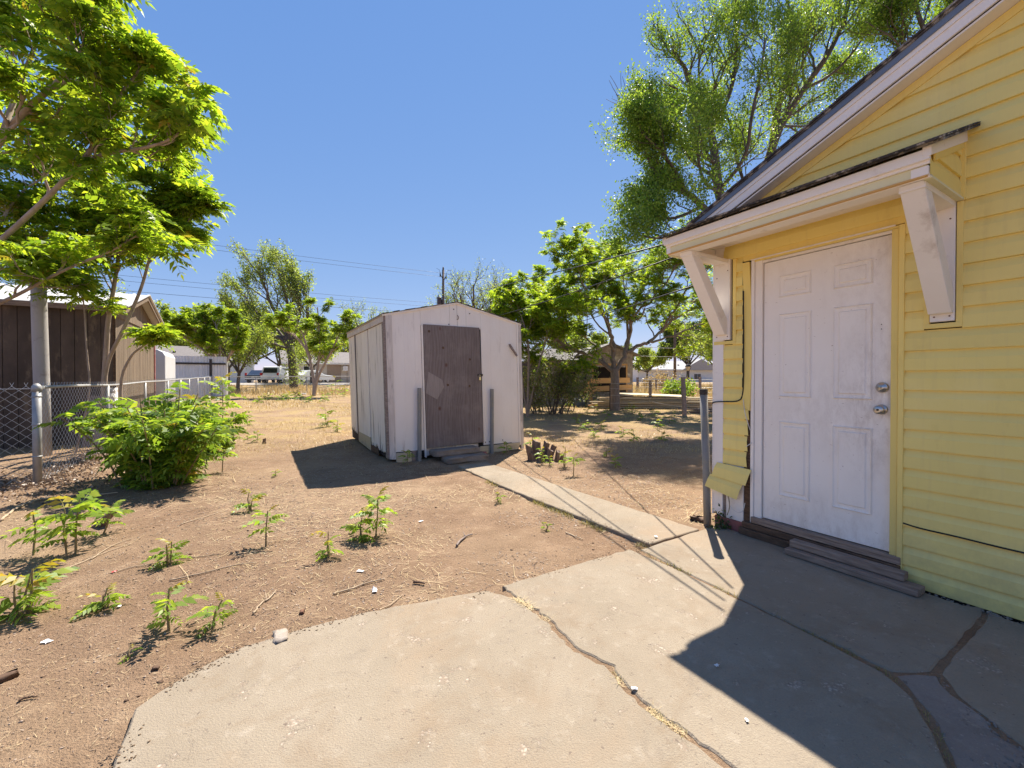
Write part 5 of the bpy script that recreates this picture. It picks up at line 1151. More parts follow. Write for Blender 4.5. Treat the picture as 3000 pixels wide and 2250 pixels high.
# ---- near tree of heaven, rooted just outside the left edge: big limbs reach into the picture
b = np.array([-7.45, 5.75, float(gz(0, 5.75))])
t = plant('ailanthus_tree', 'leafy tree whose limbs reach in from the upper left edge', 'tree', b)
sk = Skeleton(21); fk = b + np.array([.25, -.1, 1.75])
sk.curve([b - [0, 0, .1], b + [.02, 0, .9], fk], .085, .062, 10)
L1 = sk.curve([fk, at(-90, 560, 5.6), at(0, 411, 5.45), at(81, 316, 5.4), at(194, 221, 5.3), at(226, 176, 5.3), at(262, 99, 5.25), at(267, 9, 5.2), at(285, -140, 5.2)], .046, .016)
L2 = sk.curve([fk, at(-60, 760, 5.7), at(122, 597, 5.6), at(244, 470, 5.5), at(330, 445, 5.5), at(430, 434, 5.5), at(520, 402, 5.45), at(565, 340, 5.4)], .040, .010)
L3 = sk.curve([fk, at(-40, 905, 5.9), at(60, 860, 5.9), at(140, 815, 5.85), at(222, 775, 5.8), at(330, 735, 5.8), at(400, 690, 5.8)], .030, .009)
L4 = sk.curve([at(244, 470, 5.5), at(271, 430, 5.5), at(300, 370, 5.45), at(352, 275, 5.4), at(395, 225, 5.4), at(420, 185, 5.4)], .03, .011)
L5 = sk.curve([at(0, 411, 5.45), at(60, 240, 5.8), at(110, 120, 6.0), at(140, -40, 6.2)], .035, .016)
L7 = sk.curve([at(-40, 905, 5.9), at(-10, 800, 6.4), at(50, 720, 6.8), at(130, 690, 7.0), at(220, 660, 7.1)], .026, .009)
L8 = sk.curve([at(-60, 760, 5.7), at(0, 650, 6.2), at(60, 560, 6.5), at(130, 520, 6.6)], .026, .009)
L6 = sk.curve([fk, at(-160, 640, 6.3), at(-60, 480, 6.6), at(90, 420, 6.7), at(260, 330, 6.8)], .04, .012)
kw = dict(up=.10, ang=.75, ratio=.66, kids=3, wig=.2)
sk.along(L1, .06, .022, 15, .26, .50, 2, **kw); sk.along(L2, .05, .014, 12, .30, .38, 2, **kw); sk.along(L3, .04, .012, 11, .28, .46, 2, **kw)
sk.along(L4, .03, .01, 9, .25, .32, 2, **kw); sk.along(L5, .03, .014, 10, .15, .6, 2, **kw); sk.along(L6, .03, .012, 11, .15, .65, 2, **kw); sk.along(L7, .02, .009, 10, .15, .55, 2, **kw); sk.along(L8, .02, .009, 9, .15, .55, 2, **kw)
sk.T.build('trunk', M['bark_pale'], t); ail_crown(sk, t, 2, .33, 5, .10, FRONDS, keep=.66, cl=.3)

# ---- slender multi-stemmed tree of heaven at the fence
b = np.append(at(308, 1130, 7.75)[:2], float(gz(0, 7.75)))
t = plant('ailanthus_tree', 'slender multi-stemmed tree growing at the left fence', 'tree', b)
sk = Skeleton(33); Yt = 7.75
A = lambda px, py, d=0: at(px, py, Yt + d)
s1 = sk.curve([b, A(303, 1152), A(312, 1021), A(316, 940), A(334, 840), A(348, 750), A(352, 660), A(365, 560)], .052, .018)
s2 = sk.curve([A(308, 1100), A(318, 1050), A(357, 976), A(389, 904), A(416, 840), A(434, 773), A(455, 690), A(480, 600), A(500, 520)], .036, .014)
s3 = sk.curve([b + [.25, .1, 0], A(348, 1116, .1), A(384, 1040, .1), A(410, 1020, .1), A(443, 999, .1), A(452, 985, .1)], .03, .008)
s4 = sk.curve([b + [-.25, -.3, 0], A(267, 1148, -.4), A(253, 1021, -.4), A(249, 931, -.4), A(244, 876, -.4), A(235, 800, -.4)], .016, .008)
s5 = sk.curve([A(334, 840), A(300, 760, .2), A(270, 690, .3), A(255, 600, .4)], .022, .010)
s6 = sk.curve([A(434, 773), A(490, 720), A(545, 660), A(565, 620)], .016, .007)
kw = dict(up=.12, ang=.8, ratio=.62, kids=3, wig=.2)
sk.along(s1, .04, .018, 13, .52, .62, 2, **kw); sk.along(s2, .03, .014, 14, .52, .58, 2, **kw); sk.along(s5, .02, .01, 8, .3, .55, 2, **kw); sk.along(s6, .016, .007, 6, .3, .34, 2, **kw)
sk.along(s4, .014, .008, 4, .72, .28, 1, **kw); sk.along(s3, .02, .008, 4, .75, .20, 1, **kw); sk.along(s1, .04, .02, 3, .42, .32, 1, **kw)
sk.T.build('trunk', M['bark_pale'], t); ail_crown(sk, t, 3, .33, 6, .10, keep=.62, cl=.35)

# ---- spreading tree of heaven on the right
b = np.append(at(1803, 1110, 16.4)[:2], float(gz(0, 16.4))); t = plant('ailanthus_tree', 'spreading tree with a thick trunk between the shed and the house', 'tree', b)
sk = Skeleton(44); Q = lambda px, py, d=0: at(px, py, 16.4 + d)
tr = sk.curve([b - [0, 0, .1], Q(1802, 1160), Q(1802, 1110), Q(1800, 1080)], .185, .15, 12)
limbs = [([Q(1797, 1092), Q(1775, 1068), Q(1740, 1050), Q(1690, 1030, -.4), Q(1630, 995, -.8), Q(1580, 960, -1.0), Q(1530, 905, -1.1)], .10, .03, .42),
         ([Q(1800, 1085), Q(1798, 1030), Q(1792, 985), Q(1770, 930, .2), Q(1755, 880, .3), Q(1740, 830, .4)], .11, .03, .35),
         ([Q(1803, 1090), Q(1828, 1040), Q(1842, 990), Q(1850, 930, -.3), Q(1870, 870, -.4), Q(1890, 820, -.5)], .10, .03, .35),
         ([Q(1830, 1035), Q(1860, 1018), Q(1900, 1005), Q(1935, 975, .5), Q(1975, 930, .8), Q(2040, 900, 1.0), Q(2120, 880, 1.2)], .085, .02, .35),
         ([Q(1775, 1068), Q(1752, 1030), Q(1720, 990, .5), Q(1680, 960, .8), Q(1640, 910, 1.0), Q(1600, 870, 1.2)], .06, .02, .35),
         ([Q(1850, 930, -.3), Q(1900, 880, -.8), Q(1950, 830, -1.2), Q(1990, 770, -1.5)], .05, .018, .25),
         ([Q(1798, 1030), Q(1785, 960, -1), Q(1760, 900, -1.8), Q(1720, 850, -2.2), Q(1690, 790, -2.4)], .055, .018, .35),
         ([Q(1828, 1040), Q(1840, 960, 1), Q(1830, 880, 2), Q(1825, 820, 2.4), Q(1835, 770, 2.6)], .055, .018, .3)]
limbs += [([Q(1900, 1005), Q(1960, 990, .5), Q(2030, 960, .8), Q(2100, 930, 1)], .05, .018, .2), ([Q(1690, 1030, -.4), Q(1640, 1020, -.9), Q(1585, 990, -1.3)], .05, .018, .2), ([Q(1935, 975, .5), Q(1990, 880, -.5), Q(2040, 820, -1), Q(2080, 780, -1.2)], .05, .018, .2)]
for pts, r0, r1, lo in limbs:
    P_ = sk.curve(pts, r0, r1, 8, .03); sk.along(P_, r0, r1, 9, lo, 1.15, 3, .85, up=.06, ang=.75, ratio=.66, kids=3, wig=.24)
sel = sk.q.uniform(0, 1, len(sk.tips)) < .85
sk.tips = [p for p, s_ in zip(sk.tips, sel) if s_]; sk.dirs = [p for p, s_ in zip(sk.dirs, sel) if s_]
sk.T.build('trunk', M['bark'], t); ail_crown(sk, t, 3, .25, 7, .08, keep=.8, cl=.6)

# ---- dark multi-stemmed shrub by the shed
b = np.append(at(1610, 1110, 15.2)[:2], float(gz(0, 15.2))); t = plant('large_shrub', 'dense dark shrub with purplish twigs right of the shed', 'shrub', b)
sk = Skeleton(51)
for i in range(26):
    a = sk.q.uniform(0, 6.28); rr_ = sk.q.uniform(0, .9); p0 = b + np.array([math.cos(a) * rr_, math.sin(a) * .5, -.03]); sk.grow(p0, [math.cos(a) * .35, math.sin(a) * .35, 1], sk.q.uniform(.6, 1.15), .02, 3, .06, .6, .68, 3, .2)
sk.T.build('stem', M['bark_dark'], t); leaf_crown(sk, t, 3, .085, .10, 8, 'leaf_shrub')
b = np.append(at(1545, 1110, 14.0)[:2], float(gz(0, 14))); t = plant('ailanthus_tree', 'bushy young tree right behind the shed corner', 'tree', b)
sk = Skeleton(52); P_ = sk.curve([b, at(1550, 1050, 14), at(1545, 980, 14), at(1525, 920, 14)], .05, .02); sk.along(P_, .05, .02, 10, .25, .85, 2, up=.1, ang=.75, ratio=.66, kids=3, wig=.2)
P_ = sk.curve([b, at(1580, 1060, 14), at(1600, 1000, 14), at(1600, 940, 14)], .04, .015); sk.along(P_, .04, .015, 8, .3, .75, 2, up=.1, ang=.75, ratio=.66, kids=3, wig=.2)
P_ = sk.curve([b, at(1520, 1040, 14.5), at(1490, 960, 14.5), at(1475, 895, 14.5)], .04, .015); sk.along(P_, .04, .015, 8, .3, .75, 2, up=.1, ang=.75, ratio=.66, kids=3, wig=.2)
sk.T.build('trunk', M['bark'], t); ail_crown(sk, t, 4, .27, 9, .07)

# ---- tall Siberian elm behind the house
b = np.append(at(2190, 1110, 13.8)[:2], float(gz(0, 13.8))); t = plant('elm_tree', 'tall elm with dead snags rising behind the house roof', 'tree', b)
sk = Skeleton(61); E = lambda px, py, d=0: at(px, py, 13.8 + d)
tk = sk.curve([b - [0, 0, .1], E(2185, 900), E(2175, 720)], .30, .24, 12)
T1 = sk.curve([E(2180, 760), E(2130, 640), E(2105, 560), E(2098, 480), E(2083, 380), E(2050, 290), E(2020, 245), E(2003, 190)], .19, .055, 9)
T2 = sk.curve([E(2178, 740), E(2215, 600, .3), E(2262, 430, .4), E(2290, 359, .5), E(2353, 262, .6), E(2405, 190, .6), E(2442, 131, .7), E(2480, 40, .8), E(2500, -80, .8)], .17, .045, 9)
T3 = sk.curve([E(2150, 700), E(2058, 603, -.4), E(2010, 560, -.6), E(1952, 544, -.8), E(1915, 505, -1), E(1890, 440, -1)], .12, .03, 8)
T4 = sk.curve([E(2262, 430, .4), E(2270, 330, .2), E(2320, 200, 0), E(2330, 100, 0), E(2290, -60, 0)], .10, .03, 8)
T5 = sk.curve([E(2083, 380), E(2140, 280, .6), E(2160, 160, .8), E(2155, 60, 1), E(2160, -60, 1)], .09, .03, 8)
T6 = sk.curve([E(2098, 480), E(2000, 420, -.5), E(1930, 400, -.8), E(1905, 355, -1), E(1885, 330, -1)], .07, .02, 7)
T7 = sk.curve([E(2353, 262, .6), E(2440, 220, 1), E(2520, 130, 1.2), E(2560, 40, 1.2)], .06, .02, 7)
T8 = sk.curve([E(2105, 560), E(2190, 460, -.8), E(2200, 340, -1.2), E(2230, 220, -1.3), E(2240, 120, -1.3)], .07, .02, 7)
T9 = sk.curve([E(2058, 603, -.4), E(1985, 640, -.9), E(1930, 640, -1.2), E(1885, 605, -1.3)], .06, .02, 7)
T10 = sk.curve([E(2010, 560, -.6), E(1960, 470, -1.4), E(1920, 425, -1.6), E(1880, 390, -1.7)], .06, .02, 7)
T11 = sk.curve([E(2100, 520), E(2030, 480, .9), E(1990, 400, 1.2), E(1975, 330, 1.3)], .06, .02, 7)
T13 = sk.curve([E(2150, 700), E(2080, 690, -1.0), E(2000, 690, -1.6), E(1930, 700, -1.9), E(1870, 690, -2)], .06, .018, 7)
T14 = sk.curve([E(2105, 560), E(2060, 540, -1.6), E(2040, 440, -2.0), E(2050, 360, -2.0)], .06, .018, 7)
T15 = sk.curve([E(2290, 359, .5), E(2330, 330, 1.2), E(2400, 280, 1.6), E(2460, 250, 1.8), E(2510, 200, 2)], .06, .018, 7)
T12 = sk.curve([E(2215, 600, .3), E(2170, 520, 1.2), E(2150, 420, 1.6), E(2130, 330, 1.7)], .06, .02, 7)
kw = dict(up=.10, ang=.65, ratio=.68, kids=3, wig=.17)
for P_, r0, r1, n_, lo, L_ in ((T1, .15, .07, 10, .3, 1.25), (T2, .15, .05, 15, .3, 1.45), (T3, .1, .03, 12, .25, .85), (T4, .08, .03, 12, .15, 1.35), (T5, .08, .03, 12, .2, 1.35), (T6, .06, .02, 9, .3, .75), (T7, .05, .02, 7, .3, .9), (T8, .06, .02, 11, .15, 1.2), (T9, .05, .02, 9, .2, .75), (T10, .05, .02, 10, .2, .75), (T11, .05, .02, 9, .2, 1.0), (T12, .05, .02, 10, .15, 1.1), (T13, .05, .018, 10, .15, .8), (T14, .05, .018, 9, .15, 1.0), (T15, .05, .018, 9, .1, 1.0)):
    sk.along(P_, r0, r1, n_, lo, L_, 3, .8, **kw)
tips, dirs = sk.tips, sk.dirs; sk.tips, sk.dirs = [], []
for (c, d_, n_) in ((E(1870, 350), (-.55, 0, .8), 5), (E(2050, 280), (-.7, 0, .4), 4), (E(2000, 330), (-.9, 0, .1), 3)):          # dead bare twigs
    for i in range(n_): sk.grow(c, np.array(d_) + sk.q.normal(0, .22, 3), 1.0, .02, 1, .05, .5, .6, 2, .08)
sk.tips, sk.dirs = tips, dirs
sk.T.build('trunk', M['bark_dark'], t); leaf_crown(sk, t, 8, .080, .12, 10, 'leaf_elm', .5)
b = np.append(at(2820, 1110, 13.0)[:2], float(gz(0, 13.0))); t = plant('elm_tree', 'elm at the upper right edge behind the house roof', 'tree', b)
sk = Skeleton(62); E2 = lambda px, py, d=0: at(px, py, 13.0 + d)
for pts in ([b, E2(2790, 600), E2(2750, 300), E2(2720, 120), E2(2680, 20), E2(2660, -120)], [E2(2750, 300), E2(2700, 200), E2(2650, 130), E2(2620, 80)], [E2(2770, 400), E2(2800, 150), E2(2790, -50)]):
    P_ = sk.curve(pts, .12, .03); sk.along(P_, .1, .03, 11, .4, 1.0, 3, .8, **kw)
sk.T.build('trunk', M['bark_dark'], t); leaf_crown(sk, t, 8, .080, .12, 11, 'leaf_elm', .5)

# ---- wind-blown elm beyond the back fence
b = np.append(at(863, 1110, 36)[:2], float(gz(0, 36))); t = plant('elm_tree', 'wind-blown elm with shaggy trunk beyond the back fence', 'tree', b)
sk = Skeleton(71); E = lambda px, py, d=0: at(px, py, 36 + d)
sk.curve([b - [0, 0, .2], E(858, 1100), E(855, 1040), E(845, 1005)], .36, .28, 10)
for pts, r0 in (([E(850, 1020), E(820, 985), E(770, 975), E(735, 965), E(700, 930), E(680, 905)], .2), ([E(846, 1005), E(820, 940), E(790, 880), E(765, 820), E(755, 790)], .2), ([E(848, 1008), E(850, 930), E(835, 860), E(818, 800)], .18),
                ([E(850, 1010), E(880, 930), E(875, 870), E(860, 810)], .16), ([E(850, 1010), E(900, 960), E(905, 900), E(890, 850)], .13), ([E(852, 1030), E(800, 1005), E(770, 1000), E(750, 1010)], .1), ([E(846, 1005), E(790, 945), E(735, 900), E(715, 860)], .14)):
    P_ = sk.curve(pts, r0, .05, 7, .05); sk.along(P_, r0, .05, 12, .25, 1.9, 2, .6, up=.12, ang=.5, ratio=.7, kids=3, wig=.12, bias=np.array([-.10, 0, .04]))
sk.T.build('trunk', M['bark_dark'], t); leaf_crown(sk, t, 7, .17, .16, 12, 'leaf_far', .8)
q = np.random.default_rng(3); Pp = b + np.stack([q.normal(0, .42, 900), q.normal(-.2, .4, 900), q.uniform(.5, 4.2, 900)], 1)          # suckers sprouting from the trunk
V, Fc, _ = scatter(LEAF, Pp, q.normal(0, 1, (900, 3)), np.full(900, .16), 4, 1.5); link('trunk_suckers', np_mesh('trunk_suckers', V - b, Fc), M['leaf_far'], t)

# ---- smaller trees near the back fence
def ail_far(label, px, Y, stems, seed, size=.5, per=3, L=.9, lev=2, n=7, group=None, young=.05):
    b = np.append(at(px, 1110, Y)[:2], float(gz(0, Y))); t = plant('ailanthus_tree', label, 'tree', b, group); sk = Skeleton(seed)
    for pts in stems: P_ = sk.curve([b] + [at(x, y, Y) for x, y in pts], .11, .03); sk.along(P_, .1, .03, n, .4, L, lev, .8, up=.1, ang=.75, ratio=.66, kids=3, wig=.2)
    sk.T.build('trunk', M['bark_pale'], t); ail_crown(sk, t, per + 1, size * .62, seed, young, keep=.85, cl=.8)
ail_far('small forked tree just inside the back fence', 919, 26.4, [[(921, 1120), (910, 1060), (898, 1010), (880, 960), (850, 930)], [(925, 1115), (935, 1050), (937, 990), (930, 900)], [(930, 1105), (955, 1060), (985, 1000), (1005, 955)], [(920, 1110), (900, 1020), (860, 980), (820, 960)]], 81)
ail_far('round leafy tree in front of the sheet-metal fence', 640, 26.5, [[(638, 1090), (630, 1040), (600, 1000), (560, 965)], [(640, 1090), (645, 1040), (640, 980), (630, 945)], [(645, 1085), (670, 1050), (690, 1000), (700, 955)], [(636, 1060), (590, 1020), (540, 990), (520, 960)], [(640, 1060), (600, 980), (575, 945)]], 82, .55, 3, 1.0, 2, 9)
def elm_far(label, px, Y, h, w, seed, mat='leaf_far', per=6, size=.2, n=5, bark='bark_dark', group=None, kids=3, sp=.18, lo=.25):
    b = np.append(at(px, 1110, Y)[:2], float(gz(0, Y))); t = plant('broadleaf_tree', label, 'tree', b, group); sk = Skeleton(seed); q = sk.q
    sk.curve([b - [0, 0, .2], b + [0, 0, h * .15], b + [.1, 0, h * .32]], .03 * h, .022 * h, 8)
    for i in range(n):
        a = 6.28 * i / n + q.uniform(-.4, .4); e = b + np.array([math.cos(a) * w * q.uniform(.5, 1), math.sin(a) * w * .8, h * q.uniform(.75, 1.0)])
        P_ = sk.curve([b + [.1, 0, h * .3], b + (e - b) * np.array([.35, .35, .55]), b + (e - b) * np.array([.75, .75, .8]), e], .016 * h, .006 * h); sk.along(P_, .014 * h, .005 * h, 9, lo, h * .20, 2, .8, up=.08, ang=.65, ratio=.68, kids=kids, wig=.2)
    sk.T.build('trunk', M[bark], t); leaf_crown(sk, t, per, size, sp, seed, mat, .6)
elm_far('thin dark-trunked tree left of the shaggy elm', 697, 31, 4.6, 2.0, 91, 'leaf_far', 6, .15)
elm_far('leafy tree hanging over the street left of the van', 668, 41, 5.6, 3.2, 106, 'leaf_far', 7, .2, 6)
elm_far('low leafy tree right of the shaggy elm trunk', 912, 45, 5.2, 3.2, 107, 'leaf_far', 7, .2, 6)
elm_far('pale tree rising directly behind the brown shed corner', 480, 62, 9.0, 7.0, 92, 'leaf_far', 8, .34, 6)
elm_far('far tree between the metal fence and the shaggy elm', 590, 66, 10.0, 7.5, 93, 'leaf_far', 8, .36, 6)
elm_far('far tree directly behind the dark-trunked tree', 735, 63, 10.0, 7.5, 94, 'leaf_far', 8, .34, 6)
elm_far('far low tree behind the parked van', 815, 60, 8.0, 6.5, 95, 'leaf_far', 8, .32, 6)
elm_far('far pale tree behind the beige house roof', 960, 68, 9.0, 7.0, 96, 'leaf_far', 8, .34, 6)
elm_far('sparse tree peeping over the left slope of the shed roof', 1075, 46, 7.4, 2.6, 97, 'leaf_far', 2, .14, 6)
elm_far('small sparse tree at the foot of the transformer pole', 1300, 44, 7.6, 2.2, 98, 'leaf_far', 3, .14, 6)
elm_far('half-bare tree behind the right slope of the shed roof', 1395, 42, 10.3, 2.9, 99, 'leaf_far', 2, .14, 9)
elm_far('dark round tree beside the dark pole far right', 2015, 60, 7.8, 4.6, 101, 'leaf_dark', 10, .36, 7)
elm_far('light green tree left of the dark pole far right', 1895, 64, 5.0, 4.2, 102, 'leaf_far', 9, .34, 6)
elm_far('pale green tree at the house corner far right', 2110, 34, 4.9, 2.6, 103, 'leaf_far', 6, .17, 6)
elm_far('distant treetop visible through the spreading tree', 1690, 58, 6.5, 4.5, 104, 'leaf_far', 7, .34, 6)
elm_far('small tree at the left fence behind the brown shed', 235, 30, 7.4, 2.6, 105, 'leaf_far', 5, .16, 6)
# brown brushy shrub in the dry grass
b = np.append(at(1945, 1110, 32)[:2], float(gz(0, 32))); t = plant('dry_shrub', 'brown brushy shrub in the dry grass left of the lamp post', 'shrub', b); sk = Skeleton(110)
for i in range(22): a = sk.q.uniform(0, 6.28); sk.grow(b + np.array([math.cos(a) * .5, math.sin(a) * .4, 0]), [math.cos(a) * .9, math.sin(a) * .6, .8], .8, .02, 2, .02, .6, .7, 3, .2)
sk.T.build('stem', M['bark'], t); leaf_crown(sk, t, 5, .12, .12, 13, 'dry_grass')
b = np.append(at(1985, 1110, 21)[:2], float(gz(0, 21))); t = plant('green_shrub', 'bright green bush beyond the leaning wooden post', 'shrub', b); sk = Skeleton(111)
for i in range(12): a = sk.q.uniform(0, 6.28); sk.grow(b + np.array([math.cos(a) * .15, math.sin(a) * .15, 0]), [math.cos(a) * .4, math.sin(a) * .4, 1], .55, .012, 2, .05, .5, .7, 3, .2)
sk.T.build('stem', M['bark'], t); leaf_crown(sk, t, 6, .12, .07, 14, 'leaf_s')

# ---- big leafy bush by the fence
def bush(label, base, w, h, stems, seed, size=.30, per=4, name='ailanthus_bush'):
    t = plant(name, label, 'bush', base); sk = Skeleton(seed); q = sk.q
    for i in range(stems):
        a = q.uniform(0, 6.28); rr_ = math.sqrt(q.uniform(0, 1)); p0 = base + np.array([math.cos(a) * rr_ * w * .30, math.sin(a) * rr_ * w * .25, -.03])
        hh = h * q.uniform(.55, 1.0) * (1 - .25 * rr_); d = np.array([math.cos(a) * rr_ * w * .5, math.sin(a) * rr_ * w * .42, hh])
        e = p0 + d; m_ = p0 + d * np.array([.35, .35, .55]) + q.normal(0, .03, 3); P_ = sk.curve([p0, m_, e], .012, .005, 5)
        for k in np.linspace(.25, 1, 7):
            j = min(len(P_) - 2, int(k * (len(P_) - 1))); sk.tips.append(P_[j]); sk.dirs.append(unit(P_[j + 1] - P_[j]))
    sk.T.build('stem', M['stem'], t); return ail_crown(sk, t, per, size, seed, .10, FRONDS, ('leaf_s', 'leaf_young'), .25)
b = on_ground(425, 1430); bush('large leafy bush growing against the left chain-link fence', b + np.array([-.05, .25, 0]), 1.34, 1.36, 44, 121, .27, 3)
b = on_ground(575, 1335); bush('smaller leafy bush just behind the large fence bush', b + np.array([0, .2, 0]), 0.8, 1.12, 15, 122, .30, 3)

# ---- saplings
SAP_TM = []
for k_, m_ in enumerate(('leaf_s', 'leaf_s', 'leaf_s', 'leaf_young', 'leaf_young')):
    v, f = [frond(5, .8, 31, .44, .48), frond(4, 1.0, 32, .48, .50), frond(6, .6, 33, .40, .46), frond(5, .6, 34, .38, .42), frond(4, .8, 35, .42, .44)][k_]
    me = np_mesh('leaf', v, f); me.materials.append(M[m_]); SAP_TM.append(me)
SG = 'tree-of-heaven saplings in the yard'
def sapling(label, px, py, top, n=8, bare=.25, seed=0, leafL=None, young=2, width=1.0, stems=1, real=True, lean=(0, 0)):
    q = np.random.default_rng(seed + 1000); base = on_ground(px, py); Y = base[1]; h = max(.05, (py - top) / F * Y)
    base[2] = surf_z(base[0], base[1]) if Y < 10 else base[2]
    t = plant('ailanthus_sapling', label, 'sapling', base, SG); L = (leafL or min(.34, .45 * h + .05)) * .90; P_, D_, S_, Yg = [], [], [], []
    st_ = Tubes()
    for s_ in range(stems):
        a0 = q.uniform(0, 6.28); hh = h * (1 if s_ == 0 else q.uniform(.6, .9)) * .92; o = np.array([math.cos(a0), math.sin(a0) * .5, 0]) * (.0 if stems == 1 else .25 * h * .35)
        top_ = base + o * 1.8 + np.array([lean[0] * h, lean[1] * h, hh]); pts = np.array([base + o - [0, 0, .02], base + o + (top_ - base - o) * .5 + q.normal(0, .012, 3), top_])
        st_.add(np.array([pts[0], (pts[0] + pts[1]) / 2, pts[1], (pts[1] + pts[2]) / 2, pts[2]]), np.linspace(.0065, .003, 5) * (1 + h * .6), 6)
        m = max(3, int(n * 1.2 / stems))
        for i in range(m):
            k = bare + (1 - bare) * (i + .5) / m; p = pts[0] + (pts[2] - pts[0]) * k; a = a0 + i * 2.4 + q.normal(0, .25)
            el = .15 + .75 * (i / m) ** 1.5; P_.append(p); D_.append(np.array([math.cos(a) * math.cos(el), math.sin(a) * math.cos(el), math.sin(el)])); S_.append(L * width * q.choice([.7, 1.0, 1.0, 1.15]) * (.75 + .5 * math.sin(math.pi * (i + .6) / (m + .4))) * q.uniform(.85, 1.1)); Yg.append(i >= m - max(1, young // 2))
    st_.build('stem', M['stem'], t)
    Rm = frames(np.array(D_), q.normal(0, .3, len(D_)))
    if real:
        for i in range(len(P_)):
            me = SAP_TM[(3 + i % 2) if Yg[i] else i % 3]; o = bpy.data.objects.new('leaf', me); COL.objects.link(o); o.parent = t
            mt = Matrix([[*(Rm[i][:, 0] if False else Rm[i][0])], [*Rm[i][1]], [*Rm[i][2]]]).transposed().to_4x4()
            o.matrix_local = Matrix.Translation(Vector(P_[i] - base)) @ mt @ Matrix.Scale(float(S_[i]), 4)
    else:
        V, Fc, MI = scatter(FRONDS, np.array(P_), np.array(D_), np.array(S_), seed, .3, np.array(Yg).astype(int)); link('foliage', np_mesh('foliage', V - base, Fc, MI), [M['leaf_s'], M['leaf_young']], t)
    return t
sapling('bushy sapling standing nearest the slab corner, with a jagged shadow', 497, 1856, 1718, 9, .30, 1, .105, 2, 1.2)
sapling('small sapling just right of the jagged-shadow sapling', 620, 1841, 1750, 8, .25, 2, .085, 2, 1.1, lean=(.35, 0))
sapling('low bright sapling clump left of the jagged-shadow sapling', 307, 1782, 1718, 12, .05, 3, .09, 3, 1.1, 3)
sapling('low bushy sapling beside the long straw stalk', 492, 1655, 1582, 13, .05, 4, .105, 3, 1.0, 3)
sapling('thin-stemmed sapling with a bare lower stem', 779, 1597, 1482, 8, .42, 5, .11, 2, 1.0, lean=(.05, 0))
sapling('bushy sapling directly behind the thin-stemmed one', 733, 1497, 1436, 12, .05, 6, .13, 3, 1.0, 3)
sapling('leafy sapling on two thick bent stems near the fence', 205, 1622, 1450, 14, .35, 7, .19, 2, 1.1, 2)
sapling('thin sapling with orange lower leaves near the left edge', 97, 1625, 1482, 8, .30, 8, .15, 5, .9)
sapling('drooping sapling beside the slanting cut stub', 300, 1568, 1478, 7, .4, 9, .15, 2, 1.0, lean=(.3, 0))
sapling('dense sapling clump cut by the lower left edge', 70, 1800, 1652, 16, .08, 10, .16, 4, 1.1, 3)
sapling('tiny sprout at the tip of the jagged shadow', 384, 1933, 1903, 4, .2, 11, .04, 3)
sapling('tall leafy sapling in the middle of the dirt', 1100, 1568, 1437, 12, .25, 12, .15, 3, 1.0, lean=(.06, 0))
sapling('shorter sapling joined to the left of the tall leafy one', 1060, 1575, 1500, 9, .10, 13, .13, 2, 1.1, 2)
sapling('small sapling left of the tall leafy pair', 972, 1630, 1552, 8, .15, 14, .11, 2, 1.0, 2)
sapling('crooked sapling on a bare stem near the fence bush', 651, 1384, 1318, 6, .6, 15, .17, 2, 1.0, lean=(.1, 0))
sapling('tall dark-stemmed sapling beside the fence bush', 651, 1279, 1092, 16, .30, 16, .34, 4, 1.0)
sapling('small sapling in the dry grass left of the shed', 727, 1247, 1218, 7, .2, 17, .16, 3)
sapling('dark sprout left of the brown cut stub', 752, 1294, 1262, 6, .2, 18, .12, 1)
sapling('yellow sprout in the dry grass left of the shed', 725, 1288, 1272, 5, .1, 19, .10, 5)
sapling('upright bushy sapling beside the left wall of the shed', 962, 1251, 1192, 11, .10, 20, .20, 2, 1.0, 2, False)
sapling('reddish sapling just left of the shed corner', 992, 1265, 1230, 8, .15, 21, .16, 4, 1.0, 2, False)
sapling('tiny sprout near the tip of the shed shadow', 808, 1396, 1378, 5, .1, 22, .07, 1)
sapling('dark sapling in front of the left shed post', 1193, 1362, 1322, 6, .45, 23, .12, 1, 1.0)
sapling('small dark sapling against the right base board of the shed', 1484, 1330, 1296, 6, .2, 24, .12, 1, 1.0)
sapling('bright sapling growing out of the stump cluster', 1588, 1360, 1308, 8, .25, 25, .10, 3)
sapling('sapling behind the stump cluster', 1555, 1330, 1265, 8, .3, 26, .13, 3, 1.0, 2)
sapling('low sapling right of the stump cluster', 1609, 1364, 1335, 5, .2, 27, .08, 1)
sapling('bushy sapling between the stump and the path', 1652, 1369, 1305, 9, .25, 28, .11, 4, 1.0, 2)
sapling('thin-stemmed umbrella-like sapling right of the stump', 1680, 1394, 1338, 6, .75, 29, .12, 1)
sapling('dark sapling at the edge of the tree shade', 1777, 1338, 1312, 6, .15, 30, .10, 1, 1.0, 2)
sapling('yellowish sapling standing alone right of the path', 1803, 1369, 1330, 8, .25, 31, .10, 5)
sapling('sprout with a bright top beside the path', 1597, 1552, 1524, 5, .3, 32, .06, 1)
sapling('small spindly sprout in the dirt left of the path', 1463, 1470, 1442, 5, .3, 33, .07, 2)
far_s = [(784, 1172, 1152), (823, 1173, 1156), (847, 1172, 1146), (878, 1171, 1150), (949, 1176, 1150), (980, 1162, 1096), (1006, 1162, 1128), (870, 1165, 1143), (905, 1178, 1160), (760, 1180, 1164)]
for i, (a_, b_, c_) in enumerate(far_s):
    o = sapling('low leafy sapling in the row along the back fence', a_, b_, c_, 9, .1, 40 + i, .30, 1, 1.0, 2, False); o['group'] = 'saplings along the back fence'
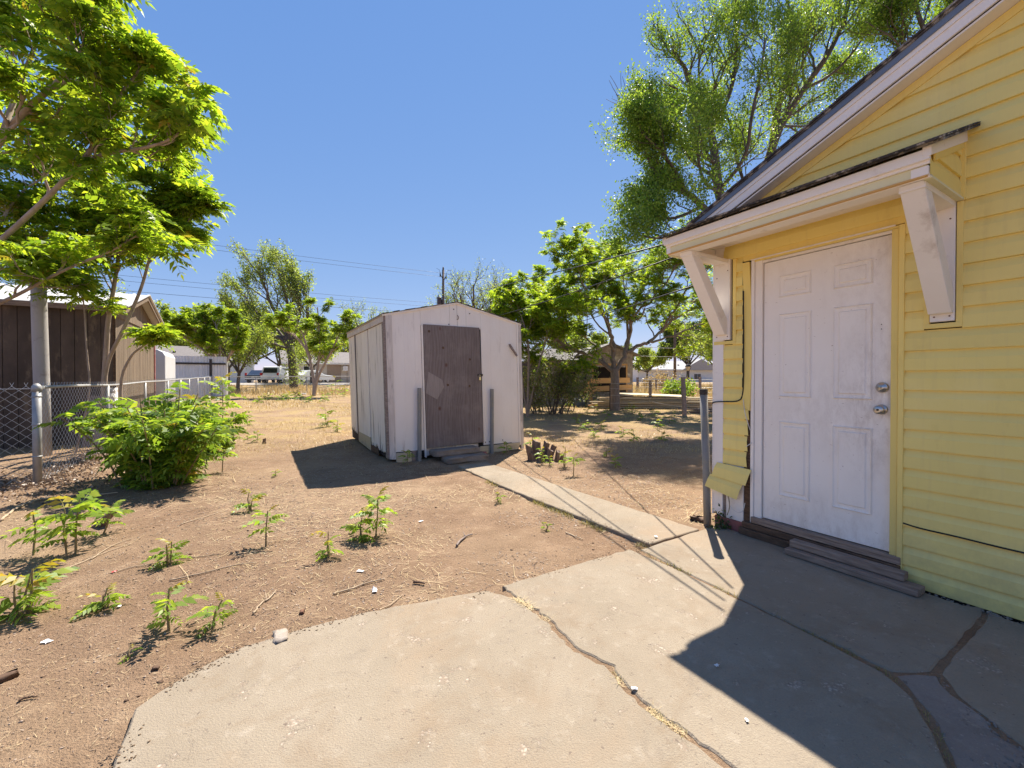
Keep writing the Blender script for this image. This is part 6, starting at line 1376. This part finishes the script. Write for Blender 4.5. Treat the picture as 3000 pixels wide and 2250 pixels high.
far_r = [(1720, 1215), (1745, 1212), (1780, 1228), (1835, 1208), (1850, 1212), (1915, 1220), (1880, 1232), (1930, 1255), (1760, 1258), (1710, 1262), (1740, 1282), (1825, 1280), (1860, 1295), (1940, 1290), (1965, 1240), (1690, 1240)]
for i, (a_, b_) in enumerate(far_r):
    o = sapling('small dark sapling scattered in the dappled shade under the spreading tree', a_, b_, b_ - 22 - (i * 7) % 17, 7, .15, 60 + i, .15, 1, 1.0, 2, False); o['group'] = 'saplings under the spreading tree'
# ivy-like weed at the foot of the corner post
b = np.array([1.80, 3.62, -.02]); t = plant('weed', 'dark green weed at the foot of the corner post', 'weed', b); q = np.random.default_rng(2)
Pp = b + np.stack([q.normal(0, .05, 110), q.normal(0, .03, 110), np.abs(q.normal(.06, .05, 110))], 1); V, Fc, _ = scatter(LEAF, Pp, q.normal(0, 1, (110, 3)), np.full(110, .035), 4, 1.5); link('foliage', np_mesh('foliage', V - b, Fc), M['leaf_dark'], t)
T_ = Tubes(); 
for i in range(6): T_.add(np.array([b, b + q.normal(0, .03, 3) + [0, 0, .07], b + q.normal(0, .05, 3) + [0, 0, .13]]), np.array([.003, .002, .001]), 4)
T_.build('stem', M['stem'], t)

# ================================================================== GROUND COVER AND LITTER
def on_slab(x, y):
    """true where a slab or the path covers the ground"""
    s = (x - 2.009) * -UX + (y - 3.384) * -UY; o = -((x - 2.009) * PX + (y - 3.384) * PY)          # house frame
    edge = y - (2.60 + .602 * (x + .1)) < 0
    left = (x > -1.30 - .0 * y) & (y < 2.0 + .45 * (x + 1.28))
    pathd = np.abs((x - .08) * (-UY) * -1 * 0 + ((x - 1.33) * UY - (y - 3.45) * UX * 1.0 * 1)) 
    return (edge & (x > -1.45) & (y < 2.25 + .5 * (x + .8) + .2)) | left
def shed_or_house(x, y):
    a = (x + 1.92) * PX + (y - 6.63) * PY; b_ = (x + 1.92) * UX + (y - 6.63) * UY
    s = -((x - 2.009) * UX + (y - 3.384) * UY); o = -((x - 2.009) * PX + (y - 3.384) * PY)
    return ((a > -.05) & (a < 2.55) & (b_ > -.05) & (b_ < 3.2)) | ((o < .02) & (s > -.45))
def path_mask(x, y):
    # strip between the two long path edges
    d = ((x + .42) * 2.99 + (y - 6.11) * 2.05)                 # signed distance measure from the centre line
    return (np.abs(d / 3.62) < .34) & (y > 3.2) & (y < 6.6)
def strands(n, sampler, lo, hi, wd, seed, lift=.004, upright=0.0, curve=.25):
    q = np.random.default_rng(seed); x, y = sampler(q, n); keep = ~(on_slab(x, y) | shed_or_house(x, y) | path_mask(x, y)); x, y = x[keep], y[keep]; n = len(x)
    z = gz(x, y) + bumps(x, y) + lift; L = q.uniform(lo, hi, n); a = q.uniform(0, 2 * math.pi, n); el = np.abs(q.normal(upright, .12 + upright * .3, n)); bend = q.normal(0, curve, n)
    d = np.stack([np.cos(a) * np.cos(el), np.sin(a) * np.cos(el), np.sin(el)], 1); s = np.stack([-np.sin(a), np.cos(a), np.zeros(n)], 1); near_ = np.clip(y / 4.0, .42, 1.0); L = L * np.clip(y / 3.0, .55, 1.0); w_ = wd * near_ * q.uniform(.6, 1.4, n)
    p0 = np.stack([x, y, z], 1); p1 = p0 + d * (L * .5)[:, None] + s * (bend * L * .2)[:, None]; p2 = p0 + d * L[:, None] * np.array([1, 1, 1.0]) ; p2[:, 2] -= np.where(upright > .3, L * .12, 0)
    S = s * w_[:, None]; V = np.stack([p0 + S, p0 - S, p1 - S * .8, p1 + S * .8, p2 - S * .25, p2 + S * .25], 1).reshape(-1, 3)
    b_ = (np.arange(n) * 6)[:, None]; Fc = np.concatenate([b_ + np.array([0, 1, 2, 3]), b_ + np.array([3, 2, 4, 5])]); return V, Fc
def clumpy(x0, x1, y0, y1, seed, sc, thr):
    def f(q, n):
        X, Y = [], []; tot = 0
        while tot < n:
            x = q.uniform(x0, x1, n * 2); y = q.uniform(y0, y1, n * 2); k = (vnoise(x, y, seed, sc) > thr + q.normal(0, .12, n * 2)); X.append(x[k]); Y.append(y[k]); tot += k.sum()
            if len(X) > 30: break
        return np.concatenate(X)[:n], np.concatenate(Y)[:n]
    return f
def stuff(name, label, cat, VF, mat): o = link(name, np_mesh(name, *VF), M[mat]); return tag(o, label, cat, None, 'stuff')
stuff('straw_litter', 'pale straw and dead stalks scattered over the dirt', 'straw', strands(20000, clumpy(-5.5, 3.5, 1.4, 9.5, 11, .8, .52), .015, .08, .0015, 1), 'straw')
stuff('ground_chaff', 'brown chaff and broken leaf stalks trodden into the dirt', 'chaff', strands(24000, clumpy(-5.5, 3.5, 1.3, 9.0, 18, .5, .50), .010, .032, .0042, 21, .003), 'litter')
stuff('long_stalks', 'long dry stalks lying on the dirt', 'straw', strands(200, clumpy(-4.5, 1.8, 1.8, 7, 12, 1.2, .5), .14, .45, .0018, 2, .008), 'straw')
stuff('dry_grass', 'short golden dry grass covering the back of the yard', 'grass', strands(30000, clumpy(-15, 9, 7.5, 20, 13, 1.1, .48), .03, .11, .0035, 3, 0, .8), 'dry_grass')
stuff('dry_grass_field', 'golden dry grass towards the back fence', 'grass', strands(26000, clumpy(-26, 16, 17, 32, 14, 2.0, .5), .05, .16, .009, 4, 0, .9), 'dry_grass')
stuff('tall_dry_grass', 'tall dry grass beyond the back fence', 'grass', strands(22000, clumpy(-26, 30, 27.5, 40, 15, 1.6, .45), .18, .5, .014, 5, 0, 1.2), 'dry_grass')
stuff('dry_weeds', 'tall straw-coloured weeds around the lamp post', 'grass', strands(9000, clumpy(6.5, 22, 20.5, 33, 16, 1.4, .42), .25, .85, .012, 6, 0, 1.25), 'dry_grass')
def along_path(q, n):
    t_ = q.uniform(0, 1, n) ** .8; x = -.60 + 1.68 * t_ - np.abs(q.normal(0, .035, n)) - .02; y = 5.93 - 2.62 * t_ - np.abs(q.normal(0, .05, n)); k = vnoise(x, y, 17, .22) > .45; return x[k], y[k]
old_pm = path_mask; path_mask = lambda x, y: np.zeros(len(x), bool)
stuff('path_edge_grass', 'tufts of dry and green grass along the left edge of the path', 'grass', strands(1500, along_path, .02, .07, .0018, 7, 0, .9), 'grass')
on_slab_, on_slab = on_slab, (lambda x, y: np.zeros(len(x), bool))
def in_crack(cv, w_):
    P = np.array(cv); 
    def f(q, n):
        i = q.integers(0, len(P) - 5, n); t_ = q.uniform(0, 1, n)[:, None]; p = P[i] * (1 - t_) + P[i + 1] * t_; k = vnoise(p[:, 0], p[:, 1], 19, .12) > .42; return (p[:, 0] + q.normal(0, w_, n))[k], (p[:, 1] + q.normal(0, w_, n))[k]
    return f
stuff('crack_straw', 'straw and roots caught in the wide slab crack', 'straw', strands(2600, in_crack(crack, .009), .02, .07, .0022, 8, .031, .2), 'straw')
stuff('crack_grass', 'small grass tufts growing in the slab joints', 'grass', strands(700, in_crack(seam, .008), .02, .055, .0024, 9, .031, .8), 'grass')
stuff('crack_sprigs', 'few green sprigs growing in the slab crack', 'grass', strands(160, in_crack(crack[5:], .010), .02, .07, .0024, 10, .031, 1.0), 'grass')
on_slab, path_mask = on_slab_, old_pm
# leaf litter drifted against the left fence
q = np.random.default_rng(31); n = 9000; s_ = q.uniform(-.2, 6, n); o_ = np.abs(q.normal(0, .35, n)) - .25; x = F0[0] + UX * s_ + PX * o_; y = F0[1] + UY * s_ + PY * o_; mm = q.uniform(0, 1, n) < .3
x = np.where(mm, F0[0] - PX * q.uniform(-.9, 2, n) + q.normal(0, .3, n), x); y = np.where(mm, F0[1] - PY * q.uniform(-.9, 2, n) + q.normal(0, .3, n), y)
z = gz(x, y) + bumps(x, y) + .005 + np.abs(q.normal(0, .025, n)); V, Fc, _ = scatter(LEAF, np.stack([x, y, z], 1), q.normal(0, 1, (n, 3)) * [1, 1, .5], q.uniform(.018, .045, n), 5, 1.2)
stuff('leaf_litter', 'brown dead leaves drifted along the foot of the fence', 'leaves', (V, Fc), 'litter')
# pebbles and clods: squashed octahedra
def pebbles(n, x0, x1, y0, y1, lo, hi, seed, zoff=0, cond=None):
    q = np.random.default_rng(seed); x = q.uniform(x0, x1, n); y = q.uniform(y0, y1, n); keep = ~(on_slab(x, y) | shed_or_house(x, y) | path_mask(x, y)) if cond is None else cond(x, y); x, y = x[keep], y[keep]; n = len(x)
    O = np.array([(1, 0, 0), (0, 1, 0), (-1, 0, 0), (0, -1, 0), (0, 0, 1), (0, 0, -1)], float); Fo = np.array([(0, 1, 4), (1, 2, 4), (2, 3, 4), (3, 0, 4), (1, 0, 5), (2, 1, 5), (3, 2, 5), (0, 3, 5)])
    S = np.exp(q.uniform(math.log(lo), math.log(hi), n))[:, None, None] * q.uniform(.6, 1.3, (n, 1, 3)) * np.array([1, 1, .6]); a = q.uniform(0, 6.28, n); Rz = np.zeros((n, 3, 3)); Rz[:, 0, 0] = np.cos(a); Rz[:, 0, 1] = np.sin(a); Rz[:, 1, 0] = -np.sin(a); Rz[:, 1, 1] = np.cos(a); Rz[:, 2, 2] = 1
    V = np.einsum('nvi,nij->nvj', (O[None] + q.normal(0, .18, (n, 6, 3))) * S, Rz) + np.stack([x, y, gz(x, y) + bumps(x, y) + zoff], 1)[:, None, :]
    return V.reshape(-1, 3), (Fo[None] + (np.arange(n) * 6)[:, None, None]).reshape(-1, 3)
stuff('pebbles', 'small clods and pebbles scattered over the dirt', 'pebbles', pebbles(6000, -4.5, 2.5, 1.2, 8, .003, .009, 41, .001), 'pebble')
stuff('wood_chips', 'dark chips and crumbs of bark on the dirt', 'chips', pebbles(420, -4.5, 2.2, 1.5, 7, .005, .013, 42, .001), 'dark_wood')
wedge = lambda x, y: (x > np.interp(y, [.4, 1.1, 1.37, 1.5, 1.68, 1.83], [1.42, 1.38, 1.46, 1.545, 1.635, 1.66])) & (x < np.interp(y, [.4, 1.1, 1.46, 1.7, 1.83], [1.97, 1.84, 1.785, 1.82, 1.84]))
stuff('rubble_gravel', 'loose gravel and crumbled concrete in the broken wedge by the slabs', 'gravel', pebbles(3600, 1.3, 2.1, .6, 1.84, .003, .012, 43, .034, wedge), 'gravel')
wl = lambda x, y: (lambda s, o: (s > .9) & (s < 1.6) & (o > .012) & (o < .075))(-((x - 2.009) * UX + (y - 3.384) * UY), -((x - 2.009) * PX + (y - 3.384) * PY))
stuff('wall_foot_gravel', 'gravel and crumbs along the foot of the yellow wall', 'gravel', pebbles(2600, 2.3, 3.2, 1.8, 2.8, .004, .012, 44, .036, wl), 'gravel')

# single things lying about
def stick(label, pts, r, seed, mat='dead_stick', twig=True):
    q = np.random.default_rng(seed); P = np.array([on_ground(*p) for p in pts]); P[:, 2] = [surf_z(a_[0], a_[1]) + r + .004 for a_ in P]; t = thing('stick', label, 'stick', P[0], 0, 'sticks lying on the dirt')
    Q = P
    for _ in range(2): Q = np.array([Q[0]] + [v for i in range(len(Q) - 1) for v in (Q[i] * .75 + Q[i + 1] * .25, Q[i] * .25 + Q[i + 1] * .75)] + [Q[-1]])
    Q[1:-1, :2] += q.normal(0, .004, Q[1:-1, :2].shape); m = MB().tube(Q - P[0], np.linspace(r, r * .5, len(Q)), 6)
    if twig:
        k = len(Q) // 2; d = unit(Q[k + 1] - Q[k]); e = Q[k] + d * .06 + np.array([-d[1], d[0], .25]) * .05; m.tube(np.array([Q[k], e]) - P[0], [r * .5, r * .25], 5)
    m.build('stick', M[mat], t, smooth=True)
stick('long pale branch lying in front of the big fence bush', [(0, 1530), (60, 1485), (150, 1460), (250, 1457), (345, 1447)], .012, 1)
stick('long straw-brown stalk right of the low bushy sapling', [(497, 1702), (600, 1683), (680, 1660), (752, 1652)], .005, 2, twig=False)
stick('thin brown stalk ending at the red scrap', [(345, 1672), (400, 1662), (470, 1651)], .004, 3, twig=False)
stick('brown stalk leaving the low bushy sapling to the right', [(520, 1640), (580, 1635), (650, 1625)], .004, 4, twig=False)
stick('forked pale twig left of the crumpled paper', [(745, 1800), (760, 1775), (795, 1755), (808, 1735)], .006, 5)
stick('thick brown stick pointing at the crumpled paper', [(976, 1745), (1030, 1728), (1080, 1712), (1128, 1703)], .006, 6)
stick('grey forked stick in the dirt beside the path', [(1338, 1600), (1348, 1583), (1370, 1571), (1385, 1566)], .010, 7, 'weathered')
stick('short chunky stick near the tall leafy pair', [(1216, 1712), (1228, 1714), (1245, 1718)], .009, 8, 'dark_wood', False)
stick('short brown stick beside the path grass', [(1658, 1558), (1690, 1572), (1708, 1580)], .006, 9, 'dead_stick', False)
stick('thin stick pointing away from the slab edge', [(1113, 1790), (1150, 1770), (1180, 1745)], .004, 10, twig=False)
stick('pale crossing stalk below the two-stemmed sapling', [(265, 1640), (330, 1600), (390, 1582)], .004, 11, twig=False)
stick('long pale stalk running under the two-stemmed sapling', [(160, 1680), (240, 1648), (310, 1620), (385, 1598)], .004, 12, twig=False)
stick('dark twig lying near the lower left slab edge', [(60, 2060), (85, 2055), (108, 2051)], .005, 13, 'dark_wood', False)
stick('pale stalk on the dirt between the bush and thin-stemmed sapling', [(530, 1540), (590, 1520), (640, 1505), (672, 1490)], .004, 14, twig=False)
def lump(name, label, cat, px, py, size, mat, seed, amp, z=None, sub=4):
    p = on_ground(px, py); p[2] = surf_z(p[0], p[1]) - size[2] * .2 if z is None else z; return rough_block(name, label, cat, p, seed * .7, size, mat, seed, amp, None, sub)
lump('concrete_lump', 'crumbled grey-white concrete lump at the slab edge', 'rubble', 822, 1885, (.105, .06, .045), 'rock', 3, .0045, None, 4)
lump('concrete_lump', 'smaller crumbled lump right beside the grey-white one', 'rubble', 913, 1866, (.05, .035, .03), 'rock', 4, .003, None, 3)
lump('dirt_clod', 'dark clod on the dirt below the jagged shadow', 'clod', 455, 1972, (.022, .018, .014), 'dark_wood', 5, .003, None, 3)
lump('dirt_clod', 'dark curled bark piece at the left edge of the picture', 'bark', 15, 1995, (.07, .03, .03), 'dark_wood', 6, .006, None, 3)
lump('brick_chip', 'small brown chip on the dirt left of the slab crack', 'chip', 885, 1802, (.028, .02, .018), 'rust', 7, .003, None, 3)
lump('root_piece', 'dark curled root piece by the corner post', 'root', 2046, 1528, (.12, .05, .05), 'dark_wood', 8, .012, None, 4)
# crumpled paper, paper scraps, red scrap, nail
def scrap(label, px, py, s, seed, mat='paper', name='paper_scrap', cat='litter', crumple=.25, z=None):
    s = s * .72
    q = np.random.default_rng(seed); p = on_ground(px, py); z0 = (surf_z(p[0], p[1]) + .006) if z is None else z; n = 5; V = []; 
    for i in range(n):
        for j in range(n): V.append(((i / (n - 1) - .5) * s + q.normal(0, s * .06), (j / (n - 1) - .5) * s * .6 + q.normal(0, s * .06), abs(q.normal(0, crumple * s * .4)) + .001))
    f = [(i * n + j, (i + 1) * n + j, (i + 1) * n + j + 1, i * n + j + 1) for i in range(n - 1) for j in range(n - 1)]
    o = MB().add(V, f).build(name, M[mat], None); o.location = (p[0], p[1], z0); o.rotation_euler = (0, 0, q.uniform(0, 3)); m_ = o.modifiers.new('thick', 'SOLIDIFY'); m_.thickness = .0008; return tag(o, label, cat)
scrap('crumpled white paper on the dirt near the slab edge', 1097, 1734, .065, 1, crumple=.7)
scrap('flat white paper strip left of the crumpled paper', 1055, 1679, .06, 2, crumple=.05)
scrap('pale card scrap on the dirt in front of the shed', 1233, 1526, .055, 3, crumple=.1)
scrap('white chip beside the low bright sapling clump', 350, 1779, .035, 4, crumple=.2)
scrap('white scrap in the dirt left of the jagged shadow', 137, 1880, .06, 5, crumple=.1)
scrap('white scrap where the path meets the slab', 1922, 1585, .05, 6, crumple=.15, z=.002)
scrap('white scrap lying in the slab crack', 1858, 2046, .035, 7, crumple=.2, z=.006)
scrap('yellowish paper scrap on the shaded slab', 2100, 1977, .028, 8, crumple=.5, z=.006)
scrap('white chip near the bottom of the sunlit slab', 2187, 2142, .022, 9, crumple=.2, z=.006)
scrap('shiny red scrap at the end of a brown stalk', 334, 1675, .035, 10, 'red_plastic', 'red_scrap', 'litter', .35)
scrap('white plastic bag remnant near the back fence', 888, 1157, .55, 11, crumple=.8)
np_ = on_ground(1282, 2112); t = thing('rusty_nail', 'rusty bent nail lying on the left slab', 'nail', (np_[0], np_[1], -.006))
MB().tube([(-.014, -.004, .003), (0, .001, .003), (.013, .006, .003)], .0022, 6).build('shank', M['rust'], t); MB().lathe([(.005, -.001), (.005, .001)], (0, 0, 0), 'z', 8).build('head', M['rust'], t).location = (.014, .0065, .003)

# soil and crumbs drifted over the slab edges
def edge_soil(seed):
    q = np.random.default_rng(seed); E_ = np.array([(-1.18, .9), (-1.307, 1.373), (-1.459, 1.625), (-1.4, 1.815), (-1.275, 2.015), (-0.788, 2.314), (-0.15, 2.545), (0.473, 2.921), (0.93, 3.17), (1.07, 3.30), (.63, 3.955), (-.077, 5.03), (-.6, 5.93)]); n = 1500
    i = q.integers(0, len(E_) - 1, n); t_ = q.uniform(0, 1, n)[:, None]; p = E_[i] * (1 - t_) + E_[i + 1] * t_ + q.normal(0, .03, (n, 2)); k = vnoise(p[:, 0], p[:, 1], 23, .16) > .38; p = p[k]; n = len(p)
    O = np.array([(1, 0, 0), (0, 1, 0), (-1, 0, 0), (0, -1, 0), (0, 0, 1), (0, 0, -1)], float); Fo = np.array([(0, 1, 4), (1, 2, 4), (2, 3, 4), (3, 0, 4), (1, 0, 5), (2, 1, 5), (3, 2, 5), (0, 3, 5)])
    S = np.exp(q.uniform(math.log(.0014), math.log(.0042), n))[:, None, None] * q.uniform(.6, 1.4, (n, 1, 3)) * np.array([1.5, 1.5, .5]); V = (O[None] + q.normal(0, .2, (n, 6, 3))) * S + np.stack([p[:, 0], p[:, 1], np.full(n, .0012)], 1)[:, None, :]
    return V.reshape(-1, 3), (Fo[None] + (np.arange(n) * 6)[:, None, None]).reshape(-1, 3)
stuff('edge_soil', 'crumbs of soil drifted over the slab and path edges', 'soil', edge_soil(51), 'dirt')
